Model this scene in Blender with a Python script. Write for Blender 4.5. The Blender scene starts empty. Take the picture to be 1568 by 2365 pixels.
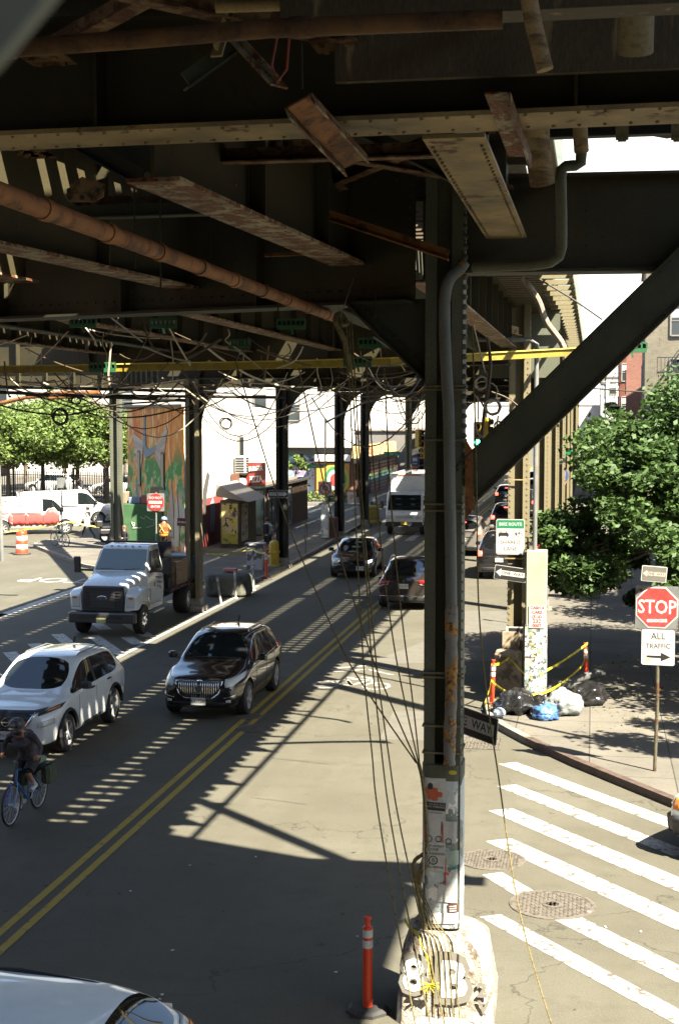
import bpy, bmesh, math, random
import numpy as np
from mathutils import Vector, Matrix, noise
from mathutils.bvhtree import BVHTree
rnd = random.Random(7)
R = math.radians
SC = bpy.context.scene
COL = SC.collection
# ------------------------------------------------------------------ survey of the place (camera calibration, metres)
F_ = 3285.0; CAMH = 6.6
TH = math.atan(227/F_); PS = math.atan(586*math.cos(TH)/F_)
_cp, _sp, _ct, _st = math.cos(PS), math.sin(PS), math.cos(TH), math.sin(TH)
RT = Vector((_cp, _sp, 0)); FWD = Vector((-_sp*_ct, _cp*_ct, -_st)); UP = Vector((-_sp*_st, _cp*_st, _ct))
def ray(x, y): return FWD + RT*((x-784)/F_) - UP*((y-1182.5)/F_)
def G(x, y, z=0.0):
    r = ray(x, y); t = (z-CAMH)/r.z
    return Vector((r.x*t, r.y*t, z))
def AY(x, y, Y):
    r = ray(x, y); t = Y/r.y
    return Vector((r.x*t, Y, CAMH+r.z*t))
# ------------------------------------------------------------------ materials
MATS = {}
def nt(name):
    m = bpy.data.materials.new(name); m.use_nodes = True
    n = m.node_tree.nodes; l = m.node_tree.links
    return m, n, l, n['Principled BSDF']
def N(n, t, **k):
    o = n.new(t)
    for a, b in k.items():
        if a in o.inputs: o.inputs[a].default_value = b
        else: setattr(o, a, b)
    return o
def coords(n, l, scale=(1,1,1), kind='Object'):
    tc = n.new('ShaderNodeTexCoord'); mp = n.new('ShaderNodeMapping')
    mp.inputs['Scale'].default_value = scale
    l.new(tc.outputs[kind], mp.inputs['Vector'])
    return mp.outputs['Vector']
def world_coords(n, l, scale=(1,1,1)):
    g = n.new('ShaderNodeNewGeometry'); mp = n.new('ShaderNodeMapping'); mp.inputs['Scale'].default_value = scale
    l.new(g.outputs['Position'], mp.inputs['Vector']); return mp.outputs['Vector']
def noise_fac(n, l, vec, scale, detail=4, lo=.4, hi=.6, rough=.6):
    t = n.new('ShaderNodeTexNoise'); t.inputs['Scale'].default_value = scale; t.inputs['Detail'].default_value = detail
    t.inputs['Roughness'].default_value = rough
    l.new(vec, t.inputs['Vector'])
    r = n.new('ShaderNodeMapRange'); r.inputs['From Min'].default_value = lo; r.inputs['From Max'].default_value = hi
    l.new(t.outputs['Fac'], r.inputs['Value'])
    return r.outputs['Result']
def mixc(n, l, fac, a, b):
    m = n.new('ShaderNodeMix'); m.data_type = 'RGBA'
    if isinstance(fac, (int, float)): m.inputs[0].default_value = fac
    else: l.new(fac, m.inputs[0])
    for i, c in ((6, a), (7, b)):
        if isinstance(c, tuple): m.inputs[i].default_value = (c[0], c[1], c[2], 1)
        else: l.new(c, m.inputs[i])
    return m.outputs[2]
def bump(n, l, b, fac, strength=.3, dist=.01):
    k = n.new('ShaderNodeBump'); k.inputs['Strength'].default_value = strength; k.inputs['Distance'].default_value = dist
    l.new(fac, k.inputs['Height']); l.new(k.outputs['Normal'], b.inputs['Normal'])
def mat(name, c, rough=.6, c2=None, scale=6, lo=.45, hi=.62, metal=0, spec=.5, fine=.08, coat=0, emit=0, stretch=(1,1,1), bmp=0, alpha=1, world=True):
    """one base colour, patches of a second colour, fine speckle"""
    if name in MATS: return MATS[name]
    c = tuple(x*.72 for x in c); c2 = c2 and tuple(x*.72 for x in c2)
    m, n, l, b = nt(name)
    vec = world_coords(n, l, stretch) if world else coords(n, l, stretch)
    col = (c[0], c[1], c[2])
    if c2 is None: c2 = tuple(x*.78 for x in c)
    f = noise_fac(n, l, vec, scale, 6, lo, hi)
    o = mixc(n, l, f, col, c2)
    if fine:
        f2 = noise_fac(n, l, vec, scale*14, 2, .3, .7)
        o = mixc(n, l, f2, o, mixc(n, l, .5, o, tuple(x*(1-fine*4) if fine*4 < 1 else 0 for x in c2)))
    l.new(o, b.inputs['Base Color'])
    b.inputs['Roughness'].default_value = rough; b.inputs['Metallic'].default_value = metal
    b.inputs['Specular IOR Level'].default_value = spec
    if coat: b.inputs['Coat Weight'].default_value = coat; b.inputs['Coat Roughness'].default_value = .03
    if emit:
        b.inputs['Emission Color'].default_value = (*c, 1); b.inputs['Emission Strength'].default_value = emit
    if bmp: bump(n, l, b, f, bmp, .02)
    MATS[name] = m
    return m
def flat(name, c, rough=.5, metal=0, emit=0, spec=.5):
    if name in MATS: return MATS[name]
    if not metal: c = tuple(x*.7 for x in c)
    m, n, l, b = nt(name)
    vec = world_coords(n, l); f = noise_fac(n, l, vec, 25, 3, .35, .7)
    l.new(mixc(n, l, f, c, tuple(x*.85 for x in c)), b.inputs['Base Color'])
    b.inputs['Roughness'].default_value = rough; b.inputs['Metallic'].default_value = metal; b.inputs['Specular IOR Level'].default_value = spec
    if emit: b.inputs['Emission Color'].default_value = (*c, 1); b.inputs['Emission Strength'].default_value = emit
    MATS[name] = m; return m
def rusty(name, paint, rust=(.13,.045,.012), lo=.52, hi=.56, scale=2.2, rough=.7, paint2=None, stretch=(1,1,1)):
    if name in MATS: return MATS[name]
    paint = tuple(x*.48 for x in paint); rust = tuple(x*.6 for x in rust); paint2 = paint2 and tuple(x*.48 for x in paint2)
    m, n, l, b = nt(name)
    vec = world_coords(n, l, stretch)
    f = noise_fac(n, l, vec, scale, 9, lo, hi, .72)
    f2 = noise_fac(n, l, vec, scale*5, 4, .4, .65)
    f3 = noise_fac(n, l, vec, scale*.7, 3, .35, .7)
    p = mixc(n, l, f3, paint, paint2 or tuple(x*.6 for x in paint))
    r = mixc(n, l, f2, rust, (.025, .012, .006))
    p = mixc(n, l, noise_fac(n, l, vec, scale*30, 2, .5, .9), p, tuple(x*.4 for x in paint))
    l.new(mixc(n, l, f, p, r), b.inputs['Base Color'])
    b.inputs['Roughness'].default_value = rough; b.inputs['Specular IOR Level'].default_value = .3
    bump(n, l, b, f, .6, .01)
    MATS[name] = m; return m
# ------------------------------------------------------------------ mesh builder
class MB:
    def __init__(s): s.v = []; s.f = []; s.mi = []; s.cur = 0
    def add(s, vs, fs, M=None):
        o = len(s.v)
        s.v += [tuple(M @ Vector(p)) if M else tuple(p) for p in vs]
        s.f += [tuple(i+o for i in f) for f in fs]; s.mi += [s.cur]*len(fs); return s
    def box(s, c, d, M=None, rz=0, rx=0, ry=0):
        x, y, z = (k/2 for k in d)
        T = Matrix.Translation(c) @ Matrix.Rotation(rz,4,'Z') @ Matrix.Rotation(ry,4,'Y') @ Matrix.Rotation(rx,4,'X')
        if M: T = M @ T
        vs = [(sx*x, sy*y, sz*z) for sx in (-1,1) for sy in (-1,1) for sz in (-1,1)]
        return s.add(vs, [(0,1,3,2),(4,6,7,5),(0,4,5,1),(2,3,7,6),(0,2,6,4),(1,5,7,3)], T)
    def rbox(s, c, d, r=.03, M=None, rz=0):
        """box with chamfered vertical and top edges"""
        x, y, z = (k/2 for k in d); r = min(r, x*.9, y*.9, z*.9)
        def rg(ix, zz):
            a, b = x-ix, y-ix; q = r
            return [(a,-b+q,zz),(a,b-q,zz),(a-q,b,zz),(-a+q,b,zz),(-a,b-q,zz),(-a,-b+q,zz),(-a+q,-b,zz),(a-q,-b,zz)]
        T = Matrix.Translation(c) @ Matrix.Rotation(rz,4,'Z')
        if M: T = M @ T
        rings = [rg(r*.5,-z), rg(0,-z+r*.5), rg(0,z-r), rg(r*.3,z-r*.3), rg(r,z)]
        return s.loft(rings, T)
    def loft(s, rings, T=None, cap=True, close=True):
        n = len(rings[0]); vs = [p for r in rings for p in r]; fs = []
        for i in range(len(rings)-1):
            for j in range(n if close else n-1):
                k = (j+1) % n
                fs.append((i*n+j, i*n+k, (i+1)*n+k, (i+1)*n+j))
        if cap and close: fs += [tuple(range(n))[::-1], tuple((len(rings)-1)*n+i for i in range(n))]
        return s.add(vs, fs, T)
    def bar(s, p, q, w, h, up=(0,0,1)):
        p = Vector(p); q = Vector(q); d = q-p; L = d.length; d.normalize()
        u = Vector(up)
        if abs(d.dot(u)) > .98: u = Vector((0,1,0))
        sx = d.cross(u).normalized(); uz = sx.cross(d).normalized()
        T = Matrix((( sx.x, d.x, uz.x, (p.x+q.x)/2),(sx.y, d.y, uz.y, (p.y+q.y)/2),(sx.z, d.z, uz.z, (p.z+q.z)/2),(0,0,0,1)))
        return s.box((0,0,0), (w, L, h), T)
    def tube(s, pts, r, n=8, cap=True):
        pts = [Vector(p) for p in pts]; rings = []; a = None
        for i, p in enumerate(pts):
            d = (pts[min(i+1,len(pts)-1)] - pts[max(i-1,0)])
            if d.length < 1e-9: d = Vector((0,0,1))
            d.normalize()
            if a is None:
                a = d.orthogonal().normalized()
            else:
                a = (a - d*a.dot(d)); a = a.normalized() if a.length > 1e-6 else d.orthogonal().normalized()
            b = d.cross(a)
            rr = r[i] if isinstance(r, (list, tuple)) else r
            rings.append([p + a*math.cos(2*math.pi*k/n)*rr + b*math.sin(2*math.pi*k/n)*rr for k in range(n)])
        return s.loft(rings, None, cap)
    def cyl(s, c, r, h, n=20, axis='Z', r2=None, M=None):
        T = Matrix.Translation(c)
        if axis == 'X': T = T @ Matrix.Rotation(R(90),4,'Y')
        if axis == 'Y': T = T @ Matrix.Rotation(R(-90),4,'X')
        if M: T = M @ T
        r2 = r if r2 is None else r2
        rings = [[(rr*math.cos(2*math.pi*k/n), rr*math.sin(2*math.pi*k/n), z) for k in range(n)] for rr, z in ((r,-h/2),(r2,h/2))]
        return s.loft(rings, T)
    def lathe(s, prof, n=24, T=None, cap=True):
        rings = [[(r*math.cos(2*math.pi*k/n), r*math.sin(2*math.pi*k/n), z) for k in range(n)] for r, z in prof]
        return s.loft(rings, T, cap)
    def prism(s, poly, z0, z1, T=None):
        n = len(poly)
        vs = [(x,y,z0) for x,y in poly]+[(x,y,z1) for x,y in poly]
        fs = [tuple(range(n))[::-1], tuple(range(n,2*n))]+[(i,(i+1)%n,n+(i+1)%n,n+i) for i in range(n)]
        return s.add(vs, fs, T)
    def quad(s, a, b, c, d): return s.add([a,b,c,d], [(0,1,2,3)])
    def sphere(s, c, r, seg=12, rg=8, sc=(1,1,1), T=None):
        rings = []
        for i in range(1, rg):
            a = math.pi*i/rg
            rings.append([(c[0]+r*sc[0]*math.sin(a)*math.cos(2*math.pi*k/seg), c[1]+r*sc[1]*math.sin(a)*math.sin(2*math.pi*k/seg), c[2]-r*sc[2]*math.cos(a)) for k in range(seg)])
        return s.loft(rings, T)
    def build(s, name, m, parent=None, smooth=False, origin=None, bevel=0):
        me = bpy.data.meshes.new(name)
        vs = s.v
        off = Vector((0,0,0))
        if parent is None and origin is None and vs:
            a = np.array(vs); off = Vector(((a[:,0].min()+a[:,0].max())/2, (a[:,1].min()+a[:,1].max())/2, a[:,2].min()))
        elif origin is not None: off = Vector(origin)
        me.from_pydata([(p[0]-off.x, p[1]-off.y, p[2]-off.z) for p in vs], [], s.f)
        ms = m if isinstance(m, (list, tuple)) else [m]
        for q in ms: me.materials.append(q)
        if len(ms) > 1: me.polygons.foreach_set('material_index', s.mi)
        me.update()
        b = bmesh.new(); b.from_mesh(me); bmesh.ops.recalc_face_normals(b, faces=b.faces); b.to_mesh(me); b.free()
        if smooth:
            me.polygons.foreach_set('use_smooth', [True]*len(me.polygons))
            try: me.set_sharp_from_angle(angle=R(38))
            except Exception: pass
        o = bpy.data.objects.new(name, me); COL.objects.link(o); o.location = off
        if parent: o.parent = parent
        if bevel:
            k = o.modifiers.new('bevel', 'BEVEL'); k.width = bevel; k.segments = 2; k.limit_method = 'ANGLE'
        return o
def tag(o, label=None, cat=None, group=None, kind=None):
    if label: o['label'] = label
    if cat: o['category'] = cat
    if group: o['group'] = group
    if kind: o['kind'] = kind
    return o
def thing(name, label, cat, loc=(0,0,0), rz=0, group=None):
    o = bpy.data.objects.new(name, None); COL.objects.link(o); o.location = loc; o.rotation_euler = (0,0,rz)
    o.empty_display_size = .2
    return tag(o, label, cat, group)
def copy_tree(o, parent=None, loc=None, rz=None, label=None):
    c = o.copy(); COL.objects.link(c)
    if parent: c.parent = parent
    for ch in list(o.children): copy_tree(ch, c)
    if loc is not None: c.location = loc
    if rz is not None: c.rotation_euler = (0,0,rz)
    if label: c['label'] = label
    return c
def struct(name, mb, m, **k): return tag(mb.build(name, m, **k), kind='structure')
def text(s, size, m, parent=None, loc=(0,0,0), rot=(R(90),0,0), ext=.002, ax='CENTER', name='lettering', sx=1, M=None, bold=0):
    cu = bpy.data.curves.new('t', 'FONT'); cu.body = s; cu.size = size; cu.extrude = ext; cu.align_x = ax; cu.align_y = 'CENTER'
    cu.space_line = .95; cu.resolution_u = 2; cu.offset = bold
    t = bpy.data.objects.new('t', cu); COL.objects.link(t)
    me = bpy.data.meshes.new_from_object(t.evaluated_get(bpy.context.evaluated_depsgraph_get()))
    bpy.data.objects.remove(t); bpy.data.curves.remove(cu)
    me.transform(Matrix.Diagonal((sx,1,1,1)))
    if M is not None: me.transform(M)
    me.materials.clear(); me.materials.append(m)
    o = bpy.data.objects.new(name, me); COL.objects.link(o); o.location = loc; o.rotation_euler = rot
    if parent: o.parent = parent
    return o
def catenary(p, q, sag, n=14):
    p = Vector(p); q = Vector(q)
    return [p.lerp(q, t/n) - Vector((0,0,sag*4*(t/n)*(1-t/n))) for t in range(n+1)]
ORD = ['first','second','third','fourth','fifth','sixth','seventh','eighth','ninth','tenth','eleventh','twelfth']
# ================================================================== camera, light, sky
cd = bpy.data.cameras.new('camera'); cam = bpy.data.objects.new('camera', cd); COL.objects.link(cam)
cam.matrix_world = Matrix(((RT.x, UP.x, -FWD.x, 0),(RT.y, UP.y, -FWD.y, 0),(RT.z, UP.z, -FWD.z, CAMH),(0,0,0,1)))
cd.sensor_fit = 'VERTICAL'; cd.sensor_height = 36; cd.lens = F_/2365*36; cd.clip_start = .05; cd.clip_end = 3000
cd.dof.use_dof = True; cd.dof.focus_distance = 26; cd.dof.aperture_fstop = 9
SC.camera = cam
SX, SY = -.62, .5                      # shadow offset per metre of height
sun = bpy.data.lights.new('sun', 'SUN'); so = bpy.data.objects.new('sun', sun); COL.objects.link(so)
sun.energy = 5; sun.angle = R(.55); sun.color = (1, .91, .76)
sd = Vector((SX, SY, -1)).normalized()
so.rotation_euler = sd.to_track_quat('-Z', 'Y').to_euler()
w = bpy.data.worlds.new('World'); SC.world = w; w.use_nodes = True
wn = w.node_tree.nodes; wl = w.node_tree.links; bg = wn['Background']
sk = wn.new('ShaderNodeTexSky'); sk.sky_type = 'NISHITA'; sk.sun_disc = False
sk.sun_elevation = math.asin(-sd.z); sk.sun_rotation = math.atan2(-sd.x, -sd.y); sk.dust_density = 1.0; sk.air_density = 1.1; sk.ozone_density = .3
# pale haze low over the horizon, clear deeper sky above
tcw = wn.new('ShaderNodeTexCoord'); sepw = wn.new('ShaderNodeSeparateXYZ'); wl.new(tcw.outputs['Generated'], sepw.inputs[0])
mrw = wn.new('ShaderNodeMapRange'); mrw.interpolation_type = 'SMOOTHSTEP'; mrw.inputs['From Min'].default_value = .17; mrw.inputs['From Max'].default_value = .3; mrw.inputs['To Min'].default_value = 1; mrw.inputs['To Max'].default_value = 0
wl.new(sepw.outputs[2], mrw.inputs['Value'])
mxw = wn.new('ShaderNodeMix'); mxw.data_type = 'RGBA'; wl.new(mrw.outputs[0], mxw.inputs[0]); wl.new(sk.outputs[0], mxw.inputs[6]); mxw.inputs[7].default_value = (4.9, 4.9, 4.7, 1)
wl.new(mxw.outputs[2], bg.inputs[0]); bg.inputs[1].default_value = .05
SC.view_settings.view_transform = 'Standard'; SC.view_settings.look = 'None'; SC.view_settings.exposure = 2.95; SC.view_settings.gamma = 1
SC.render.engine = 'CYCLES'
SC.cycles.max_bounces = 6; SC.cycles.diffuse_bounces = 1; SC.cycles.glossy_bounces = 3; SC.cycles.transmission_bounces = 4; SC.cycles.transparent_max_bounces = 8
SC.cycles.use_denoising = True; SC.cycles.sample_clamp_indirect = 4
# ================================================================== ground materials
def asphalt():
    m, n, l, b = nt('asphalt'); v = world_coords(n, l)
    base = mixc(n, l, noise_fac(n, l, v, .35, 5, .35, .68), (0.06364,0.06077,0.04536), (0.0473,0.0442,0.0324))
    base = mixc(n, l, noise_fac(n, l, v, 2.2, 5, .5, .75), base, (0.04352,0.04106,0.02915))
    sp = noise_fac(n, l, v, 55, 3, .52, .7); base = mixc(n, l, sp, base, (0.09494,0.08797,0.05962))
    dk = noise_fac(n, l, v, 60, 2, .6, .75); base = mixc(n, l, dk, base, (0.02967,0.02737,0.01987))
    ls = n.new('ShaderNodeMapping'); ls.inputs['Scale'].default_value = (1.1,.05,1); l.new(v, ls.inputs['Vector'])
    base = mixc(n, l, noise_fac(n, l, ls.outputs[0], 1.3, 3, .5, .75), base, (0.05341,0.05005,0.03478))
    base = mixc(n, l, noise_fac(n, l, v, 4.5, 3, .68, .74), base, (0.01892,0.01785,0.01296))
    # fine crack lines
    vo = n.new('ShaderNodeTexVoronoi'); vo.feature = 'DISTANCE_TO_EDGE'; vo.inputs['Scale'].default_value = .16
    nz = n.new('ShaderNodeTexNoise'); nz.inputs['Scale'].default_value = 1.4; nz.inputs['Detail'].default_value = 5; l.new(v, nz.inputs['Vector'])
    mx = n.new('ShaderNodeVectorMath'); mx.operation = 'ADD'; l.new(v, mx.inputs[0])
    sc_ = n.new('ShaderNodeVectorMath'); sc_.operation = 'SCALE'; sc_.inputs['Scale'].default_value = 1.6; l.new(nz.outputs['Color'], sc_.inputs[0]); l.new(sc_.outputs[0], mx.inputs[1])
    l.new(mx.outputs[0], vo.inputs['Vector'])
    mr = n.new('ShaderNodeMapRange'); mr.inputs['From Min'].default_value = 0; mr.inputs['From Max'].default_value = .0045; mr.inputs['To Min'].default_value = .7; mr.inputs['To Max'].default_value = 0
    l.new(vo.outputs['Distance'], mr.inputs['Value']); base = mixc(n, l, mr.outputs[0], base, (0.01978,0.01877,0.01325))
    l.new(base, b.inputs['Base Color']); b.inputs['Roughness'].default_value = .85; b.inputs['Specular IOR Level'].default_value = .25
    bump(n, l, b, sp, .15, .004); return m
def concrete_walk():
    m, n, l, b = nt('sidewalk_concrete'); v = world_coords(n, l)
    base = mixc(n, l, noise_fac(n, l, v, .6, 5, .35, .7), (0.1,0.0925,0.075), (0.0675,0.0625,0.05))
    base = mixc(n, l, noise_fac(n, l, v, 7, 4, .58, .7), base, (0.06,0.055,0.0475))
    base = mixc(n, l, noise_fac(n, l, v, 70, 2, .55, .72), base, (0.13,0.12,0.1))
    br = n.new('ShaderNodeTexBrick'); br.offset = 0; br.inputs['Scale'].default_value = 1; br.inputs['Brick Width'].default_value = 1.5; br.inputs['Row Height'].default_value = 1.5
    br.inputs['Mortar Size'].default_value = .012; br.inputs['Color1'].default_value = (1,1,1,1); br.inputs['Color2'].default_value = (.82,.82,.82,1); br.inputs['Mortar'].default_value = (.35,.35,.35,1)
    l.new(v, br.inputs['Vector'])
    mm = n.new('ShaderNodeMix'); mm.data_type = 'RGBA'; mm.blend_type = 'MULTIPLY'; mm.inputs[0].default_value = 1
    l.new(base, mm.inputs[6]); l.new(br.outputs['Color'], mm.inputs[7])
    l.new(mm.outputs[2], b.inputs['Base Color']); b.inputs['Roughness'].default_value = .9; b.inputs['Specular IOR Level'].default_value = .2
    return m
def paint(name, c, wear=.0, under=(.065,.06,.05)):
    m, n, l, b = nt(name); v = world_coords(n, l)
    f = noise_fac(n, l, v, 5.5, 8, .56-wear, .66-wear, .75); g = noise_fac(n, l, v, 70, 2, .5, .9)
    l.new(mixc(n, l, f, mixc(n, l, g, c, tuple(x*.75 for x in c)), under), b.inputs['Base Color']); b.inputs['Roughness'].default_value = .8; b.inputs['Specular IOR Level'].default_value = .2
    return m
M_ASPH = asphalt(); M_WALK = concrete_walk()
M_WHITE = paint('road_paint_white', (.27,.262,.235), .07); M_WORN = paint('road_paint_worn', (.31,.31,.28), .04); M_YEL = paint('road_paint_yellow', (.24,.175,.03), .0)
M_PATCH = mat('asphalt_patch', (.1,.094,.072), .9, (.08,.075,.06), 3, fine=.08)
M_CURB = mat('curb_stone', (.24,.22,.18), .85, (.12,.11,.09), 4, fine=.1, bmp=.3)
M_STEELCURB = mat('steel_curb_facing', (.09,.06,.045), .7, (.05,.03,.02), 5)
mb = MB(); S = 900
mb.quad((-S,-60,0),(S,-60,0),(S,1600,0),(-S,1600,0)); struct('ground', mb, M_ASPH)
def sheet(name, polys, m, z, kind='structure'):
    mb = MB()
    for p in polys:
        mb.add([(q[0],q[1],z) for q in p], [tuple(range(len(p)))])
    return tag(mb.build(name, m), kind=kind)
def walk(name, poly, top=.14):
    mb = MB(); mb.prism([(p[0],p[1]) for p in poly], -.05, top); return struct(name, mb, M_WALK)
def offs(path, d):
    out = []
    for i, p in enumerate(path):
        a = Vector(path[max(i-1,0)]); b = Vector(path[min(i+1,len(path)-1)]); t = (b-a).normalized(); out.append((p[0]-t.y*d, p[1]+t.x*d))
    return out
def curb(name, path, m, wd=.16):
    a = offs(path, wd/2); b = offs(path, -wd/2); mb = MB()
    for i in range(len(path)-1):
        mb.prism([a[i],a[i+1],b[i+1],b[i]], -.04, .146)
    return struct(name, mb, m)
cr = [(-2.25,260),(-2.25,31.6),(-2.1,30.4),(-1.75,29.4),(-1.2,28.3),(-.2,26.6),(1.5,24.05),(4.5,20.0),(9,14),(14,7)]
walk('sidewalk', cr+[(60,7),(60,260)])
curb('curb', cr[:5], M_CURB); curb('curb', cr[4:], M_STEELCURB)
cl = [(-13.5,89.5),(-13.35,80),(-13.0,66),(-12.85,56),(-12.95,54.2),(-13.6,53.2),(-15.0,52.9),(-17.5,54.4),(-21.4,58.0),(-24.6,62.7),(-27.0,66.2),(-27.6,67.8),(-27.5,69.2),(-26.6,70.0),(-24.6,70.6)]
walk('sidewalk', cl+[(-30,84),(-36,98),(-20.5,90.5),(-18.3,90.3)]); curb('curb', cl, M_CURB)
cf = [(-13.6,240),(-13.6,103.5),(-14.6,101.4),(-16.5,100.6),(-24,101.2),(-60,104.5)]
walk('sidewalk', cf+[(-60,240)]); curb('curb', cf, M_CURB)
# markings, 4 mm sheets
Z1 = .005
def lines(x0, w, segs): return [[(x0-w/2,a),(x0+w/2,a),(x0+w/2,b),(x0-w/2,b)] for a,b in segs]
sheet('center_line_marking', lines(-7.36,.12,[(8,70)])+lines(-7.10,.12,[(8,70)]), M_YEL, Z1)
sheet('center_line_marking', lines(-7.36,.12,[(84,240)])+lines(-7.10,.12,[(84,240)]), M_YEL, Z1)
cw = []
def c5(x,y): return G((1150+x*.59)*.7556, (2400+y*.59)*.7556)
def c4(x,y): return G((1280+x*.507)*.7556, (1900+y*.507)*.7556)
dr = Vector((3.0,-3.74,0)).normalized()
def stripe(a, b, L): a = Vector(a); b = Vector(b); a, b = a-(b-a)*.14, b+(b-a)*.14; return [a, b, b+dr*L, a+dr*L]
cw.append(stripe(c4(490,858), c4(575,850), 9)); cw.append(stripe(c4(480,992), c4(570,984), 10)); cw.append(stripe(c4(435,1140), c4(545,1128), 11))
cw.append(stripe(c5(578,290), c5(682,278), 11)); cw.append([c5(548,466), c5(650,452), c5(828,556), c5(722,575)])
cw.append(stripe(c5(930,694), c5(1035,682), 6)); cw.append(stripe(c5(545,682), c5(632,672), 8))
sheet('crosswalk_marking', cw, M_WHITE, Z1)
def c1(x,y): return G(415.6+x*.3663, 869+y*.3663)
def c3(x,y): return G(x*.4145, 1436+y*.4145)
fx = []
for k in range(8):
    x = -11.7+k*1.05; fx.append([(x,73.2),(x+.42,73.2),(x+.42-.05*k*0,78.6),(x,78.6)])
sheet('far_crosswalk_marking', fx, M_WHITE, Z1)
fx = []
for k in range(6):
    y = 91.2+k*1.55; fx.append([(-23.5,y),(-18.4,y),(-18.4,y+.45),(-23.5,y+.45)])
sheet('far_crosswalk_marking', fx, M_WHITE, Z1)
hs = []
for (x0,y0,x1,y1) in ((-15.85,35.2,-14.75,33.4),(-15.85,36.9,-14.8,35.2),(-15.75,38.4,-14.75,36.8),(-15.75,40.2,-14.1,37.5),(-14.6,40.1,-12.75,37.1),(-13.5,40.0,-12.75,38.8),(-15.4,42.6,-14.6,41.3),(-14.6,43.0,-12.9,40.2),(-16.2,34.0,-15.0,32.1)):
    d_ = Vector((x1-x0,y1-y0,0)).normalized(); n_ = Vector((-d_.y,d_.x,0))*.19; a_, b_ = Vector((x0,y0,0)), Vector((x1,y1,0)); hs.append([a_-n_, b_-n_, b_+n_, a_+n_])
hs += lines(-12.62,.14,[(34.2,53)])
sheet('hatched_area_marking', hs, M_WORN, Z1)
sheet('lane_line_marking', [[(-19.2,43),(-18.75,43),(-18.9,54),(-19.3,54)], [(-24,46.5),(-18.9,43.3),(-18.9,43.9),(-24,47.1)], [(-30,62.2),(-28.2,60.6),(-28.0,60.9),(-29.8,62.5)]], M_WORN, Z1)
sheet('asphalt_repair_patch', [[(-5.9,36.6),(-2.3,38),(-2.3,47.5),(-4.6,47.5),(-4.7,41)], [(-2.3,31.2),(-4.3,31.0),(-4.2,28.2),(-1.9,28.4)]], M_PATCH, .0025)
t = text('STOP', 2.0, M_WORN, None, (-20.6,53.4,.004), (0,0,R(180)), .001, name='stop_road_marking', sx=.75); tag(t, kind='structure')
# shared lane arrow marking: two chevrons and a bicycle, drawn on the road from its surveyed outline
def c7(x,y): return G(680+x*.3197, 1133.6+y*.3197)
mbs = MB()
def gstrip(pts, w):
    for a, b in zip(pts[:-1], pts[1:]):
        a = Vector(a); b = Vector(b); t = (b-a).normalized(); nn = Vector((-t.y, t.x, 0))*w/2
        mbs.add([(p.x,p.y,Z1) for p in (a-nn,b-nn,b+nn,a+nn)], [(0,1,2,3)])
ctr = G(812,1582)
def sl(x, y): return (ctr.x+x, ctr.y+y, 0)
gstrip([sl(-.75,2.2), sl(.05,2.75), sl(.85,2.1)], .1); gstrip([sl(-.85,1.6), sl(.05,2.15), sl(.8,1.5)], .1)
for sx_ in (-.62,.62):
    pr = [sl(sx_+.3*math.cos(a*math.pi/12), -.05+.42*math.sin(a*math.pi/12)) for a in range(25)]; gstrip(pr, .09)
gstrip([sl(-.62,-.05), sl(-.25,.75), sl(.35,.75), sl(0,-.05), sl(-.25,.75)], .1); gstrip([sl(.62,-.05), sl(.3,.95), sl(.05,1.1)], .1)
gstrip([sl(-.62,-.05), sl(0,-.05), sl(-.2,.5)], .09); gstrip([sl(-.35,.95), sl(-.1,.95)], .14)
struct('shared_lane_marking', mbs, M_WHITE)
# ================================================================== elevated railway
M_GREEN = rusty('el_green_steel', (.075,.075,.035), rust=(.16,.06,.02), lo=.6, hi=.7, scale=1.6, paint2=(.035,.04,.028))
M_CREAM = rusty('el_pale_steel', (.52,.38,.17), lo=.6, hi=.64, scale=2.4, paint2=(.17,.135,.075))
M_COLP = rusty('el_column_paint', (.3,.26,.15), lo=.68, hi=.72, scale=1.2, paint2=(.28,.24,.13))
M_PEEL = rusty('el_peeling_steel', (.56,.46,.28), rust=(.22,.08,.025), lo=.47, hi=.51, scale=5.5, paint2=(.22,.19,.12))
M_PALEGREEN = rusty('el_grey_green_steel', (.17,.18,.125), lo=.66, hi=.7, scale=1.5, paint2=(.12,.13,.09))
M_BROWN = rusty('rusty_pipe', (.4,.16,.04), rust=(.1,.04,.012), lo=.5, hi=.62, scale=5)
M_DARK = rusty('el_dark_steel', (.03,.032,.022), lo=.62, hi=.68, scale=2)
M_TIMBER = mat('stained_timber', (.035,.03,.02), .9, (.2,.15,.08), 9, .6, .68, stretch=(1,1,.16), fine=.1)
M_TIE = mat('timber_tie', (.16,.12,.075), .9, (.07,.05,.035), 5, stretch=(.3,2,2), fine=.1)
M_WRAP = mat('cloth_wrapped_pipe', (.3,.22,.11), .85, (.13,.08,.035), 7, stretch=(.6,.6,2.5), fine=.1, bmp=.8)
M_CONC = mat('concrete_dirty', (.36,.33,.27), .9, (.2,.18,.15), 3, fine=.12, bmp=.4)
M_RAIL = flat('rail_steel', (.1,.09,.08), .4, .8)
M_FENCEG = mat('pale_green_panel', (.25,.31,.27), .6)
M_WEB = rusty('el_web_steel', (.075,.062,.024), rust=(.08,.03,.01), lo=.6, hi=.68, scale=1.2, paint2=(.04,.036,.018))  # darkened web steel: the shade on the girder sides is in this colour
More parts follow.
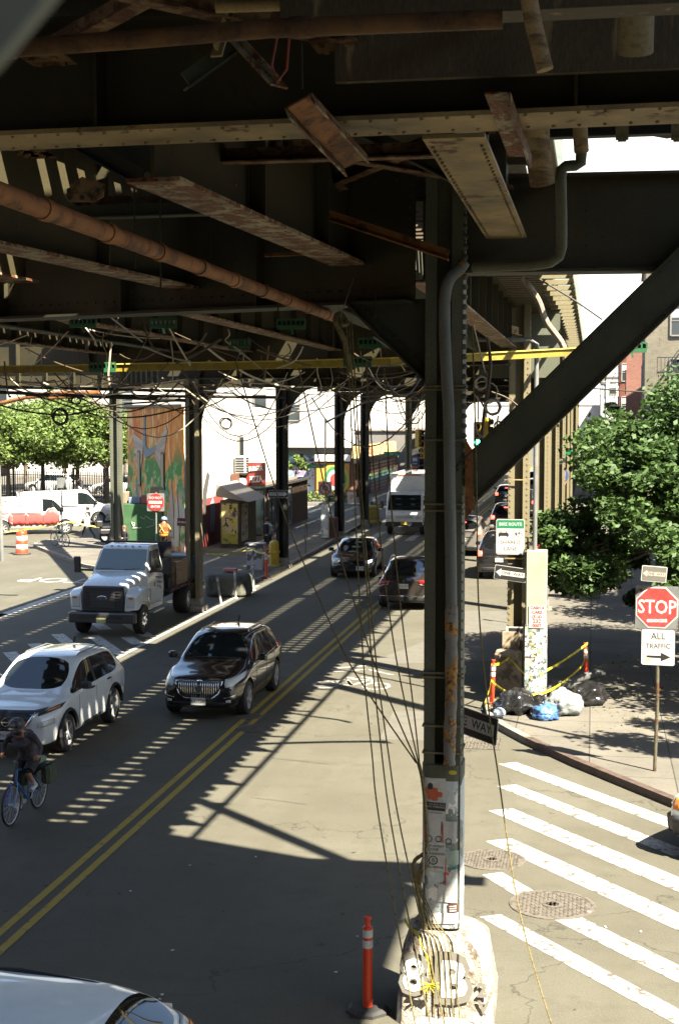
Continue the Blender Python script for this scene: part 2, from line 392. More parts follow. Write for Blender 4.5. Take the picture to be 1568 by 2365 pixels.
def girder(mb, p, q, zb, zt, fl=.4, web=.03, stiff=1.4, tf=.03):
    """plate girder between plan points p, q: web, two flanges, stiffeners"""
    p = Vector((p[0],p[1],0)); q = Vector((q[0],q[1],0)); d = (q-p); L = d.length; d.normalize(); nrm = Vector((-d.y,d.x,0))
    rz = math.atan2(d.y, d.x); c = (p+q)/2
    mb.cur = 0; mb.box((c.x,c.y,(zb+zt)/2), (L, web, zt-zb-2*tf), rz=rz)
    mb.cur = 1; mb.box((c.x,c.y,zb+tf/2), (L, fl, tf), rz=rz); mb.cur = 0; mb.box((c.x,c.y,zt-tf/2), (L, fl, tf), rz=rz)  # paler underside: peeling paint plus ground bounce put into the colour
    k = int(L/stiff)
    for i in range(1, k):
        s = p + d*(L*i/k)
        for e in (-1,1):
            cc = s + nrm*e*(fl*.2+web/2); mb.box((cc.x,cc.y,(zb+zt)/2), (.02, fl*.36, zt-zb-2*tf-.004), rz=rz)
    return mb
def column(X, Y, ztop, label, m=M_COLP, w=.46, d=.42, z0=0, rivets=True, foot=True, knees=(), group=None, face=.12):
    t = thing('elevated_railway_column', label, 'column', (X,Y,0), 0, group)
    mb = MB(); h = ztop-z0; zc = (ztop+z0)/2
    for s in (-1,1):
        mb.box((s*(w/2-.012),0,zc), (.022,d,h))                           # side plate
        for e in (-1,1): mb.box((s*(w/2-.012-face/2-.012),e*(d/2-.01),zc), (face,.022,h))
    mb.box((0,0,zc), (w-.05,.025,h-.002))
    mb.build('shaft', m, t)
    if rivets:
        rv = MB(); n = int(h/.14)
        for i in range(n):
            z = z0+.1+i*.14
            for s in (-1,1):
                rv.box((s*(w/2-.045),-d/2-.004,z), (.03,.018,.03)); rv.box((s*(w/2+.006),-d/2+.06,z), (.018,.03,.03))
        rv.build('rivets', m, t)
    if foot:
        fb = MB(); fb.box((0,0,.09), (w+.28,d+.3,.18)); fb.box((0,0,.3), (w+.06,d+.05,.25)); fb.build('footing', M_CONC, t)
    for s in knees:
        kb = MB(); n = 12; rr = 1.35; zt = ztop-1.35 if ztop > 8.9 else ztop
        pr = [(s*w/2, zt)] + [(s*(w/2+rr-rr*math.sin(a*math.pi/2/n)), zt-rr*1.25+rr*1.25*math.cos(a*math.pi/2/n)) for a in range(n+1)]
        vs = [(x,-.015,z) for x,z in pr]+[(x,.015,z) for x,z in pr]; k = len(pr)
        kb.add(vs, [tuple(range(k)), tuple(range(k,2*k))[::-1]]+[(i,(i+1)%k,k+(i+1)%k,k+i) for i in range(k)])
        for i in range(1, k-1):
            a, b = pr[i], pr[i+1]; kb.bar((a[0],0,a[1]), (b[0],0,b[1]), .2, .025, up=(0,0,1) if abs(b[0]-a[0])>abs(b[1]-a[1]) else (1,0,0))
        kb.build('knee_bracket', M_GREEN, t)
    return t
RX, LX = -1.65, -13.1
rY = [33.6, 47.3, 61, 74.8, 88.5, 102, 116, 130, 144]
lY = [45.9, 59.6, 73.6, 82.0, 102, 116, 130, 144]
GR, GL = 'columns along the right side of the street', 'columns along the left side of the street'
for i, y in enumerate(rY):
    lab = 'yellowish steel column behind the trash bags, carrying the bike route sign' if i == 0 else '%s steel column of the right hand row, counting from the bike route sign' % ORD[i]
    column(RX-.05 if i == 0 else RX, y, 9.15, lab, rivets=i < 4, group=GR, knees=() if i == 0 else ((-1,) if i < 4 else (-1,)), w=.48 if i == 0 else .46)
LL = ['paint patched steel column behind the white flatbed truck, graffiti on its footing', 'dark steel column with a one way sign beside the yellow barrier', 'dark steel column beside the no left turn sign', 'dark green steel column beside the crouching worker', 'steel column just left of the box truck roof']
for i, y in enumerate(lY):
    column(LX, y, 7.75, LL[i] if i < len(LL) else '%s steel column of the far left row, beyond the box truck' % ORD[i-5], m=M_DARK if i in (1,2,3) else M_COLP, rivets=i < 3, group=GL, knees=(1,))
column(-22.3, 64.8, 8.2, 'grey steel column standing alone beside the green hoarding and the mural', m=M_PALEGREEN, w=.5, group='outlying elevated railway columns')
# transverse bent girders
for i, y in enumerate([46.0, 59.7, 73.7, 88.5, 102.1, 116, 130, 144]):
    g = MB(); girder(g, (LX-1.2, y), (RX+.25, y), 7.76, 8.98, .42)
    tag(g.build('cross_girder', [M_WEB, M_GREEN]), '%s steel cross girder over the street beyond the yellow beam' % ORD[i], 'girder', 'cross girders under the tracks')
# first bent beyond the near one: spans out to the left over the intersection
g = MB(); girder(g, (-26, 38.5), (RX-.3, 33.2), 7.72, 9.0, .45, stiff=2.2)
tag(g.build('cross_girder', [M_WEB, M_GREEN]), 'long steel cross girder just behind the yellow beam', 'girder', 'cross girders under the tracks')
g = MB(); girder(g, (-42, 66), (-13.3, 60.3), 7.74, 8.9, .42); tag(g.build('cross_girder', [M_WEB, M_GREEN]), 'steel girder running left above the mural and the lone grey column', 'girder', 'cross girders under the tracks')
g = MB(); girder(g, (-22.3, 64.6), (-13.3, 46.3), 7.73, 8.85, .42); tag(g.build('cross_girder', [M_WEB, M_PEEL]), 'oblique peeling girder from the lone grey column to the truck column', 'girder', 'cross girders under the tracks')
# longitudinal girders
for i, (x, y0, y1, m) in enumerate([(-1.95,16.4,150,M_PEEL),(-3.85,16.9,150,M_GREEN),(-6.15,17.7,150,M_PEEL),(-8.5,18.5,150,M_PEEL),(-10.2,19.1,150,M_GREEN),(-12.3,19.8,150,M_PEEL)]):
    g = MB(); ys = [y0]+[y for y in rY if y > y0+2]+[y1]
    for a, b in zip(ys[:-1], ys[1:]): girder(g, (x,a+.15), (x,b-.15), 8.12, 9.08, .34, stiff=1.5)
    tag(g.build('track_stringer', [M_WEB, m]), '%s rusting lengthwise girder under the far tracks, counting from the right' % ORD[i], 'girder', 'lengthwise girders under the far tracks')
# the track deck: ties over plank strips
t = thing('track_deck', 'open timber track deck of the elevated railway over the street', 'railway deck', (-7.35,60,9.1))
def tie(y, x0, x1): m_ = MB(); m_.box(((x0+x1)/2+7.35, y-60, .12), (x1-x0, .24, .22)); return m_
ys = [16.75+i*.43 for i in range(50)]
proto = {}
for i, y in enumerate(ys):
    for x0, x1 in ((-6.5,-.8), (-13.75,-7.0)):
        if (x0,x1) not in proto:
            m_ = MB(); m_.box(((x0+x1)/2+7.35,0,.12), (x1-x0,.23,.22)); o = m_.build('tie', M_TIE, t); o.location = (0,y-60,0); proto[(x0,x1)] = o
        else:
            o = proto[(x0,x1)].copy(); COL.objects.link(o); o.parent = t; o.location = (0,y-60,0)
far = MB()
for i in range(50, 300):
    y = 16.75+i*.43
    for x0, x1 in ((-6.5,-.8), (-13.75,-7.0)): far.box(((x0+x1)/2+7.35,y-60,.12), (x1-x0,.23,.22))
tag(far.build('tie', M_TIE, t), kind='stuff')
pl = MB()
for a, b in ((-13.7,-13.1),(-12.7,-11.8),(-11.55,-10.9),(-10.7,-8.9),(-8.6,-7.0),(-6.5,-4.63),(-4.23,-3.25),(-2.93,-2.83),(-2.55,-2.46),(-2.2,-.78)):
    pl.box(((a+b)/2+7.35, 20.9, .255), (b-a, 129.9, .04))
for k in range(6): pass
pl.build('deck_planks', M_TIMBER, t)
rl = MB()
for x in (-1.5,-4.15,-9.9,-11.5): rl.box((x+7.35, 21.5, .35), (.07,129,.14))
rl.build('rail', M_RAIL, t)
t = thing('walkway_railing', 'pale green railing panels along the right edge of the elevated railway', 'railing', (-.7,60,9.1))
for i in range(50):
    pn = MB(); pn.box((0,0,.62), (.3,.05,1.25))
    if i == 0: p0_ = pn.build('panel', M_FENCEG, t, origin=(0,0,0)); o = p0_
    else: o = p0_.copy(); COL.objects.link(o); o.parent = t
    o.location = (.1, 17.2+i*2.54-60, 0)
br = MB(); br.box((.27,3.5,-.01), (.08,128,.08)); br.build('cable_trough', M_COLP, t)
for i in range(100):
    if i == 0: br = MB(); br.box((0,0,-.03), (.62,.09,.09)); b0_ = br.build('outrigger', M_COLP, t, origin=(0,0,0)); o = b0_
    else: o = b0_.copy(); COL.objects.link(o); o.parent = t
    o.location = (.0, 17.2+i*1.27-60, 0)
# near deck above the camera side of the station (closed planks with a few slits)
t = thing('station_floor', 'dark closed deck of the station overhead', 'railway deck', (-7.35,8,9.3))
pl = MB()
xs = [(-16,-9.4),(-3.7,-.5)]
for a, b in xs: pl.box(((a+b)/2+7.35, 0, .14), (b-a, 16.8, .1))
y = -10
while y < 16.2:
    pl.box((.8, y-8+.12, .14), (5.7, .21 if y > 6 else .34, .1)); y += .42 if y > 6 else .36
for x in (-8.9,-7.6,-5.7,-4.1): pl.box((x+7.35, -.6, .07), (.26,16,.05))
pl.build('planks', M_TIMBER, t)
jb = MB()
for x in (-5.6,-4.4,-8.6,-10.4): jb.box((x+7.35, -.6, -.12), (.12,16,.42))
jb.build('joist', M_DARK, t)
# unseen canopy roof above the frame, position guessed and outline shaped to cast the near street shadow
t = thing('shade_canopy', 'unseen canopy roof above the station, shaped to cast the street shadow', 'roof', (2,4,0))
pl = MB(); pl.prism([(-4.9,-20),(3.1,-20),(3.1,9.1),(2.43,9.98),(-1.37,11.27),(-3.4,11.4),(-4.9,11.4)], 12.0, 12.12); pl.build('roof_sheet', M_DARK, t)
pl = MB(); [pl.box((x,y,10.7), (.15,.15,2.6)) for x in (-4.6,) for y in (-12,-6,0,6)]; pl.build('post', M_DARK, t)
pl = MB(); pl.bar((1.16-2,27.85-4,12), (4.04-2,25.2-4,12), .42, .42); pl.bar((4.04-2,25.2-4,12), (4.04-2,25.2-4,.1), .09, .09); pl.bar((.67-2,17.35-4,12), (5.6-2,12.7-4,12), .26, .26); pl.bar((5.6-2,12.7-4,12), (3.1-2,8.9-4,12), .04, .04); pl.build('strut', M_DARK, t)  # overhead bars added out of view to cast the shadow bands on the road

# ================================================================== near bent
NY = 15.4
t = thing('elevated_railway_column', 'tall dark green steel column in the foreground with peeling posters and a painted concrete base', 'column', (-1.575,NY,0))
mb = MB()
for s in (-1,1):
    mb.box((s*.19,0,(1.0+9.3)/2), (.02,.42,8.3))
    for e in (-1,1): mb.box((s*(.19-.06),e*.2,5.15), (.1,.02,8.3))
mb.box((0,.06,5.15), (.36,.02,8.28)); mb.build('shaft', M_PALEGREEN, t)
rv = MB()
for i in range(60):
    z = 2.9+i*.105
    rv.sphere((.203,-.15,z), .016, 8, 5)
    if i > 28: rv.sphere((.215,-.19,z), .034, 8, 6)
rv.build('rivets', M_PALEGREEN, t, smooth=True)
# poster covered sleeve (rounded box)
def rrect(w, d, r, n=5):
    out = []
    for cx, cy, a0 in ((w/2-r,-d/2+r,-90),(w/2-r,d/2-r,0),(-w/2+r,d/2-r,90),(-w/2+r,-d/2+r,180)):
        for k in range(n+1):
            a = R(a0+90*k/n); out.append((cx+r*math.cos(a), cy+r*math.sin(a)))
    return out
def poster_mat():
    m, n, l, b = nt('torn_posters'); v = world_coords(n, l)
    col = mixc(n, l, noise_fac(n, l, v, 1.4, 3, .42, .46), (.55,.55,.5), (.36,.4,.39))
    def lay(scale, lo, c):
        nonlocal col
        mp = n.new('ShaderNodeMapping'); mp.inputs['Location'].default_value = (rnd.uniform(0,40),rnd.uniform(0,40),rnd.uniform(0,40)); mp.inputs['Scale'].default_value = (1,1,.6); l.new(v, mp.inputs[0])
        col = mixc(n, l, noise_fac(n, l, mp.outputs[0], scale, 7, lo, lo+.012, .55), col, c)
    lay(3, .55, (.17,.2,.18)); lay(4, .6, (.62,.6,.54)); lay(6, .63, (.045,.045,.04)); lay(5, .66, (.12,.22,.26)); lay(7, .68, (.5,.1,.05)); lay(9, .62, (.6,.58,.52)); lay(4, .67, (.4,.33,.2)); lay(14, .66, (.05,.05,.05))
    l.new(col, b.inputs['Base Color']); b.inputs['Roughness'].default_value = .75; bump(n, l, b, noise_fac(n, l, v, 9, 7, .45, .6), .5, .01)
    return m
M_POST = poster_mat()
sl_ = MB(); prof = rrect(.435,.46,.1)
rings = [[(x*k,y*k,z) for x,y in prof] for z,k in ((.98,.97),(1.0,1),(1.8,1.0),(2.55,1.0),(2.76,1.01),(2.79,.99))]
sl_.loft(rings); sl_.build('poster_sleeve', M_POST, t, smooth=True)
cp_ = MB(); rings = [[(x*k,y*k,z) for x,y in prof] for z,k in ((2.62,1.012),(2.79,1.016),(2.8,.9))]; cp_.loft(rings); cp_.build('sleeve_cap', M_PALEGREEN, t, smooth=True)
M_PAPER = mat('weathered_paper', (.55,.55,.5), .8, (.45,.46,.43), 12, fine=.05); M_INK = flat('black_ink', (.02,.02,.02), .6); M_RED = flat('sign_red', (.5,.03,.025), .45); M_REDW = mat('sign_red_weathered', (.5,.035,.03), .45, (.42,.06,.05), 9)
M_TEAL = flat('teal_ink', (.05,.25,.27), .7); M_OR = flat('orange_red_ink', (.5,.1,.03), .7); M_YST = flat('yellow_sticker', (.6,.5,.05), .6)
fy = -.236
def pposter(name, cx, zc, w, h, m=M_PAPER, dy=0, rot=0, lab=None):
    # papers bend slightly round the sleeve
    pm = MB(); n = 8; T = Matrix.Translation((cx,0,zc)) @ Matrix.Rotation(R(rot),4,'Y')
    vs = []
    for i in range(n+1):
        x = -w/2+w*i/n; X = cx+x; yy = fy-dy
        ax = abs(X); 
        if ax > .118: q = min(ax-.118, .1); yy = fy-dy+(.1-math.sqrt(max(0,.01-q*q)))
        for z in (-h/2,h/2): vs.append((x,yy,z))
    pm.add(vs, [(2*i,2*i+2,2*i+3,2*i+1) for i in range(n)], T)
    o = pm.build(name, m, t); k = o.modifiers.new('s','SOLIDIFY'); k.thickness = .002; k.offset = 1
    if lab: o['label'] = lab
    return o
def ptext(s, size, x, z, m=M_INK, dy=.008, rot=0, par=None): return text(s, size, m, t, (x, fy-dy, z), (R(90), R(rot), 0), .0008)
def zz(px_y): return AY(1036, px_y, NY-.23).z
pposter('poster', -.085, 2.54, .26, .22, mat('poster_white', (.6,.6,.56)), .001)
pm = MB(); rr2 = random.Random(3)
for k in range(9): pm.sphere((-.11+rr2.uniform(-.05,.09), fy-.004, 2.47+rr2.uniform(-.05,.06)), .035, 8, 6, (1,.08,1))
pm.build('red_poster_print', M_OR, t); pm = MB(); pm.sphere((-.12,fy-.006,2.56), .03, 10, 8, (1,.1,1.3)); pm.build('black_poster_print', M_INK, t)
pposter('no_parking_notice', -.075, 2.29, .25, .22, M_PAPER, .004, 3); pposter('notice_header', -.07, 2.34, .23, .09, M_INK, .007, 3)
ptext('TOW AWAY ZONE', .02, -.055, 2.362, M_PAPER, .012, 3); ptext('NO PARKING', .032, -.055, 2.335, M_PAPER, .012, 3); ptext('Saturday 8/24/24', .026, -.085, 2.27, flat('grey_ink', (.15,.15,.15)), .0085, 3)
pposter('poster', -.1, 2.06, .19, .26, M_PAPER, .002); pposter('red_stripe', -.185, 2.06, .025, .26, M_REDW, .004)
pposter('poster', .09, 2.06, .15, .24, M_PAPER, .002, 2); pposter('red_stripe', .015, 2.0, .015, .28, M_REDW, .004)
def ringp(cx, cz, r, m=M_INK, w=.008, dy=.007):
    q = MB(); pts = [(cx+r*math.cos(a*math.pi/10), fy-dy, cz+r*math.sin(a*math.pi/10)) for a in range(21)]
    q.tube(pts, w/2, 6); q.build('ring_print', m, t)
ringp(-.135,1.98,.035); ringp(-.03,1.98,.03); ringp(.08,1.96,.03)
pposter('road_repair_notice', -.085, 1.78, .26, .33, M_PAPER, .006, 1)
for s, z, sz in (('TOW AWAY',1.9,.042),('ZONE',1.862,.042),('NO PARKING',1.815,.04),('ROAD REPAIR',1.665,.036)): ptext(s, sz, -.085, z, M_INK, .0095, 1)
ringp(-.085,1.742,.045,M_INK,.01,.011); ptext('R', .06, -.085, 1.742, M_INK, .0095)
pposter('red_stripe', .045, 1.62, .02, .3, M_REDW, .004)
pposter('teal_print', .12, 1.66, .1, .03, M_TEAL, .004, -18); pposter('poster', .12, 1.78, .14, .16, mat('pale_green_poster', (.4,.5,.42)), .002)
pposter('sticker', .13, 1.22, .1, .1, flat('brown_sticker', (.09,.03,.02)), .005, -6); [pposter('sticker_stripe', .13, 1.19+k*.025, .075, .01, M_PAPER, .008, -6) for k in range(3)]
pposter('poster', .07, 1.38, .2, .2, mat('poster_white', (.6,.6,.56)), .002, 2); pposter('poster', .05, 1.1, .28, .12, mat('poster_white', (.6,.6,.56)), .003, -3)
pm = MB(); pm.sphere((.12,fy-.003,2.72), .045, 12, 6, (1,.07,.6)); pm.build('sticker', M_YST, t)
# steel strap bands
bd = MB()
for py in (892,900,1017,1165,1180,1555,1565,1678,1740): 
    z = zz(py); bd.box((0,-.235,z), (.47 if py in (1555,1565,900) else .41,.02,.018)); bd.box((-.205,0,z), (.02,.48,.018)); bd.box((.205,0,z), (.02,.48,.018))
bd.build('strap', M_COLP, t)
# drain pipe in front of the column
def csm(pts, n=6):
    pts = [Vector(p) for p in pts]; out = []
    for i in range(len(pts)-1):
        a, b, c, d = pts[max(i-1,0)], pts[i], pts[i+1], pts[min(i+2,len(pts)-1)]
        for k in range(n): u = k/n; out.append(.5*((2*b)+(c-a)*u+(2*a-5*b+4*c-d)*u*u+(3*b-a-3*c+d)*u**3))
    return out+[pts[-1]]
pp = [AY(1072,606,NY-.3), AY(1060,622,NY-.33), AY(1041,640,NY-.35), AY(1030,668,NY-.36), AY(1026,720,NY-.36), AY(1028,800,NY-.36), AY(1032,880,NY-.36), AY(1036,960,NY-.35), AY(1038,1100,NY-.34), AY(1040,1250,NY-.33), AY(1042,1400,NY-.32), AY(1042,1500,NY-.33), AY(1041,1620,NY-.33), AY(1038,1700,NY-.32), AY(1037,1776,NY-.3)]
M_DRAIN = rusty('drain_pipe_paint', (.2,.22,.19), rust=(.42,.2,.045), lo=.58, hi=.6, scale=2.6, paint2=(.15,.17,.15))
M_DRAIN2 = rusty('drain_pipe_flaking', (.32,.31,.27), rust=(.5,.25,.05), lo=.5, hi=.53, scale=5)
dp = MB(); q = csm(pp[:11]); dp.tube(q, .062, 14); o = dp.build('drain_pipe', M_DRAIN, None, smooth=True); o.parent = t; o.location = Vector((0,0,0)); o.data.transform(Matrix.Translation(-t.location+Vector(((min(v[0] for v in dp.v)+max(v[0] for v in dp.v))/2,(min(v[1] for v in dp.v)+max(v[1] for v in dp.v))/2,min(v[2] for v in dp.v)))))
def wpart(mb, name, m, par, smooth=False):
    """build a part given in world coordinates under an unrotated thing"""
    mb.v = [tuple(Vector(v)-par.location) for v in mb.v]
    return mb.build(name, m, par, smooth=smooth)
dp = MB(); rr3 = random.Random(5); prev = pp[10]
pts = []; rs = []
for a, b in zip(pp[10:-1], pp[11:]):
    for k in range(7):
        pts.append(Vector(a).lerp(Vector(b), k/7)); rs.append(.066+rr3.uniform(-.005,.007))
wpart_ = dp.tube(pts, rs, 14); wpart(dp, 'drain_pipe_sleeve', M_DRAIN2, t, True)
# concrete base
bb = MB(); rings = []
for z, w, d, ox in ((0,1.06,1.05,.06),(.25,1.02,.98,.06),(.6,.96,.9,.05),(.8,.9,.8,.04),(.9,.82,.7,.03),(.95,.62,.6,0)):
    rings.append([(x+ox+rr3.uniform(-.02,.02), y+rr3.uniform(-.02,.02), z+(rr3.uniform(-.015,.015) if z > 0 else 0)) for x,y in rrect(w,d,.13,3)])
bb.loft(rings)
def base_mat():
    m, n, l, b = nt('painted_concrete_base'); v = world_coords(n, l)
    col = mixc(n, l, noise_fac(n, l, v, 3, 5, .4, .6), (.25,.225,.185), (.15,.125,.095))
    col = mixc(n, l, noise_fac(n, l, v, 7, 7, .52, .58), col, (.09,.07,.05))
    mp = n.new('ShaderNodeMapping'); mp.inputs['Scale'].default_value = (3,3,.7); mp.inputs['Location'].default_value = (9,3,2); l.new(v, mp.inputs[0])
    col = mixc(n, l, noise_fac(n, l, mp.outputs[0], 3.2, 4, .6, .62), col, (.33,.31,.27))
    l.new(col, b.inputs['Base Color']); b.inputs['Roughness'].default_value = .9; bump(n, l, b, noise_fac(n, l, v, 12, 6, .4, .65), .7, .02); return m
bb.build('concrete_base', base_mat(), t, smooth=True)
# spray painted letters on the front of the base
for s, sz, x, z, m, b_, off in (('8', .6, -.27, .52, flat('spray_grey', (.16,.15,.12), .8), .03, .0), ('8', .48, -.27, .52, flat('spray_white', (.75,.74,.68), .8), .012, .006),
                      ('B', .7, .15, .5, flat('spray_grey', (.16,.15,.12)), .045, .0), ('B', .52, .16, .5, flat('spray_white', (.75,.74,.68)), .02, .006), ('2', .2, .47, .42, flat('spray_grey', (.16,.15,.12)), .01, .0), ('V', .18, .49, .24, flat('spray_grey', (.16,.15,.12)), .008, .0)):
    y = -.525+(z)*.115-.012-off
    text(s, sz, m, t, (x, y, z), (R(90-6.5),0,0), .004, name='graffiti', bold=b_)
# loose rubble mound in front of base
mb = MB()
for k in range(16):
    a = rr3.uniform(0,6.28); mb.sphere((.25+.4*math.cos(a)*rr3.random(), -.75+.22*math.sin(a)*rr3.random(), .04), rr3.uniform(.12,.3), 9, 6, (1,.8,.55))
o = mb.build('mortar_spill', mat('white_spill', (.6,.57,.5), .9, (.3,.26,.22), 9, fine=.1, bmp=1), t, smooth=True)
# knee bracket on the left
kb = MB(); kz = [AY(800,700,NY), AY(985,690,NY), AY(985,882,NY), AY(960,862,NY), AY(880,782,NY)]
vs = [Vector((p.x,NY-.03,p.z))-t.location for p in kz]+[Vector((p.x,NY+.03,p.z))-t.location for p in kz]
kb.add(vs, [(0,1,2,3,4),(9,8,7,6,5)]+[(i,(i+1)%5,5+(i+1)%5,5+i) for i in range(5)])
a, b = kz[2]-t.location, kz[0]-t.location; a.y = b.y = 0; kb.bar(a, b, .3, .025, up=(0,0,1))
for k in range(14): 
    q = a.lerp(b, (k+.7)/15); kb.sphere((q.x+.05,-.06,q.z+.09), .02, 6, 5)
kb.build('knee_bracket', M_GREEN, t)
# raking brace to the right
t2 = thing('diagonal_brace', 'thick dark green diagonal brace rising right from the foreground column', 'brace', (-1.4,NY,5.8))
bm = MB(); P0 = AY(1075,1120,NY); P1 = AY(1700,510,NY); P0.y = P1.y = NY
bm.bar(P0, P1, .38, .42, up=(0,0,1)); wpart(bm, 'brace_box', rusty('brace_olive', (.1,.105,.065), rust=(.14,.06,.02), lo=.6, hi=.66, scale=2.5, paint2=(.06,.065,.04)), t2)
bm = MB(); dd = (P1-P0).normalized(); nn = Vector((-dd.z,0,dd.x)); P1 = Vector(P1)
for s in (-1,1): bm.bar(P0+nn*s*.205, P1+nn*s*.205, .5, .022, up=nn)
wpart(bm, 'flange', M_GREEN, t2)
bm = MB(); bm.add([Vector((p[0],NY-.22,p[2])) for p in (AY(1078,1010,NY),AY(1095,1040,NY),AY(1098,1170,NY),AY(1078,1200,NY))], [(0,1,2,3)]); o = wpart(bm, 'gusset_plate', M_BROWN, t2); o.modifiers.new('s','SOLIDIFY').thickness = .03
# big girders of the near bent
g = MB(); girder(g, (-.0,NY+.15), (3.6,NY+.3), 8.1, 9.13, .38, stiff=1.3); girder(g, (-1.37,NY+.1), (-.0,NY+.15), 8.1, 9.13, .38, stiff=9)
tag(g.build('cross_girder', [M_WEB, M_GREEN]), 'deep dark girder running right from the foreground column below the sky gap', 'girder')
g = MB(); girder(g, (-1.9,NY-.1), (-14.5,19.6), 7.78, 9.28, .46, stiff=1.9)
tag(g.build('cross_girder', [M_WEB, M_GREEN]), 'deep dark girder running left from the foreground column across the street', 'girder')
# near cross girder with pale underside
g = MB(); girder(g, (-9.5,9.5), (3.0,9.15), 8.45, 9.2, .52, stiff=2.6)
tag(g.build('cross_girder', [M_WEB, M_CREAM]), 'nearest cross girder overhead with a pale peeling underside', 'girder')
g = MB(); g.box((-.0,8.86,8.86), (3.2,.06,.42)); tag(g.build('stained_board', M_TIMBER), 'streaked timber board on the nearest girder at upper right', 'board')
g = MB(); g.box((.2,6.9,8.72), (3.4,.2,.5)); tag(g.build('timber_beam', M_TIMBER), 'streaked timber beam at the top right corner', 'beam')
# near stringers
def stringer(x0, y0, x1, y1, zb, zt, fl, m, label):
    g = MB(); girder(g, (x0,y0), (x1,y1), zb, zt, fl, stiff=2.0); return tag(g.build('track_stringer', [M_WEB, m]), label, 'girder', 'lengthwise girders above the near road')
stringer(-.95,9.7,-.93,15.3,8.45,9.25,.42,M_CREAM,'pale brown lengthwise girder left of the pipes and the sky gap')
stringer(-3.05,9.7,-2.62,16.2,8.22,9.25,.4,M_PEEL,'peeling lengthwise girder running toward the yellow and green lights, left of centre')
stringer(-7.1,9.8,-6.9,16.7,8.2,9.25,.4,M_PEEL,'peeling lengthwise girder at the left edge of the picture')
stringer(-5.2,11.4,-4.7,16.3,8.05,9.25,.34,M_PEEL,'rust eaten lengthwise girder above the white patch of sun')
# horizontal transverse members at left
def beam2(p, q, w, h, m, name, label, cat='beam', group='small steel members overhead'):
    g = MB(); g.bar(p, q, w, .014); g.bar(Vector(p)+Vector((0,.0,h/2)), Vector(q)+Vector((0,0,h/2)), .014, h); return tag(g.build(name, m), label, cat, group)
beam2(AY(-40,512,13), AY(640,490,13), .16, .12, M_GREEN, 'steel_angle', 'level steel angle crossing behind the brown pipe at left')
beam2(AY(640,468,14.3), AY(1035,600,14.3), .1, .1, M_BROWN, 'steel_angle', 'sloping pale angle running down to the foreground column')
beam2(AY(840,318,13), AY(1080,440,13), .16, .12, M_GREEN, 'steel_angle', 'dark sloping angle behind the pale brown girder')
beam2(AY(-20,232,11), AY(330,430,10.2), .12, .12, M_DARK, 'steel_angle', 'dark steel angle at the upper left')
beam2(AY(430,206,8.2), AY(562,110,8.4), .09, .1, M_GREEN, 'steel_angle', 'steel angle of the V brace, left arm')
beam2(AY(645,200,8.2), AY(545,92,8.4), .14, .05, M_PEEL, 'steel_angle', 'peeling right arm of the V brace')
beam2(AY(500,130,8.2), AY(532,20,8.4), .07, .08, M_CREAM, 'steel_angle', 'pale upright arm of the V brace')
beam2(AY(305,432,11.5), AY(545,428,11.5), .06, .04, M_BROWN, 'steel_angle', 'thin rusty angle on two hanging rods')
beam2(AY(612,592,15), AY(790,585,15), .05, .03, M_BROWN, 'steel_angle', 'thin rusty angle on the dark web near centre')
# channel stub hanging from the near girder
t3 = thing('hanging_channel', 'rusty channel stub hanging at a slant below the nearest girder', 'steel stub', tuple(AY(740,280,8.6)))
a = AY(692,232,8.35); b = AY(822,372,9.35)
g = MB(); g.bar(a, b, .17, .012, up=(-.5,0,1)); wpart(g, 'channel_web', M_BROWN, t3)
for s in (-1,1):
    dv = (b-a).cross(Vector((-.5,0,1))).normalized()*.085*s; g = MB(); g.bar(a+dv+Vector((0,0,-.03)), b+dv+Vector((0,0,-.03)), .012, .075, up=(-.5,0,1)); wpart(g, 'channel_flange', M_PEEL, t3)
t3 = thing('hanging_channel', 'corroded channel stub beside the wrapped pipe at right', 'steel stub', tuple(AY(1165,290,8.8)))
a = AY(1148,215,8.5); b = AY(1200,360,9.6); g = MB(); g.bar(a, b, .15, .012, up=(0,-.5,1)); g.bar(a+Vector((.07,0,-.04)), b+Vector((.07,0,-.04)), .012, .09); wpart(g, 'channel_web', M_PEEL, t3)
# gusset with rivet holes, left
t3 = thing('gusset_plate', 'sunlit rusty gusset plate with holes at upper left', 'steel plate', tuple(AY(200,440,12)))
g = MB(); pts = [AY(150,455,12),AY(165,425,12),AY(190,408,12),AY(243,425,12),AY(238,455,12),AY(215,466,12),AY(160,466,12)]
k = len(pts); g.add([Vector(p) for p in pts]+[Vector(p)+Vector((0,.02,0)) for p in pts], [tuple(range(k)), tuple(range(k,2*k))[::-1]]+[(i,(i+1)%k,k+(i+1)%k,k+i) for i in range(k)]); wpart(g, 'plate', rusty('sun_rust', (.42,.27,.12), lo=.5, hi=.6, scale=8), t3)
g = MB()
for px, py in ((160,440),(162,456),(190,456),(208,450),(226,440)): g.cyl(AY(px,py,11.985), .022, .01, 10, 'Y')
wpart(g, 'rivet_hole', M_INK, t3)
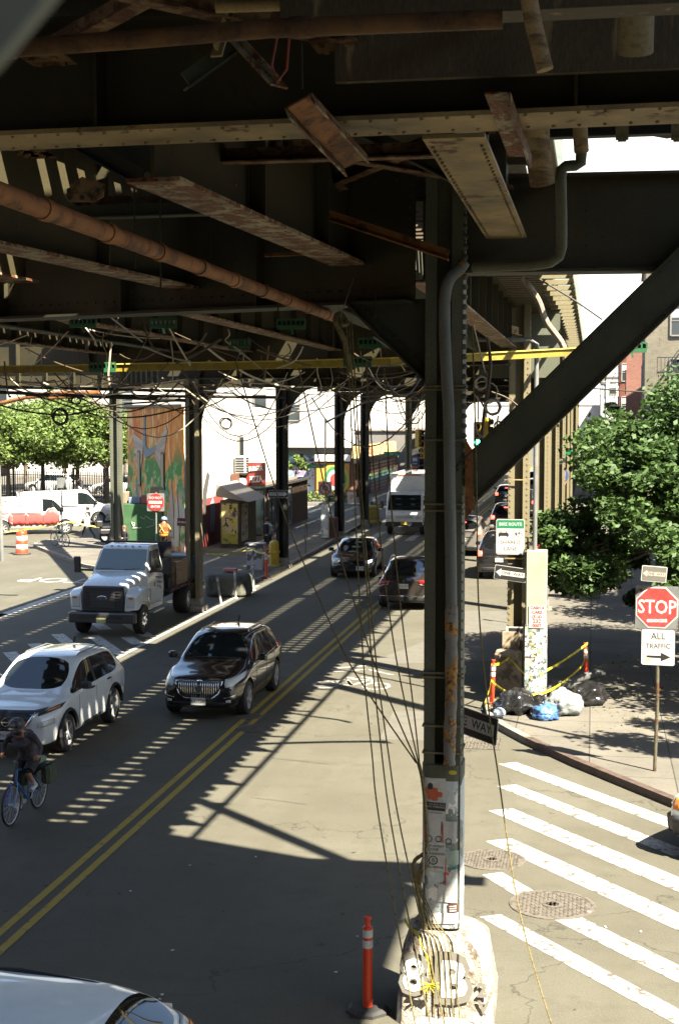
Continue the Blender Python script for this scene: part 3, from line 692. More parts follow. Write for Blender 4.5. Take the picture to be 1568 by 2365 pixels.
# pipes
M_BROWND = rusty('dull_rusty_pipe', (.2,.1,.035), rust=(.09,.04,.012), lo=.45, hi=.6, scale=6)
def pipe(name, pts, r, m, label, n=14, cat='pipe', collars=0):
    g = MB(); g.tube(pts, r, n)
    if collars:
        for a, b in zip(pts[:-1], pts[1:]):
            L = (Vector(b)-Vector(a)).length; d = (Vector(b)-Vector(a)).normalized()
            for k in range(int(L/collars)): g.tube([Vector(a)+d*(k*collars+.1), Vector(a)+d*(k*collars+.2)], r*1.16, n)
    return tag(g.build(name, m, smooth=True), label, cat)
PI_ = [AY(x,y,1.05*3285/(955-y)/1.0) for x,y in ((-60,415),(130,482),(330,560),(560,655),(780,742))]
def line_at(dz, X, ys): return [(X,y,CAMH+dz) for y in ys]
pipe('brown_pipe', line_at(1.12,-2.98,[6.3,16.9]), .056, M_BROWN, 'long rusty orange brown pipe running away under the girders', collars=1.05)
pipe('transverse_pipe', [AY(-60,118,6.2), AY(300,92,6.2), AY(620,66,6.25), AY(1160,44,6.3)], .042, M_BROWND, 'thick rusty pipe crossing the top of the picture', collars=.7)
pipe('transverse_pipe', [AY(500,16,7), AY(1100,-4,7)], .03, M_CREAM, 'thin pale pipe at the very top edge')
pipe('wrapped_pipe', [AY(1215,-40,6.2), AY(1228,40,6.25), AY(1245,110,6.3), AY(1258,162,6.3)], .037, M_WRAP, 'wrapped pipe stub hanging from the top at right')
pipe('wrapped_pipe', [AY(1238,270,9.9), AY(1240,340,10.1), AY(1252,425,10.2)], .088, M_WRAP, 'fat wrapped pipe with a broken end against the sky')
pipe('duct', [AY(1468,30,8.2), AY(1466,122,8.3)], .1, M_COLP, 'fat pale pipe stub at the top right')
pts = [AY(1338,285,10.2), AY(1342,350,10.3), AY(1340,376,10.3), AY(1328,382,10.3), AY(1306,384,10.3), AY(1296,392,10.3), AY(1294,410,10.3), AY(1296,500,10.4), AY(1296,570,10.5), AY(1290,592,10.5), AY(1270,606,10.5), AY(1230,612,10.6), AY(1095,618,10.9)]
pipe('drain_pipe', pts, .04, M_PALEGREEN, 'grey green bent drain pipe in front of the right girder')
pipe('drain_pipe', pts[:2], .052, M_WRAP, 'wrapped top end of the bent drain pipe')
pipe('hanging_hose', [AY(640,88,8), AY(628,150,8), AY(640,190,8), AY(662,160,8), AY(668,90,8)], .008, flat('red_hose', (.25,.04,.02)), 'thin red looped hose at the top', n=6, cat='hose')
for i, (x, y0, y1, Y) in enumerate(((311,430,620,11.5),(370,430,700,11.5),(640,590,720,15),(696,100,205,8.3),(865,560,735,15.1),(535,530,640,15),(487,530,640,15))):
    pipe('hanging_rod', [AY(x,y0,Y), AY(x+2,y1,Y)], .008, M_DARK, '%s thin vertical steel rod overhead, from the left' % ORD[sorted([311,370,640,696,865,535,487]).index(x)], n=6, cat='rod')
# upper-right: sheet strip and hangers
g = MB(); g.box((.9,10.6,8.72), (2.8,.05,.22)); g.box((.9,10.58,8.6), (2.8,.1,.02)); o = tag(g.build('fascia_strip', M_DARK), 'dark fascia strip above the sky gap with small clamps', 'fascia')
for px in (1436,1564):
    g = MB(); p = AY(px,300,10.4); g.box((0,0,0), (.09,.02,.14)); g.box((0,-.02,-.07), (.06,.03,.03)); g.v = [tuple(Vector(v)+p) for v in g.v]
    tag(g.build('clamp', M_COLP), 'small pale clamp under the fascia strip, %s one' % ('left' if px < 1500 else 'right'), 'clamp')
g = MB(); g.box((0,0,0), (.01,.01,.01))
# right side behind column: web plates and outriggers of the second bent
g = MB(); g.box((-1.75,34.1,8.2), (1.9,.03,1.5)); g.box((-2.62,27,8.55), (.03,13,1.1)); tag(g.build('web_plate', M_PALEGREEN), 'stained steel web plates behind the foreground column', 'steel plate')
g = MB(); g.box((-2.45,33.95,8.4), (.22,.02,1.3)); tag(g.build('red_patch_plate', flat('red_lead_paint', (.14,.025,.015), .8)), 'dark red painted strip on the web plate', 'steel plate')
for i, (a, b) in enumerate((((1092,660),(1195,682)),((1092,748),(1196,775)))):
    g = MB(); p = AY(*a,31); q = AY(*b,33.2); g.bar(p, q, .2, .02); g.bar(p+Vector((0,0,.09)), q+Vector((0,0,.09)), .02, .2)
    for k in range(9): w_ = Vector(p).lerp(Vector(q), (k+.5)/9); g.box((w_.x,w_.y-.02,w_.z+.1), (.04,.03,.04))
    tag(g.build('riveted_angle', M_CREAM), '%s riveted angle between the foreground column and the sign column' % ('upper' if i == 0 else 'lower'), 'steel angle')
# wide slatted timber platform beyond (bright ties seen at right)
# yellow beam
t4 = thing('yellow_beam', 'long yellow beam slung across the street under the girders', 'beam', (-7,23.5,7.3))
P = [AY(-80,856,23.2), AY(640,843,23.2), AY(900,836,23.3), AY(1090,826,23.6), AY(1310,814,24), AY(1478,800,24.2)]
g = MB()
for a, b in zip(P[:-1], P[1:]): g.bar(a, b, .1, .125); 
wpart(g, 'beam', mat('yellow_paint', (.36,.27,.02), .5, (.24,.17,.02), 6), t4)
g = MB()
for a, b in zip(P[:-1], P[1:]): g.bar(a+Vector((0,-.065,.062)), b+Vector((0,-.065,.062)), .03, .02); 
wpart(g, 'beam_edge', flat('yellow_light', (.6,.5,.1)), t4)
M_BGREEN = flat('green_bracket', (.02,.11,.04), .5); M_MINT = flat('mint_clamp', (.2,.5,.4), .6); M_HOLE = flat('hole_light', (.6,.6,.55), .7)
def bracket(px, py, Y, lit, lab, wpx=66):
    p = AY(px, py, Y); s = Y/3285; w_ = wpx*s; h = 24*s
    tt = thing('perforated_bracket', lab, 'bracket', tuple(p), 0, 'green perforated brackets of the light rig')
    g = MB(); nh = 6
    xs = [-w_/2+w_*(i+.5)/nh for i in range(nh)]
    # frame with real holes
    g.box((0,0,h*.42), (w_,.03,h*.16)); g.box((0,0,-h*.3), (w_,.03,h*.4))
    for i in range(nh+1): g.box((-w_/2+w_*i/nh,0,h*.12), (w_*.055,.03,h*.5))
    g.build('plate', M_BGREEN, tt)
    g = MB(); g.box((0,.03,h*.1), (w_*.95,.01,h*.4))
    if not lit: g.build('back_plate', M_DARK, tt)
    else: g.build('bright_backing', M_HOLE, tt)  # pale plate behind the holes paints them as lit
    g = MB(); g.bar((.0,0,-h*.5), (.02,0,-h*1.0), .03, .03); g.build('clamp', M_MINT if lit else M_BGREEN, tt)
for a in ((192,745,19.5,0,'green perforated bracket above the yellow beam at far left'),(377,747,20,1,'green perforated bracket with bright holes, upper left'),(237,848,22.9,0,'green perforated bracket clamped on the yellow beam at left'),(672,748,20,0,'green perforated bracket below the brown pipe end'),(553,795,24,1,'small green perforated bracket with bright holes near centre'),(826,835,22.8,0,'dark green bracket on the yellow beam right of centre'),(860,792,24,0,'green bracket above the yellow beam beside the rope bundle'),(1458,802,24.1,0,'green bracket at the right end of the yellow beam')):
    bracket(a[0],a[1],a[2],a[3],a[4], 52 if a[0] in (553,) else 66)

# lattice bracing between the near girders, bolted at both ends
q_ = random.Random(4)
for i, (a, b) in enumerate((((-2.9,9.8,8.95),(-5.0,12.3,8.95)),((-5.0,9.8,9.0),(-3.0,12.3,9.0)),((-5.0,12.4,8.95),(-7.0,15.2,8.95)),((-7.0,12.4,9.0),(-5.0,15.2,9.0)),((-2.75,12.6,8.95),(-1.0,15.0,8.95)),((-1.0,12.2,9.0),(-2.75,15.0,9.0)),((-2.9,9.9,9.0),(-1.1,12.1,9.0)),((-7.0,9.9,8.95),(-5.1,12.2,8.95)),((-1.5,7.0,9.0),(-3.5,8.9,8.9)),((-3.6,7.0,9.0),(-1.6,8.9,8.9)))):
    g = MB(); g.bar(a, b, .12, .014); g.bar((a[0],a[1],a[2]+.06), (b[0],b[1],b[2]+.06), .014, .12)
    for e in (a, b): g.box((e[0],e[1],e[2]-.012), (.3,.3,.012))
    for e in (a, b):
        for k in range(4): g.box((e[0]+(-.08,.08)[k%2], e[1]+(-.08,.08)[k//2], e[2]-.028), (.035,.035,.02))
    tag(g.build('lattice_brace', M_BRACE := rusty('brace_rust', (.32,.2,.09), lo=.47, hi=.53, scale=5)), 'rusty lattice bracing bar between the near girders overhead', 'brace', 'lattice bracing bars overhead')
for i, (x, y) in enumerate(((-6.1,11),(-4.2,13.4),(-6.0,13.6),(-8.2,12.5),(-2.0,11.2))):
    g = MB(); g.box((x,y,8.6), (1.9,.12,.014)); g.box((x,y+.06,8.66), (1.9,.014,.13)); tag(g.build('cross_strut', M_BRACE), 'level rusty strut between the lengthwise girders overhead', 'strut', 'level struts overhead')
def rivets_on(lab, rows):
    for o in COL.objects:
        if o.get('label') == lab:
            g = MB()
            for a, b, sp in rows:
                a = Vector(a); b = Vector(b); n_ = int((b-a).length/sp)
                for k in range(n_): g.sphere(a.lerp(b, (k+.5)/n_), .014, 6, 4)
            tag(wpart(g, 'rivets', M_CREAM if 'pale' in lab else M_GREEN, o, True), kind='stuff'); return
rivets_on('nearest cross girder overhead with a pale peeling underside', [((-7,9.24,8.445),(2.4,8.9,8.445),.16),((-7,9.62,8.445),(2.4,9.3,8.445),.16)])
rivets_on('deep dark girder running right from the foreground column below the sky gap', [((-1.2,15.52,8.3),(3.4,15.66,8.3),.13),((-1.2,15.52,8.95),(3.4,15.66,8.95),.13)]+[((x,15.5+.03*x,8.2),(x,15.5+.03*x,9.05),.12) for x in (-.1,1.2,2.4)])
rivets_on('deep dark girder running left from the foreground column across the street', [((-1.9,15.26,7.95),(-9,17.7,7.95),.14),((-1.9,15.26,9.1),(-9,17.7,9.1),.14)]+[((-1.95-k*1.75,15.24+k*.61,8.0),(-1.95-k*1.75,15.24+k*.61,9.1),.12) for k in range(5)])
rivets_on('pale brown lengthwise girder left of the pipes and the sky gap', [((-1.12,9.9,8.44),(-1.1,15.1,8.44),.15),((-.78,9.9,8.44),(-.76,15.1,8.44),.15)])
rivets_on('thick dark green diagonal brace rising right from the foreground column', [((P0.x+nn.x*s_*.17,NY-.22,P0.z+nn.z*s_*.17),(P1.x+nn.x*s_*.17,NY-.22,P1.z+nn.z*s_*.17),.14) for s_ in (-1,1)])
# ================================================================== vehicles
def carpaint(name, c, metal=.0, rough=.25, coat=1):
    m, n, l, b = nt(name); v = world_coords(n, l)
    f = noise_fac(n, l, v, 3, 5, .45, .75)
    l.new(mixc(n, l, f, c, tuple(x*.88 for x in c)), b.inputs['Base Color'])
    b.inputs['Metallic'].default_value = metal; b.inputs['Roughness'].default_value = rough
    b.inputs['Coat Weight'].default_value = coat; b.inputs['Coat Roughness'].default_value = .04
    return m
P_WHITE = carpaint('white_car_paint', (.5,.52,.5)); P_BLACK = carpaint('black_car_paint', (.006,.006,.007), 0, .2); P_DBROWN = carpaint('dark_car_paint', (.022,.017,.014), .3, .25)
P_SILVER = carpaint('silver_car_paint', (.62,.68,.67), .0, .3); P_GREY = carpaint('grey_car_paint', (.14,.13,.11), .3, .3); P_VAN = carpaint('van_white', (.42,.4,.37), 0, .4, .4)
M_GLASS = flat('car_glass', (.012,.016,.016), .03, spec=.9); M_GLASS2 = flat('car_glass_tinted', (.006,.007,.007), .04, spec=.8)
M_BLKPL = flat('black_plastic', (.015,.015,.015), .55); M_CHROME = flat('chrome', (.6,.6,.58), .12, 1); M_TYRE = flat('tyre_rubber', (.018,.017,.016), .8); M_RIM = flat('alloy_rim', (.4,.4,.38), .35, .4)
M_LAMP = flat('lamp_lens', (.55,.57,.52), .08, spec=.8); M_AMBER = flat('amber_lens', (.6,.18,.02), .15); M_TAIL = flat('tail_lens', (.35,.01,.008), .12); M_TAILON = flat('tail_lamp_lit', (.9,.05,.03), .2, emit=2.2)
M_DRL = flat('headlamp_lit', (.9,.9,.7), .2, emit=2.0); M_PLATE = flat('plate_white', (.55,.56,.52), .5); M_PLATEY = flat('plate_yellow', (.6,.45,.04), .5); M_PLATEC = flat('plate_cream', (.55,.55,.25), .5)
M_ARCH = flat('wheel_arch_black', (.008,.008,.008), .9)
def make_wheel(par, x, y, r, w, spokes=5, rim=M_RIM, steel=False, side=1):
    we = thing('wheel', None, None, (x,y,r)); we.parent = par
    T = Matrix.Rotation(R(90),4,'X')
    g = MB(); ri = r*(.68 if not steel else .62)
    g.lathe([(ri,-w/2),(r*.93,-w/2),(r,-w*.36),(r,w*.36),(r*.93,w/2),(ri,w/2),(ri,-w/2)], 28, T, cap=False)
    g.build('tyre', M_TYRE, we, smooth=True)
    g = MB(); o = -side*(w*.42)   # lathe z maps to -y after rotation
    g.lathe([(ri*1.0,o*1.08),(ri*.93,o*1.08),(ri*.9,o*.5)], 28, T, cap=False); bk_ = MB(); bk_.lathe([(ri*.98,o*.3),(.02,o*.2)], 20, T); bk_.build('hub_back', M_BLKPL, we)  # dark hub back added behind the spokes for contrast
    if steel:
        g.lathe([(ri*.95,o*.5),(ri*.6,o*1.0),(ri*.45,o*1.0),(ri*.3,o*.6),(.01,o*.65)], 24, T)
        for k in range(8):
            a = k*math.pi/4; g.cyl((ri*.72*math.cos(a), side*w*.4, ri*.72*math.sin(a)), ri*.07, .02, 8, 'Y')
    else:
        for k in range(spokes):
            a = 2*math.pi*k/spokes
            for da in (-.13,.13):
                p = Vector((ri*.12*math.cos(a), side*w*.36, ri*.12*math.sin(a))); q = Vector((ri*.95*math.cos(a+da), side*w*.42, ri*.95*math.sin(a+da)))
                g.bar(p, q, ri*.1, w*.1, up=(0,1,0))
        g.cyl((0,side*w*.38,0), ri*.16, w*.14, 12, 'Y')
    g.build('rim', rim, we, smooth=False)
    return we
def car(name, label, cat, loc, heading, L=4.6, W=1.84, H=1.66, paint_=P_WHITE, zf=.95, zc=1.08, xc=1.2, xrf=1.95, xrr=3.9, xtail=4.45, ztail=1.08, zbelt=.98, wheels=(.88,3.6), wr=.36, glass=M_GLASS, sill=.24, roofw=.6, group=None, deck=None, cladding=False, bp=(2.5,3.35), boxy=0, spokes=5, low=False, nose=.16):
    """front of the vehicle at local +x; loft of sections, arches cut out, glass split off as parts"""
    t = thing(name, label, cat, (loc[0],loc[1],0), 0, group)
    hw = W/2
    def wid(x):
        a = max(0, 1-x/.85); b = max(0, 1-(L-x)/.7); return hw*(1-.2*(1-boxy*.7)*a*a-.13*(1-boxy*.7)*b*b)
    def hood(x, z, zb, zbl, k=1.0):
        w_ = wid(x)*k
        return [(0,zb),(w_*.9,zb),(w_*.99,(zb+zbl)*.5),(w_*.985,zbl),(w_*.9,zbl+(z-zbl)*.55),(w_*.8,zbl+(z-zbl)*.8),(w_*.62,z-.012),(0,z+.015)]
    def cabin(x, zr, k=1.0, zb=None, wb=None):
        w_ = wid(x)*k; zb = sill if zb is None else zb; rw = w_*roofw/.6*.68 if wb is None else wb
        return [(0,zb),(w_*.93,zb),(w_*1.0,zbelt*.6),(w_*.97,zbelt-.03),(w_*.945,zbelt+.03),(rw+.07,zr-.13),(rw,zr-.03),(0,zr+.01)]
    zfb = zf*.8
    st = []
    st.append((0.0, hood(0, zf-nose-.06, sill+.14, zfb-.16, .93)))
    st.append((.06, hood(.06, zf-nose*.6, sill+.02, zfb-.1)))
    st.append((.22, hood(.22, zf-.04, sill, zfb)))
    st.append((.6, hood(.6, zf, sill, zfb+.04)))
    st.append((xc-.35, hood(xc-.35, (zf*.35+zc*.65), sill, zbelt-.05)))
    w_ = wid(xc); st.append((xc, [(0,sill),(w_*.93,sill),(w_*1.0,zbelt*.6),(w_*.98,zbelt-.04),(w_*.93,zbelt),(w_*.87,zc-.03),(w_*.8,zc-.01),(0,zc+.02)]))
    st.append((xrf, cabin(xrf, H-.045)))
    st.append((xrf+.25, cabin(xrf+.25, H-.01)))
    st.append((bp[0], cabin(bp[0], H))); st.append((bp[0]+.1, cabin(bp[0]+.1, H)))
    st.append((bp[1], cabin(bp[1], H-.03))); st.append((bp[1]+.1, cabin(bp[1]+.1, H-.035)))
    st.append((xrr, cabin(xrr, H-.09)))
    w_ = wid(xtail); st.append((xtail, [(0,sill),(w_*.93,sill),(w_*1.0,zbelt*.6),(w_*.99,zbelt-.02),(w_*.95,zbelt+.02),(w_*.86,ztail-.02),(w_*.74,ztail),(0,ztail+.02)]))
    zt2 = deck or ztail
    st.append((L-.08, hood(L-.08, zt2-.04, sill+.02, zbelt-.08)))
    st.append((L, hood(L, zt2-.12, sill+.12, zbelt-.18, .95)))
    bm = bmesh.new(); rings = []
    for x, half in st:
        pts = half + [(-y,z) for y,z in half[-2:0:-1]]
        rings.append([bm.verts.new((L/2-x, y, z)) for y,z in pts])
    n = len(rings[0]); iw = 5; ir = 12 
    for i in range(len(rings)-1):
        for j in range(n):
            k = (j+1) % n
            f = bm.faces.new((rings[i][j], rings[i][k], rings[i+1][k], rings[i+1][j]))
            mi = 0; jj = min(j, n-1-j)
            if i == iw and jj == 6: mi = 1
            if i == ir and jj == 6: mi = 1
            if jj == 4 and (i in (7,) or i == 9 or (i == 11) or i == 6 or i == 5): mi = 1
            if i == 10 and jj == 4 or i == 8 and jj == 4: mi = 2
            if cladding and jj in (0,1) : mi = 2 if jj == 0 else 0
            f.material_index = mi
    for r_, e in ((rings[0],0),(rings[-1],1)):
        for a, b, c, d in ((1,2,-2,-1),(2,3,-3,-2),(3,4,-4,-3),(4,5,-5,-4),(5,6,-6,-5)):
            bm.faces.new((r_[a], r_[b], r_[c], r_[d]))
        bm.faces.new((r_[0], r_[1], r_[-1])); bm.faces.new((r_[6], r_[7], r_[-6]))
    bmesh.ops.recalc_face_normals(bm, faces=bm.faces)
    cl = bm.edges.layers.float.new('crease_edge')
    for e in bm.edges:
        fs = e.link_faces
        if len(fs) == 2 and fs[0].material_index != fs[1].material_index: e[cl] = .75
    for i in range(len(rings)-1):
        for j in (1,3,n-1,n-3):
            e = bm.edges.get((rings[i][j], rings[i+1][j]))
            if e: e[cl] = max(e[cl], .45+boxy*.3)
    me = bpy.data.meshes.new('body'); bm.to_mesh(me); bm.free()
    mats = [paint_, glass, M_BLKPL, M_ARCH]
    for q in mats: me.materials.append(q)
    o = bpy.data.objects.new('body', me); COL.objects.link(o)
    if not low:
        s = o.modifiers.new('s','SUBSURF'); s.levels = 3; s.render_levels = 3
    else:
        s = o.modifiers.new('s','SUBSURF'); s.levels = 2; s.render_levels = 2
    cut = []
    g = MB()
    for wx in wheels:
        for sd_ in (-1,1): g.cyl((L/2-wx, sd_*(hw-.08), wr+.015), wr+.065, .5, 28, 'Y')
    c = g.build('cutter', mats, None, origin=(0,0,0)); c.data.polygons.foreach_set('material_index', [3]*len(c.data.polygons))
    b = o.modifiers.new('b','BOOLEAN'); b.operation = 'DIFFERENCE'; b.object = c; b.solver = 'EXACT'
    dg = bpy.context.evaluated_depsgraph_get(); ev = bpy.data.meshes.new_from_object(o.evaluated_get(dg))
    bpy.data.objects.remove(c); bpy.data.objects.remove(o)
    bm = bmesh.new(); bm.from_mesh(ev); bvh = BVHTree.FromBMesh(bm)
    def extract(fs, nm, m, parent=t, off=0):
        vm = {}; vs = []; out = []
        for f in fs:
            idx = []
            for v in f.verts:
                if v.index not in vm: vm[v.index] = len(vs); vs.append((v.co + v.normal*off)[:])
                idx.append(vm[v.index])
            out.append(idx)
        q = bpy.data.meshes.new(nm); q.from_pydata(vs, [], out); 
        for mm in (m if isinstance(m, list) else [m]): q.materials.append(mm)
        if isinstance(m, list): q.polygons.foreach_set('material_index', [f.material_index for f in fs])
        q.polygons.foreach_set('use_smooth', [True]*len(q.polygons)); q.update()
        try: q.set_sharp_from_angle(angle=R(40))
        except Exception: pass
        ob = bpy.data.objects.new(nm, q); COL.objects.link(ob); ob.parent = parent; return ob
    bm.faces.ensure_lookup_table()
    gl = [f for f in bm.faces if f.material_index == 1]; bo = [f for f in bm.faces if f.material_index != 1]
    extract(bo, 'body', mats)
    seen = set()
    for f in gl:
        if f.index in seen: continue
        isl = []; stack = [f]; seen.add(f.index)
        while stack:
            q = stack.pop(); isl.append(q)
            for e in q.edges:
                for g2 in e.link_faces:
                    if g2.material_index == 1 and g2.index not in seen: seen.add(g2.index); stack.append(g2)
        cx = sum((q.calc_center_median().x for q in isl))/len(isl); cy = sum((q.calc_center_median().y for q in isl))/len(isl)
        nm = 'side_window' if abs(cy) > .2 else ('windscreen' if cx > 0 else 'rear_window')
        extract(isl, nm, glass)
    bm.free()
    for wx in wheels:
        for sd_ in (-1,1): make_wheel(t, L/2-wx, sd_*(hw-.13), wr, .23, spokes, side=sd_)
    t['_L'] = L
    def patch(nm, poly_top, poly_bot, direction, m, eps=.008, rows=4, mirror=True, sub=4, parent=t):
        """lamp, grille or trim panel: outline in (y,z) (seen along x) or (x,z) (seen along y), laid on the body"""
        outs = []
        for sgn in ((1,-1) if mirror else (1,)):
            vs = []; cols = []
            tp = []; bt = []
            for k in range(len(poly_top)-1):
                for s_ in range(sub):
                    f = s_/sub; tp.append(Vector(poly_top[k]).lerp(Vector(poly_top[k+1]), f)); bt.append(Vector(poly_bot[k]).lerp(Vector(poly_bot[k+1]), f))
            tp.append(Vector(poly_top[-1])); bt.append(Vector(poly_bot[-1]))
            for a, b_ in zip(tp, bt):
                for r_ in range(rows+1):
                    q = a.lerp(b_, r_/rows)
                    if direction in ('F','B'):
                        s2 = 1 if direction == 'F' else -1
                        hit = bvh.ray_cast(Vector((s2*5, sgn*q[0], q[1])), Vector((-s2,0,0)))
                        p = hit[0] if hit[0] is not None else Vector((s2*(L/2-.3), sgn*q[0], q[1])); p = p + Vector((s2*eps,0,0))
                    else:
                        s2 = sgn
                        hit = bvh.ray_cast(Vector((q[0], s2*3, q[1])), Vector((0,-s2,0)))
                        p = hit[0] if hit[0] is not None else Vector((q[0], s2*hw*.9, q[1])); p = p + Vector((0,s2*eps,0))
                    vs.append(p[:])
            nr = rows+1; fs = []
            for a in range(len(tp)-1):
                for r_ in range(rows): fs.append((a*nr+r_, a*nr+r_+1, (a+1)*nr+r_+1, (a+1)*nr+r_))
            g = MB(); g.add(vs, fs); ob = g.build(nm, m, parent, smooth=True); k = ob.modifiers.new('s','SOLIDIFY'); k.thickness = eps*.9; k.offset = 0; outs.append(ob)
        return outs
    t.rotation_euler = (0,0,heading)
    return t, patch
def mirrors(t, x, y, z, m, mm=M_BLKPL):
    for s in (-1,1):
        g = MB(); g.rbox((x, s*(y+.12), z+.08), (.12,.22,.15), .04); g.bar((x,s*(y-.02),z), (x,s*(y+.06),z+.05), .06, .04)
        g.build('wing_mirror', m, t, bevel=.012)
def plate(t, x, z, m, s, fx=1, y=0, col=M_INK):
    g = MB(); g.box((x,y,z), (.012,.32,.16)); o = g.build('number_plate', m, t)
    text(s, .1, col, o, (x+fx*.008,y,z), (R(90),0,R(90) if fx > 0 else R(-90)), .0008)
def handles(t, W, xs, z, m):
    for x in xs:
        for s in (-1,1):
            g = MB(); g.rbox((x, s*(W/2-.005), z), (.18,.04,.035), .012); g.build('door_handle', m, t)
def seams(patch, xs, z0, z1, m=M_ARCH):
    for x in xs: patch('door_gap', [(x-.006,z1),(x+.006,z1)], [(x-.006,z0),(x+.006,z0)], 'S', m, .002, rows=8, sub=1)
HD = R(-90); HU = R(90)
# --- black SUV, centre
t, pa = car('parked_car', 'black SUV driving toward the camera with a chrome grille, left of the double yellow line', 'car', (-8.27,31.55), HD, 4.67, 1.84, 1.68, P_BLACK, zf=1.0, zc=1.12, xc=1.28, xrf=2.05, xrr=3.95, xtail=4.45, ztail=1.15, zbelt=1.02, wheels=(.9,3.65), wr=.37, sill=.26, glass=M_GLASS)
t.name = 'suv'
pa('grille', [(0,.86),(.36,.86),(.5,.84)], [(0,.52),(.3,.52),(.42,.62)], 'F', flat('grille_dark', (.02,.02,.02), .4, .5), .012)
pa('grille_frame', [(0,.895),(.38,.895),(.54,.87)], [(0,.865),(.37,.865),(.5,.845)], 'F', M_CHROME, .02, rows=1); pa('grille_frame', [(0,.52),(.3,.52),(.43,.62),(.54,.87)], [(0,.49),(.31,.49),(.46,.6),(.5,.85)], 'F', M_CHROME, .02, rows=1)
for k in range(9): 
    y = .05+k*.048; zt_ = .86; zb_ = .53 if y < .32 else .53+(y-.32)*1.3
    pa('grille_bar', [(y-.008,zt_),(y+.008,zt_)], [(y-.008,zb_),(y+.008,zb_)], 'F', M_CHROME, .02, sub=1)
ringm = MB(); ringm.tube([(4.67/2+.035, .085*math.cos(a*math.pi/10), .7+.085*math.sin(a*math.pi/10)) for a in range(21)], .012, 6); ringm.cyl((4.67/2+.03,0,.7), .07, .02, 16, 'X'); ringm.build('emblem', M_CHROME, t)
pa('headlight', [(.56,.9),(.72,.93),(.86,.98)], [(.58,.74),(.72,.76),(.86,.88)], 'F', M_LAMP, .012)
pa('fog_lamp_trim', [(.55,.52),(.72,.56),(.8,.6)], [(.55,.5),(.73,.54),(.78,.48)], 'F', M_CHROME, .012); pa('fog_lamp', [(.6,.47),(.7,.48)], [(.6,.42),(.7,.42)], 'F', M_LAMP, .01); pa('bumper_intake', [(0,.42),(.6,.42)], [(0,.33),(.55,.33)], 'F', M_BLKPL, .01)
plate(t, 4.67/2+.03, .44, M_PLATE, 'JKE-7289'); mirrors(t, .72, .92, 1.08, P_BLACK); handles(t, 1.84, (.1,-.9), 1.0, M_CHROME)
seams(pa, (.75,-.25,-1.1), .4, .98); pa('wheel_arch_trim', [(-.9,.36),(1.1,.36)], [(-.9,.3),(1.1,.3)], 'S', M_BLKPL, .012, rows=1)
pa('window_trim', [(-1.35,1.075),(-.3,1.045),(.9,1.03)], [(-1.35,1.055),(-.3,1.025),(.9,1.01)], 'S', M_CHROME, .012, rows=1)
g = MB(); g.box((1.0,0,1.17), (.02,1.0,.015)); g.bar((1.0,.3,1.17), (.75,-.3,1.25), .015, .01); g.build('wiper', M_BLKPL, t)
g = MB(); g.bar((-1.2,0,1.66), (-1.3,0,1.78), .04, .03); g.build('antenna', M_BLKPL, t)
for s in (-1,1):
    g = MB(); g.tube([(.1,s*.56,1.6),(0,s*.56,1.655),(-1.1,s*.56,1.64),(-1.4,s*.55,1.57)], .013, 6); g.build('roof_rail', M_CHROME, t)
# --- white SUV, left
t, pa = car('suv', 'white SUV at the left edge, partly behind the cyclist', 'car', (-10.93,27.55), HD, 4.65, 1.84, 1.72, P_WHITE, zf=1.02, zc=1.13, xc=1.2, xrf=2.0, xrr=4.0, xtail=4.5, ztail=1.2, zbelt=1.06, wheels=(.92,3.62), wr=.37, sill=.27)
pa('grille', [(0,.88),(.42,.9),(.5,.88)], [(0,.56),(.2,.56),(.33,.62)], 'F', M_BLKPL, .012); pa('upper_grille', [(0,.95),(.5,.95),(.7,.97)], [(0,.89),(.5,.9),(.66,.93)], 'F', M_BLKPL, .012)
pa('grille_trim', [(.33,.62),(.54,.92)], [(.38,.6),(.58,.9)], 'F', M_CHROME, .018, rows=1); pa('lower_grille_trim', [(0,.56),(.28,.56)], [(0,.53),(.3,.53)], 'F', M_CHROME, .018, rows=1)
ringm = MB(); ringm.tube([(4.65/2+.03, .075*math.cos(a*math.pi/10), .74+.075*math.sin(a*math.pi/10)) for a in range(21)], .01, 6); ringm.box((4.65/2+.03,0,.74), (.012,.19,.022)); ringm.build('emblem', M_CHROME, t)
for k in range(4): pa('grille_bar', [(0,.62+k*.07),(.36+k*.03,.62+k*.07)], [(0,.605+k*.07),(.36+k*.03,.605+k*.07)], 'F', flat('grille_grey', (.08,.08,.08), .4), .018, rows=1)
pa('headlight', [(.62,.75),(.75,.77),(.84,.78)], [(.62,.66),(.75,.66),(.84,.68)], 'F', M_LAMP, .012); pa('daytime_lamp', [(.6,.91),(.78,.97),(.88,1.0)], [(.62,.86),(.78,.9),(.87,.93)], 'F', M_BLKPL, .012); pa('indicator', [(.72,.935),(.84,.97)], [(.72,.91),(.84,.94)], 'F', M_AMBER, .018)
pa('bumper_intake', [(0,.44),(.5,.44)], [(0,.34),(.45,.34)], 'F', M_BLKPL, .012); plate(t, 4.65/2+.035, .49, M_PLATE, 'LFN-4618'); mirrors(t, .78, .92, 1.12, M_BLKPL); handles(t, 1.84, (.05,-.95), 1.02, M_BLKPL)
seams(pa, (.8,-.2,-1.15), .42, 1.0); pa('sill_trim', [(-.98,.4),(1.05,.4)], [(-.98,.3),(1.05,.3)], 'S', M_BLKPL, .014, rows=2); pa('tail_lamp', [(-2.2,1.14),(-2.05,1.15)], [(-2.2,1.0),(-2.1,1.04)], 'S', M_TAIL, .012)
g = MB(); g.bar((-1.3,0,1.7), (-1.4,0,1.8), .04, .03); g.build('antenna', M_BLKPL, t)
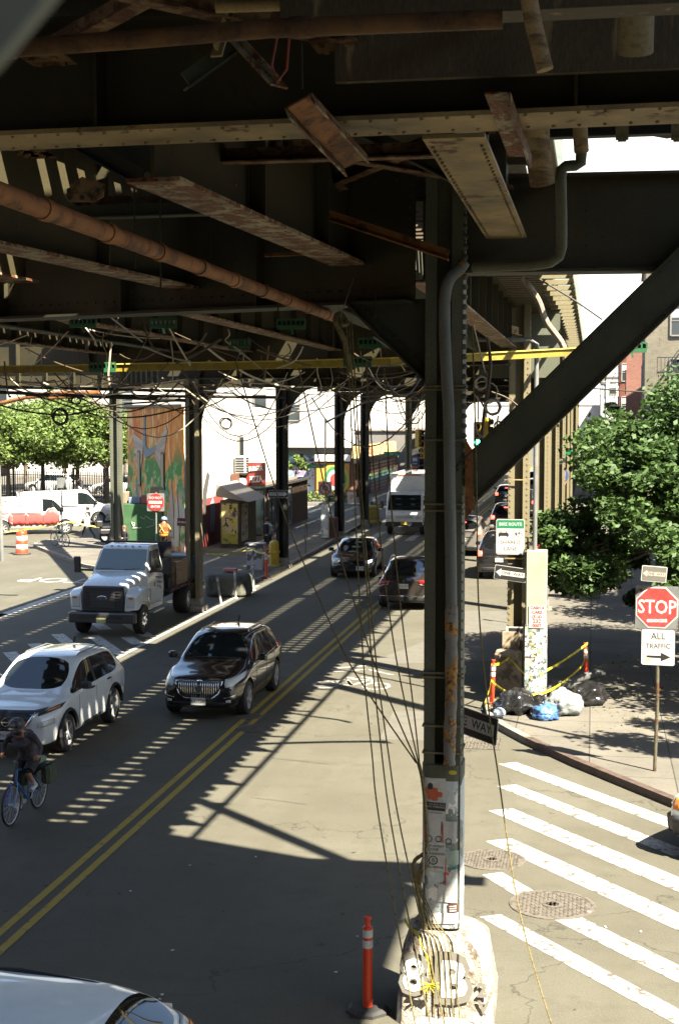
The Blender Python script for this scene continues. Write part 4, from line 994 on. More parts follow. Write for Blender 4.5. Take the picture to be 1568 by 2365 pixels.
for s in (-1,1):
    g = MB(); g.tube([(.1,s*.57,1.63),(-.1,s*.57,1.69),(-1.2,s*.57,1.67),(-1.5,s*.56,1.6)], .014, 6); g.build('roof_rail', flat('grey_trim', (.12,.13,.13), .5), t)
    for wx in (.92,3.62):
        g = MB(); cx = 4.65/2-wx; g.tube([(cx+.45*math.cos(a*math.pi/12), s*.915, .38+.45*math.sin(a*math.pi/12)) for a in range(0,13)], .035, 6); g.build('wheel_arch_trim', M_BLKPL, t)
g = MB(); g.box((.98,-.45,1.17), (.01,.2,.05)); g.build('windscreen_sticker', M_LAMP, t)
# --- black sedan beyond
t, pa = car('sedan', 'black sedan with a lit headlight driving toward the camera, beyond the black SUV', 'car', (-9.6,58.3), HD+R(3), 4.7, 1.84, 1.46, P_BLACK, zf=.78, zc=.95, xc=1.25, xrf=2.15, xrr=3.7, xtail=4.35, ztail=1.06, zbelt=.9, wheels=(.85,3.65), wr=.34, sill=.2, deck=1.0, low=True)
pa('headlight', [(.5,.7),(.82,.76)], [(.52,.6),(.84,.66)], 'F', M_LAMP, .012); pa('headlight_glow', [(.66,.7),(.78,.72)], [(.66,.63),(.78,.65)], 'F', M_DRL, .02, mirror=False); plate(t, 4.7/2+.03, .42, M_PLATE, 'HRT-2204', y=.35); pa('bumper_intake', [(0,.36),(.7,.36)], [(0,.26),(.6,.26)], 'F', M_BLKPL, .01)
mirrors(t, .7, .9, .95, P_BLACK); handles(t, 1.84, (.1,-.85), .86, P_BLACK); ringm = MB(); ringm.box((4.7/2+.01,0,.62), (.02,.12,.03)); ringm.build('emblem', M_CHROME, t); pa('window_trim', [(-1.3,.96),(.9,.92)], [(-1.3,.945),(.9,.905)], 'S', M_CHROME, .01, rows=1)
# --- dark hatchback rear, centre right
t, pa = car('hatchback', 'dark brown hatchback seen from behind, just left of the foreground column', 'car', (-6.2,49.5), HU, 4.75, 1.92, 1.62, P_DBROWN, zf=.82, zc=.98, xc=1.15, xrf=1.95, xrr=3.3, xtail=4.5, ztail=1.12, zbelt=.96, wheels=(.88,3.78), wr=.36, sill=.22, bp=(2.45,3.1), deck=1.12)
pa('tail_lamp', [(.5,1.0),(.7,1.02),(.9,1.06)], [(.52,.92),(.72,.88),(.86,.8)], 'B', M_TAIL, .012); pa('tail_lamp_rim', [(.52,.9),(.74,.86),(.9,.79)], [(.54,.88),(.74,.83),(.88,.76)], 'B', M_LAMP, .016, rows=1); pa('diffuser', [(0,.48),(.8,.48)], [(0,.3),(.7,.3)], 'B', M_BLKPL, .014); pa('bumper_trim', [(0,.5),(.8,.5),(.88,.4)], [(0,.48),(.8,.475),(.86,.4)], 'B', M_CHROME, .02, rows=1)
plate(t, -4.75/2-.03, .82, M_PLATE, 'KTA-5310', -1); ringm = MB(); ringm.box((-4.75/2-.02,0,1.02), (.02,.13,.02)); ringm.box((-4.75/2-.02,0,.97), (.02,.03,.1)); ringm.build('emblem', M_CHROME, t); mirrors(t, .8, .95, 1.0, P_DBROWN)
pa('bumper_reflector', [(.72,.56),(.86,.58)], [(.72,.54),(.86,.56)], 'B', M_TAIL, .016, rows=1)
for s in (-1,1):
    g = MB(); g.tube([(.4,s*.66,1.58),(-.4,s*.67,1.66),(-1.2,s*.64,1.58),(-1.95,s*.6,1.3)], .013, 6); g.build('roof_trim', M_CHROME, t)
# --- rear views on the right
def rearcar(name, label, x, y, L, W, H, p, lit, zb=1.05, grp='cars queueing away from the camera', plt=M_PLATE, heading=HU, low=True):
    t, pa = car(name, label, 'car', (x,y), heading, L, W, H, p, zf=.95, zc=1.05, xc=1.2, xrf=1.95, xrr=L-.6, xtail=L-.2, ztail=zb+.02, zbelt=zb-.05, wheels=(.9,L-1.0), wr=.36, sill=.26, group=grp, low=low, boxy=.3, glass=M_GLASS2)
    ml = M_TAILON if lit else M_TAIL
    pa('tail_lamp', [(W/2-.3,zb-.02),(W/2-.12,zb+.0)], [(W/2-.3,zb-.2),(W/2-.1,zb-.22)], 'B', ml, .014); pa('high_brake_light', [(0,H-.17),(.14,H-.175)], [(0,H-.2),(.14,H-.205)], 'B', ml, .02, rows=1)
    plate(t, -L/2-.03, .8, plt, 'JDM-6641', -1); pa('rear_bumper', [(0,.5),(W/2-.1,.5)], [(0,.34),(W/2-.14,.34)], 'B', M_BLKPL, .014)
    mirrors(t, L/2-1.45, W/2, 1.08, p); pa('chrome_strip', [(0,.93),(.5,.93)], [(0,.915),(.5,.915)], 'B', M_CHROME, .02, rows=1)
    return t, pa
rearcar('suv', 'black SUV with red tail lights stopped behind the bike route sign', -3.62, 58.9, 4.8, 1.95, 1.8, P_BLACK, True, 1.15, low=False)
rearcar('minivan', 'grey minivan with one bright tail light right beside the foreground column', -5.9, 68, 4.9, 1.95, 1.75, P_GREY, True, 1.2)
rearcar('suv', 'black SUV with an orange plate in the queue behind the minivan', -4.6, 79.5, 4.6, 1.85, 1.7, P_BLACK, True, 1.1, plt=M_PLATEY)
rearcar('suv', 'dark SUV with a lit high brake light, further up the queue', -4.4, 93, 4.6, 1.85, 1.75, P_BLACK, True, 1.1)
rearcar('sedan', 'dark car at the far end of the queue beside the diagonal brace', -6.0, 104, 4.6, 1.85, 1.5, P_DBROWN, True, 1.0)
rearcar('sedan', 'far grey car in the queue, just under the diagonal brace', -4.3, 115, 4.6, 1.85, 1.5, P_GREY, False, 1.0)
rearcar('sedan', 'farthest black car of the queue with a bright roof', -4.9, 128, 4.6, 1.85, 1.6, P_BLACK, False, 1.0)
# --- silver car at the bottom left corner
t, pa = car('hatchback', 'silver white car cut off at the bottom left corner, only its roof and rear showing', 'car', (-5.75,11.55), R(180), 4.5, 1.82, 1.5, P_SILVER, zf=.9, zc=1.02, xc=1.2, xrf=1.95, xrr=3.95, xtail=4.4, ztail=1.12, zbelt=1.0, wheels=(.9,3.6), wr=.34, sill=.22, deck=1.1, roofw=.64, bp=(2.5,3.3))
pa('tail_lamp', [(.5,1.12),(.72,1.14),(.84,1.14)], [(.52,.98),(.74,.98),(.86,.98)], 'B', M_LAMP, .02); pa('tail_lamp_amber', [(.6,1.06),(.8,1.07)], [(.62,1.0),(.8,1.0)], 'B', M_AMBER, .03); seams(pa, (.4,-.5), .35, 1.0)
for s_ in (-1,1):
    g = MB(); g.tube([(.3,s_*.56,1.46),(-.6,s_*.565,1.465),(-1.3,s_*.555,1.4),(-1.75,s_*.55,1.3)], .02, 6); g.build('roof_moulding', M_BLKPL, t)
# --- vehicle at right edge
t, pa = car('suv', 'pale SUV mostly outside the right edge, its black front wheel and bumper in view', 'car', (3.58,20.9), math.atan2(3.74,-3.0)+R(20), 4.7, 1.9, 1.8, P_SILVER, zf=1.05, zc=1.15, xc=1.2, xrf=1.9, xrr=4.0, xtail=4.5, ztail=1.2, zbelt=1.1, wheels=(.85,3.7), wr=.39, sill=.3, boxy=.3)
pa('bumper', [(0,.62),(.92,.62)], [(0,.36),(.88,.36)], 'F', M_BLKPL, .06); pa('headlight', [(.6,.95),(.85,.97)], [(.6,.78),(.86,.8)], 'F', M_LAMP, .015); pa('indicator', [(2.1,.9),(2.24,.9)], [(2.1,.74),(2.24,.74)], 'S', M_AMBER, .02); pa('bumper_side', [(1.9,.62),(2.3,.62)], [(1.95,.36),(2.3,.36)], 'S', M_BLKPL, .04); mirrors(t, .75, .95, 1.15, M_BLKPL)
# --- vans at left
def van(name, label, loc, rz, graffiti):
    t, pa = car(name, label, 'van', loc, rz, 5.7, 2.0, 2.1, P_VAN, zf=1.15, zc=1.28, xc=.95, xrf=1.55, xrr=5.35, xtail=5.55, ztail=1.2, zbelt=1.2, wheels=(.95,4.3), wr=.38, sill=.38, boxy=.7, group='white vans on the side street', low=True, bp=(2.2,2.35), roofw=.76, glass=M_GLASS, spokes=8)
    # panel sides: cover the rear side windows
    pa('side_panel', [(-2.6,1.9),(.7,1.9)], [(-2.6,1.15),(.7,1.15)], 'S', P_VAN, .025)
    pa('headlight', [(.7,1.0),(.92,1.0)], [(.7,.8),(.92,.8)], 'F', M_LAMP, .015); pa('bumper', [(0,.66),(.95,.66)], [(0,.48),(.92,.48)], 'F', M_BLKPL, .05); mirrors(t, 1.75, 1.0, 1.35, M_BLKPL); seams(pa, (1.9,.75), .5, 1.2)
    for x in (-1.8,-.8,.9,1.5) if not graffiti else (-.6,.3):
        g = MB(); g.box((x,0,2.17), (.06,1.7,.03)); [g.box((x,s*.82,2.13), (.08,.06,.22)) for s in (-1,1)]; g.build('roof_rack', M_PLATE, t)
    if graffiti:
        mr, mw = flat('spray_red', (.5,.06,.05), .6), flat('spray_white', (.75,.74,.68), .8)
        rr = random.Random(4)
        mr2 = flat('spray_pink', (.55,.22,.2), .7)
        for k, (cx, w_) in enumerate(((-2.2,.5),(-1.45,.6),(-.6,.6),(.25,.55),(1.15,.5))):
            tops = [(cx+w_*(-.9+.3*q), .95+.42*math.sin(math.pi*q/6)+rr.uniform(0,.12)) for q in range(7)]
            pa('graffiti', tops, [(x, .5+.08*((q)%2)) for q,(x,z) in enumerate(tops)], 'S', mr if k > 1 else mr2, .02, sub=2)
            pa('graffiti', [(x,z+.05) for x,z in tops], [(x,z) for x,z in tops], 'S', mw, .03, rows=1, sub=1)
            if k < 3: pa('graffiti_outline', [(cx+.3*math.cos(a*math.pi/6)*w_, 1.45+.25*math.sin(a*math.pi/6)) for a in range(7)], [(cx+.24*math.cos(a*math.pi/6)*w_, 1.42+.2*math.sin(a*math.pi/6)) for a in range(7)], 'S', mr2, .035, rows=1, sub=1)
    return t
van('graffiti_van', 'white van with red bubble graffiti on its side at the left edge', (-30.6,74.2), R(24), True)
van('white_van', 'plain white van with a roof rack behind the graffiti van', (-30.9,80.4), R(24), False)
rearcar('sedan', 'pale blue car half hidden by the lone grey column', -26.3, 82.3, 4.6, 1.8, 1.5, P_SILVER, False, 1.0, 'cars on the side street', heading=R(200))
for i, (x, y) in enumerate(((-37.5,110),(-44,112),(-32.8,109))):
    rearcar('suv', '%s white car behind the black fence, from the right' % ORD[(1,2,0)[i]], x, y, 4.7, 1.9, 1.7, P_WHITE, False, 1.1, 'cars behind the fence', heading=R(170))
# --- box truck
t = thing('box_truck', 'white box truck driving toward the camera behind the black sedan', 'truck', (-10.05,80.5,0), HD)
g = MB(); g.rbox((-.9,0,2.05), (5.6,2.3,2.45), .09); g.build('cargo_box', P_WHITE, t); g = MB(); g.box((-.9,0,.72), (5.4,.9,.2)); g.build('chassis', M_BLKPL, t)
g = MB(); prof = [(2.0,.55),(4.0,.5),(4.1,.75),(4.1,1.15),(3.95,1.35),(3.5,2.25),(3.3,2.33),(2.0,2.36)]
vs = [(x,-1.0,z) for x,z in prof]+[(x,1.0,z) for x,z in prof]; k = len(prof); g.add(vs, [tuple(range(k)), tuple(range(k,2*k))[::-1]]+[(i,(i+1)%k,k+(i+1)%k,k+i) for i in range(k)]); g.build('cab', P_WHITE, t, bevel=.05)
g = MB(); n1 = Vector((.9,0,.45)).normalized()
a, b = Vector((3.97,0,1.38)), Vector((3.55,0,2.18)); g.add([a+Vector((.025,-.9,0)),a+Vector((.025,.9,0)),b+Vector((.025,.86,0)),b+Vector((.025,-.86,0))], [(0,1,2,3)]); o = g.build('windscreen', M_GLASS, t); o.modifiers.new('s','SOLIDIFY').thickness = .02
for s in (-1,1):
    g = MB(); g.add([(3.85,s*1.012,1.4),(2.5,s*1.012,1.4),(2.5,s*1.012,2.1),(3.5,s*1.012,2.1)], [(0,1,2,3)]); g.build('side_window', M_GLASS, t)
    g = MB(); g.rbox((3.9,s*1.25,1.65), (.1,.2,.4), .04); g.bar((3.8,s*1.0,1.85), (3.9,s*1.25,1.8), .03, .03); g.build('wing_mirror', M_BLKPL, t)
    g = MB(); g.rbox((4.11,s*.8,.98), (.06,.34,.17), .03); g.build('headlight', M_LAMP, t)
    make_wheel(t, 3.05, s*.9, .4, .24, steel=True, side=s); make_wheel(t, -1.9, s*.85, .4, .3, steel=True, side=s)
for k, z in enumerate((1.02,.96,1.08)):
    g = MB(); g.box((4.12,0,z), (.03,1.0,.02)); g.build('grille_bar', M_CHROME, t)
g = MB(); g.rbox((4.1,0,.62), (.16,2.05,.26), .05); g.build('bumper', M_BLKPL, t); g = MB(); g.tube([(4.22,-.45,.66),(4.25,-.3,.52),(4.25,.3,.52),(4.22,.45,.66)], .025, 6); g.build('tow_bar', M_CHROME, t)
plate(t, 4.2, .68, M_PLATEY, '85716-MK')
g = MB(); g.box((1.92,0,3.2), (.03,1.2,.06)); g.build('marker_light', M_AMBER, t)
# --- flatbed truck
t = ft_ = thing('flatbed_truck', 'white flatbed truck with a black grille waiting on the hatched road area at left', 'truck', (-14.2,43.6,0), HD)
def prism_y(mb, prof, y0, y1, taper=None):
    k = len(prof); vs = [(x,y0,z) for x,z in prof]+[(x,y1,z) for x,z in prof]
    mb.add(vs, [tuple(range(k)), tuple(range(k,2*k))[::-1]]+[(i,(i+1)%k,k+(i+1)%k,k+i) for i in range(k)]); return mb
def hull(mb, secs):
    """sections along x of (half width, z) pairs, mirrored"""
    rings = []
    for x, half in secs: rings.append([(x,y,z) for y,z in half]+[(x,-y,z) for y,z in half[::-1]])
    return mb.loft(rings)
g = MB(); hull(g, [(3.55,[(.72,.85),(.74,1.3),(.7,1.62),(.5,1.68)]),(3.4,[(.8,.8),(.82,1.3),(.76,1.72),(.5,1.76)]),(2.6,[(.88,.8),(.9,1.3),(.85,1.84),(.6,1.92)]),(1.9,[(.98,.7),(1.0,1.3),(.97,1.9),(.8,2.0)])]); g.build('bonnet', P_WHITE, t, smooth=True, bevel=.04)
g = MB(); hull(g, [(1.95,[(.98,.65),(1.02,1.3),(1.0,1.85),(.93,1.97)]),(1.3,[(.98,.65),(1.02,1.3),(1.0,1.85),(.82,2.72)]),(1.1,[(.98,.65),(1.02,1.3),(1.0,1.85),(.82,2.8)]),(.3,[(.98,.65),(1.02,1.3),(1.0,1.85),(.84,2.82)]),(.2,[(.98,.65),(1.02,1.3),(1.0,1.85),(.82,2.74)])]); g.build('cab', P_WHITE, t, smooth=True, bevel=.03)
g = MB(); g.add([(1.9,-.88,2.03),(1.9,.88,2.03),(1.32,.78,2.68),(1.32,-.78,2.68)], [(0,1,2,3)]); o = g.build('windscreen', flat('pale_windscreen', (.1,.14,.13), .06, spec=.9), t); k = o.modifiers.new('s','SOLIDIFY'); k.thickness = .05; k.offset = 0
for s in (-1,1):
    g = MB(); g.add([(1.72,s*1.005,1.92),(.5,s*1.005,1.92),(.5,s*.885,2.64),(1.22,s*.885,2.64)], [(0,1,2,3)]); o = g.build('side_window', M_GLASS2, t); k = o.modifiers.new('s','SOLIDIFY'); k.thickness = .05; k.offset = 0
    # front fenders
    g = MB(); hull(g, [(3.62,[(.74,.85),(1.1,.9),(1.12,1.28),(.8,1.36)]),(3.4,[(.74,.85),(1.18,.9),(1.2,1.42),(.8,1.5)]),(2.9,[(.74,1.1),(1.22,1.15),(1.22,1.5),(.8,1.58)]),(2.3,[(.74,1.1),(1.2,1.12),(1.2,1.46),(.8,1.6)]),(1.9,[(.74,.8),(1.05,.8),(1.05,1.3),(.8,1.5)])])
    g.v = [(a, b*s if s > 0 else b, c) for a,b,c in g.v]; 
    fv = MB(); rings = []
    for x, half in ((3.64,[(.72,.85),(1.1,.9),(1.12,1.3),(.78,1.42)]),(3.45,[(.7,.85),(1.18,.9),(1.2,1.44),(.78,1.56)]),(3.15,[(.7,1.08),(1.22,1.1),(1.22,1.5),(.78,1.62)]),(2.6,[(.7,1.12),(1.22,1.14),(1.22,1.5),(.78,1.66)]),(2.2,[(.7,.95),(1.18,.95),(1.18,1.44),(.78,1.66)]),(1.85,[(.7,.7),(1.03,.7),(1.03,1.36),(.78,1.6)])):
        rings.append([(x, s*y, z) for y,z in half])
    fv.loft(rings); fv.build('fender', P_WHITE, t, smooth=True, bevel=.03)
    g = MB(); g.rbox((3.6,s*.93,1.16), (.12,.3,.36), .03); g.build('headlight', M_LAMP, t); g = MB(); g.box((3.665,s*.97,1.3), (.01,.16,.07)); g.build('indicator', M_AMBER, t)
    g = MB(); g.rbox((1.75,s*1.58,2.18), (.13,.26,.55), .05); g.bar((1.7,s*1.0,1.98), (1.75,s*1.5,2.0), .06, .07); g.build('wing_mirror', M_BLKPL, t)
    make_wheel(t, 2.75, s*1.0, .5, .3, steel=True, side=s, rim=M_CHROME); make_wheel(t, -2.5, s*.9, .5, .5, steel=True, side=s)
    g = MB(); g.box((1.1,s*1.03,.58), (1.2,.2,.05)); g.box((1.1,s*1.03,.85), (1.0,.14,.04)); g.build('step', M_RIM, t)
g = MB(); g.rbox((3.6,0,1.26), (.16,1.42,.84), .05); g.build('grille', M_BLKPL, t, bevel=.01); g = MB(); g.rbox((3.69,0,1.22), (.03,.85,.52), .02); [g.box((3.69,0,1.0+k*.1), (.05,1.2,.02)) for k in range(6)]; g.build('grille_inset', flat('grille_dark2', (.03,.03,.03), .5), t)
g = MB(); rings = [[(3.72, .16*math.cos(a*math.pi/10), 1.3+.065*math.sin(a*math.pi/10)) for a in range(20)], [(3.745, .16*math.cos(a*math.pi/10), 1.3+.065*math.sin(a*math.pi/10)) for a in range(20)]]; g.loft(rings); g.build('emblem', flat('emblem_blue', (.03,.06,.15), .3), t)
g = MB(); g.tube([(3.745, .165*math.cos(a*math.pi/10), 1.3+.07*math.sin(a*math.pi/10)) for a in range(21)], .009, 6); g.build('emblem_ring', M_CHROME, t); text('Ford', .085, M_CHROME, t, (3.75,0,1.3), (R(90),0,R(90)), .002)
g = MB(); g.rbox((3.7,0,.66), (.3,2.3,.36), .06); g.build('bumper', flat('bumper_grey', (.06,.058,.055), .35, .6), t, bevel=.015); g = MB(); g.box((3.855,0,.68), (.01,1.5,.12)); g.build('bumper_slot', M_BLKPL, t)
plate(t, 3.87, .58, M_PLATEC, 'XEJ-1447')
for k in range(5):
    g = MB(); g.rbox((1.28,-.5+k*.25,2.79), (.09,.06,.05), .015); g.build('roof_marker_light', M_AMBER, t)
for s in (-1,1):
    g = MB(); g.bar((1.92,s*.45-.3,2.05), (1.87,s*.45+.28,2.09), .02, .02); g.build('wiper', M_BLKPL, t)
g = MB()
for k, (x, z, w_) in enumerate(((.95,1.72,.34),(.7,1.66,.42),(.85,1.54,.3),(.6,1.48,.36),(.8,1.38,.4),(.62,1.3,.24))): g.box((x,1.028,z), (w_,.006,.045), ry=R(-4))
g.build('door_lettering', flat('faded_lettering', (.12,.12,.11), .7), t); g = MB(); g.box((1.3,1.026,1.5), (.07,.006,.16)); g.build('door_emblem', M_TAIL, t)
g = MB(); g.box((-.1,0,2.2), (.08,2.4,1.3)); g.build('headboard', M_BLKPL, t)
g = MB(); g.box((-2.0,0,1.12), (4.0,2.4,.12)); g.build('bed_floor', M_BLKPL, t); g = MB(); g.box((-1.5,0,.8), (5.6,.8,.3)); g.build('chassis', M_BLKPL, t)
g = MB(); [g.box((-.6-k*.5,s*1.21,1.12), (.22,.01,.05)) for k in range(7) for s in (-1,1)]; g.build('reflective_tape', M_TAIL, t)
g = MB(); g.rbox((-.35,.7,1.4), (.4,.8,.5), .03); g.build('tool_box', M_BLKPL, t)
ft_.scale = (.9,.9,.9); ft_.location.y = 43.2
t5 = thing('timber_crate', 'weathered plywood crate on the bed of the flatbed truck', 'crate', (-13.6,44.7,1.065), HD)
g = MB(); g.box((0,.4,.38), (1.3,.04,.75)); g.box((0,-.35,.38), (1.3,.04,.75)); g.box((.63,0,.38), (.04,.8,.75)); g.box((-.63,0,.38), (.04,.8,.75)); g.build('boards', mat('plywood', (.32,.22,.13), .8, (.18,.11,.06), 5, stretch=(1,1,3)), t5)
t5 = thing('stack_of_crates', 'stack of grey blue slatted crates on the flatbed truck', 'crates', (-13.55,46.3,1.065), HD)
g = MB(); [g.box((0,0,.06+k*.1), (1.0,1.0,.06)) for k in range(8)]; g.build('slats', flat('blue_grey_plastic', (.16,.2,.24), .6), t5)
# ================================================================== buildings
def wallmat(name, c, brick=True, c2=None, mortar=(.3,.28,.24), bw=.22, rh=.075):
    if name in MATS: return MATS[name]
    c = tuple(x*.65 for x in c)
    m, n, l, b = nt(name); v = world_coords(n, l)
    col = mixc(n, l, noise_fac(n, l, v, .5, 5, .4, .7), c, c2 or tuple(x*.82 for x in c))
    col = mixc(n, l, noise_fac(n, l, v, 3, 6, .6, .68), col, tuple(x*.6 for x in c))
    if brick:
        # rows by height, bricks along x+y
        sp = n.new('ShaderNodeSeparateXYZ'); l.new(v, sp.inputs[0]); ad = n.new('ShaderNodeMath'); ad.operation = 'ADD'; l.new(sp.outputs[0], ad.inputs[0]); l.new(sp.outputs[1], ad.inputs[1])
        cb = n.new('ShaderNodeCombineXYZ'); l.new(ad.outputs[0], cb.inputs[0]); l.new(sp.outputs[2], cb.inputs[1])
        br = n.new('ShaderNodeTexBrick'); br.inputs['Scale'].default_value = 1; br.inputs['Brick Width'].default_value = bw; br.inputs['Row Height'].default_value = rh; br.inputs['Mortar Size'].default_value = .008
        br.inputs['Color1'].default_value = (1,1,1,1); br.inputs['Color2'].default_value = (.75,.75,.75,1); br.inputs['Mortar'].default_value = (.6,.6,.6,1); l.new(cb.outputs[0], br.inputs['Vector'])
        mm = n.new('ShaderNodeMix'); mm.data_type = 'RGBA'; mm.blend_type = 'MULTIPLY'; mm.inputs[0].default_value = .8; l.new(col, mm.inputs[6]); l.new(br.outputs['Color'], mm.inputs[7]); col = mm.outputs[2]
    l.new(col, b.inputs['Base Color']); b.inputs['Roughness'].default_value = .9; b.inputs['Specular IOR Level'].default_value = .2
    MATS[name] = m; return m
M_WWALL = wallmat('white_render', (.62,.59,.53), False); M_OFF = wallmat('pale_brick', (.3,.27,.2)); M_PINK = wallmat('pink_brick', (.4,.2,.15)); M_REDB = wallmat('red_brick', (.2,.075,.05)); M_BRNB = wallmat('brown_brick', (.2,.14,.1))
M_WIN = flat('window_glass', (.035,.045,.05), .08, spec=.9); M_FRAME = flat('window_frame', (.3,.28,.24), .6); M_ROOF = flat('roof_edge', (.2,.18,.15), .8); M_SHADE = flat('window_blind', (.4,.42,.42), .8)
def building(name, label, plan, h, m, windows=(), parapet=.35, cat='building', group=None):
    """plan: ground outline; windows: (edge index, list of (along, z, width, height))"""
    c = Vector((sum(p[0] for p in plan)/len(plan), sum(p[1] for p in plan)/len(plan), 0))
    t = thing(name, label, cat, c, 0, group)
    g = MB(); g.prism([(p[0]-c.x,p[1]-c.y) for p in plan], 0, h); g.build('wall', m, t)
    for i in range(len(plan)):
        pass
    big = MB()
    for i in range(len(plan)):
        a = Vector(plan[i])-c.xy; b = Vector(plan[(i+1)%len(plan)])-c.xy; big.bar((a.x,a.y,h+.04), (b.x,b.y,h+.04), .36, .12+.01*i)
    big.build('roof_parapet', M_ROOF, t)
    area = sum(plan[i][0]*plan[(i+1)%len(plan)][1]-plan[(i+1)%len(plan)][0]*plan[i][1] for i in range(len(plan)))
    for ei, lst in windows:
        a = Vector((*plan[ei],0))-c; b = Vector((*plan[(ei+1)%len(plan)],0))-c; d = (b-a).normalized(); nrm = Vector((d.y,-d.x,0))*(1 if area > 0 else -1)
        rz = math.atan2(d.y, d.x)
        for (s, z, w_, hh) in lst:
            p = a+d*s+nrm*.01
            g = MB()
            for e in (-1,1): q = p+d*e*(w_/2+.04)+nrm*.02; g.box((q.x,q.y,z+hh/2), (.09,.1,hh+.16), rz=rz)
            for zz_ in (z-.06, z+hh+.06, z+hh*.5): q = p+nrm*.03; g.box((q.x,q.y,zz_), (w_,.12 if zz_ != z+hh*.5 else .05,.1 if zz_ != z+hh*.5 else .05), rz=rz)
            f = g.build('window', M_FRAME, t)
            g = MB(); q = p+nrm*.012; g.box((q.x,q.y,z+hh/2), (w_,.02,hh), rz=rz); g.build('pane', M_WIN, f)
            if int(s*7+z*3) % 2 == 0: g = MB(); q = p+nrm*.026; g.box((q.x,q.y,z+hh*.8), (w_*.98,.008,hh*.38), rz=rz); g.build('blind', M_SHADE, f)
    return t
# mural building with white flank
def mural_mat():
    m, n, l, b = nt('mural_paint'); v = world_coords(n, l)
    sp = n.new('ShaderNodeSeparateXYZ'); l.new(v, sp.inputs[0])
    ns = n.new('ShaderNodeTexNoise'); ns.inputs['Scale'].default_value = 1.1; ns.inputs['Detail'].default_value = 4; ns.inputs['Distortion'].default_value = 1.5
    mp = n.new('ShaderNodeMapping'); mp.inputs['Scale'].default_value = (1,1,.35); l.new(v, mp.inputs[0]); l.new(mp.outputs[0], ns.inputs['Vector'])
    cr_ = n.new('ShaderNodeValToRGB'); e = cr_.color_ramp.elements
    e[0].position = .3; e[0].color = (.4,.09,.02,1); e[1].position = .66; e[1].color = (.45,.4,.28,1)
    for p, c in ((.4,(.42,.13,.03,1)),(.46,(.5,.25,.05,1)),(.52,(.36,.09,.025,1)),(.57,(.5,.3,.07,1))): q = e.new(p); q.color = c
    l.new(ns.outputs['Fac'], cr_.inputs[0]); col = cr_.outputs[0]
    # green growth in the middle, blue-grey figures low down
    def band(z0, z1, c, sc, lo, loc):
        nonlocal col
        a = n.new('ShaderNodeMapRange'); a.inputs['From Min'].default_value = z0; a.inputs['From Max'].default_value = z1; l.new(sp.outputs[2], a.inputs['Value'])
        mp2 = n.new('ShaderNodeMapping'); mp2.inputs['Location'].default_value = loc; l.new(v, mp2.inputs[0])
        f = noise_fac(n, l, mp2.outputs[0], sc, 5, lo, lo+.05)
        mu = n.new('ShaderNodeMath'); mu.operation = 'MULTIPLY'; l.new(a.outputs[0], mu.inputs[0]); l.new(f, mu.inputs[1]); mu.use_clamp = True
        col = mixc(n, l, mu.outputs[0], col, c)
    band(5.4, 4.2, (.03,.16,.035), .9, .47, (3,1,0)); band(4.6, 3.6, (.2,.32,.12), 2.2, .54, (8,1,0)); band(3.4, 2.2, (.3,.3,.28), 1.3, .5, (1,7,0)); band(7,2, (.1,.16,.22), 2.5, .62, (5,2,1)); band(2.2,1.0,(.24,.12,.06),1.7,.5,(9,9,1))
    l.new(col, b.inputs['Base Color']); b.inputs['Roughness'].default_value = .85; return m
t = thing('mural_building', 'low building with a tall orange and green mural and a white flank', 'building', (-21,72,0))
A_, B_ = Vector((-23.7,70.7,0)), Vector((-18.45,63.1,0)); cc = t.location
g = MB(); g.prism([(p[0]-cc.x,p[1]-cc.y) for p in ((A_.x,A_.y),(B_.x,B_.y),(-18.45,83.2),(-26,83.2))], 0, 6.95); g.build('wall', M_WWALL, t)
d = (B_-A_).normalized(); nr = Vector((d.y,-d.x,0)); rzm = math.atan2(d.y,d.x); Lm = (B_-A_).length
def onface(s, z, o=.02): return A_-cc + d*s + nr*o + Vector((0,0,z))
g = MB(); q = onface(Lm/2, 3.46, .012); g.box(q, (Lm,.03,6.85), rz=rzm); g.build('mural', mural_mat(), t)
g = MB(); q = onface(Lm/2, 6.98, .06); g.box(q, (Lm+.2,.2,.12), rz=rzm); g.build('coping', M_ROOF, t)
def facepoly(nm, pts, m, o=.05):
    v = [onface(s, z, o) for s, z in pts]; g = MB(); g.add(v, [tuple(range(len(v)))]); ob = g.build(nm, m, t); k = ob.modifiers.new('s','SOLIDIFY'); k.thickness = .01; return ob
MW1, MW2, MB1 = flat('mural_grey_pink', (.42,.36,.32), .9), flat('mural_pale', (.5,.45,.38), .9), flat('mural_blue_grey', (.2,.27,.32), .9)
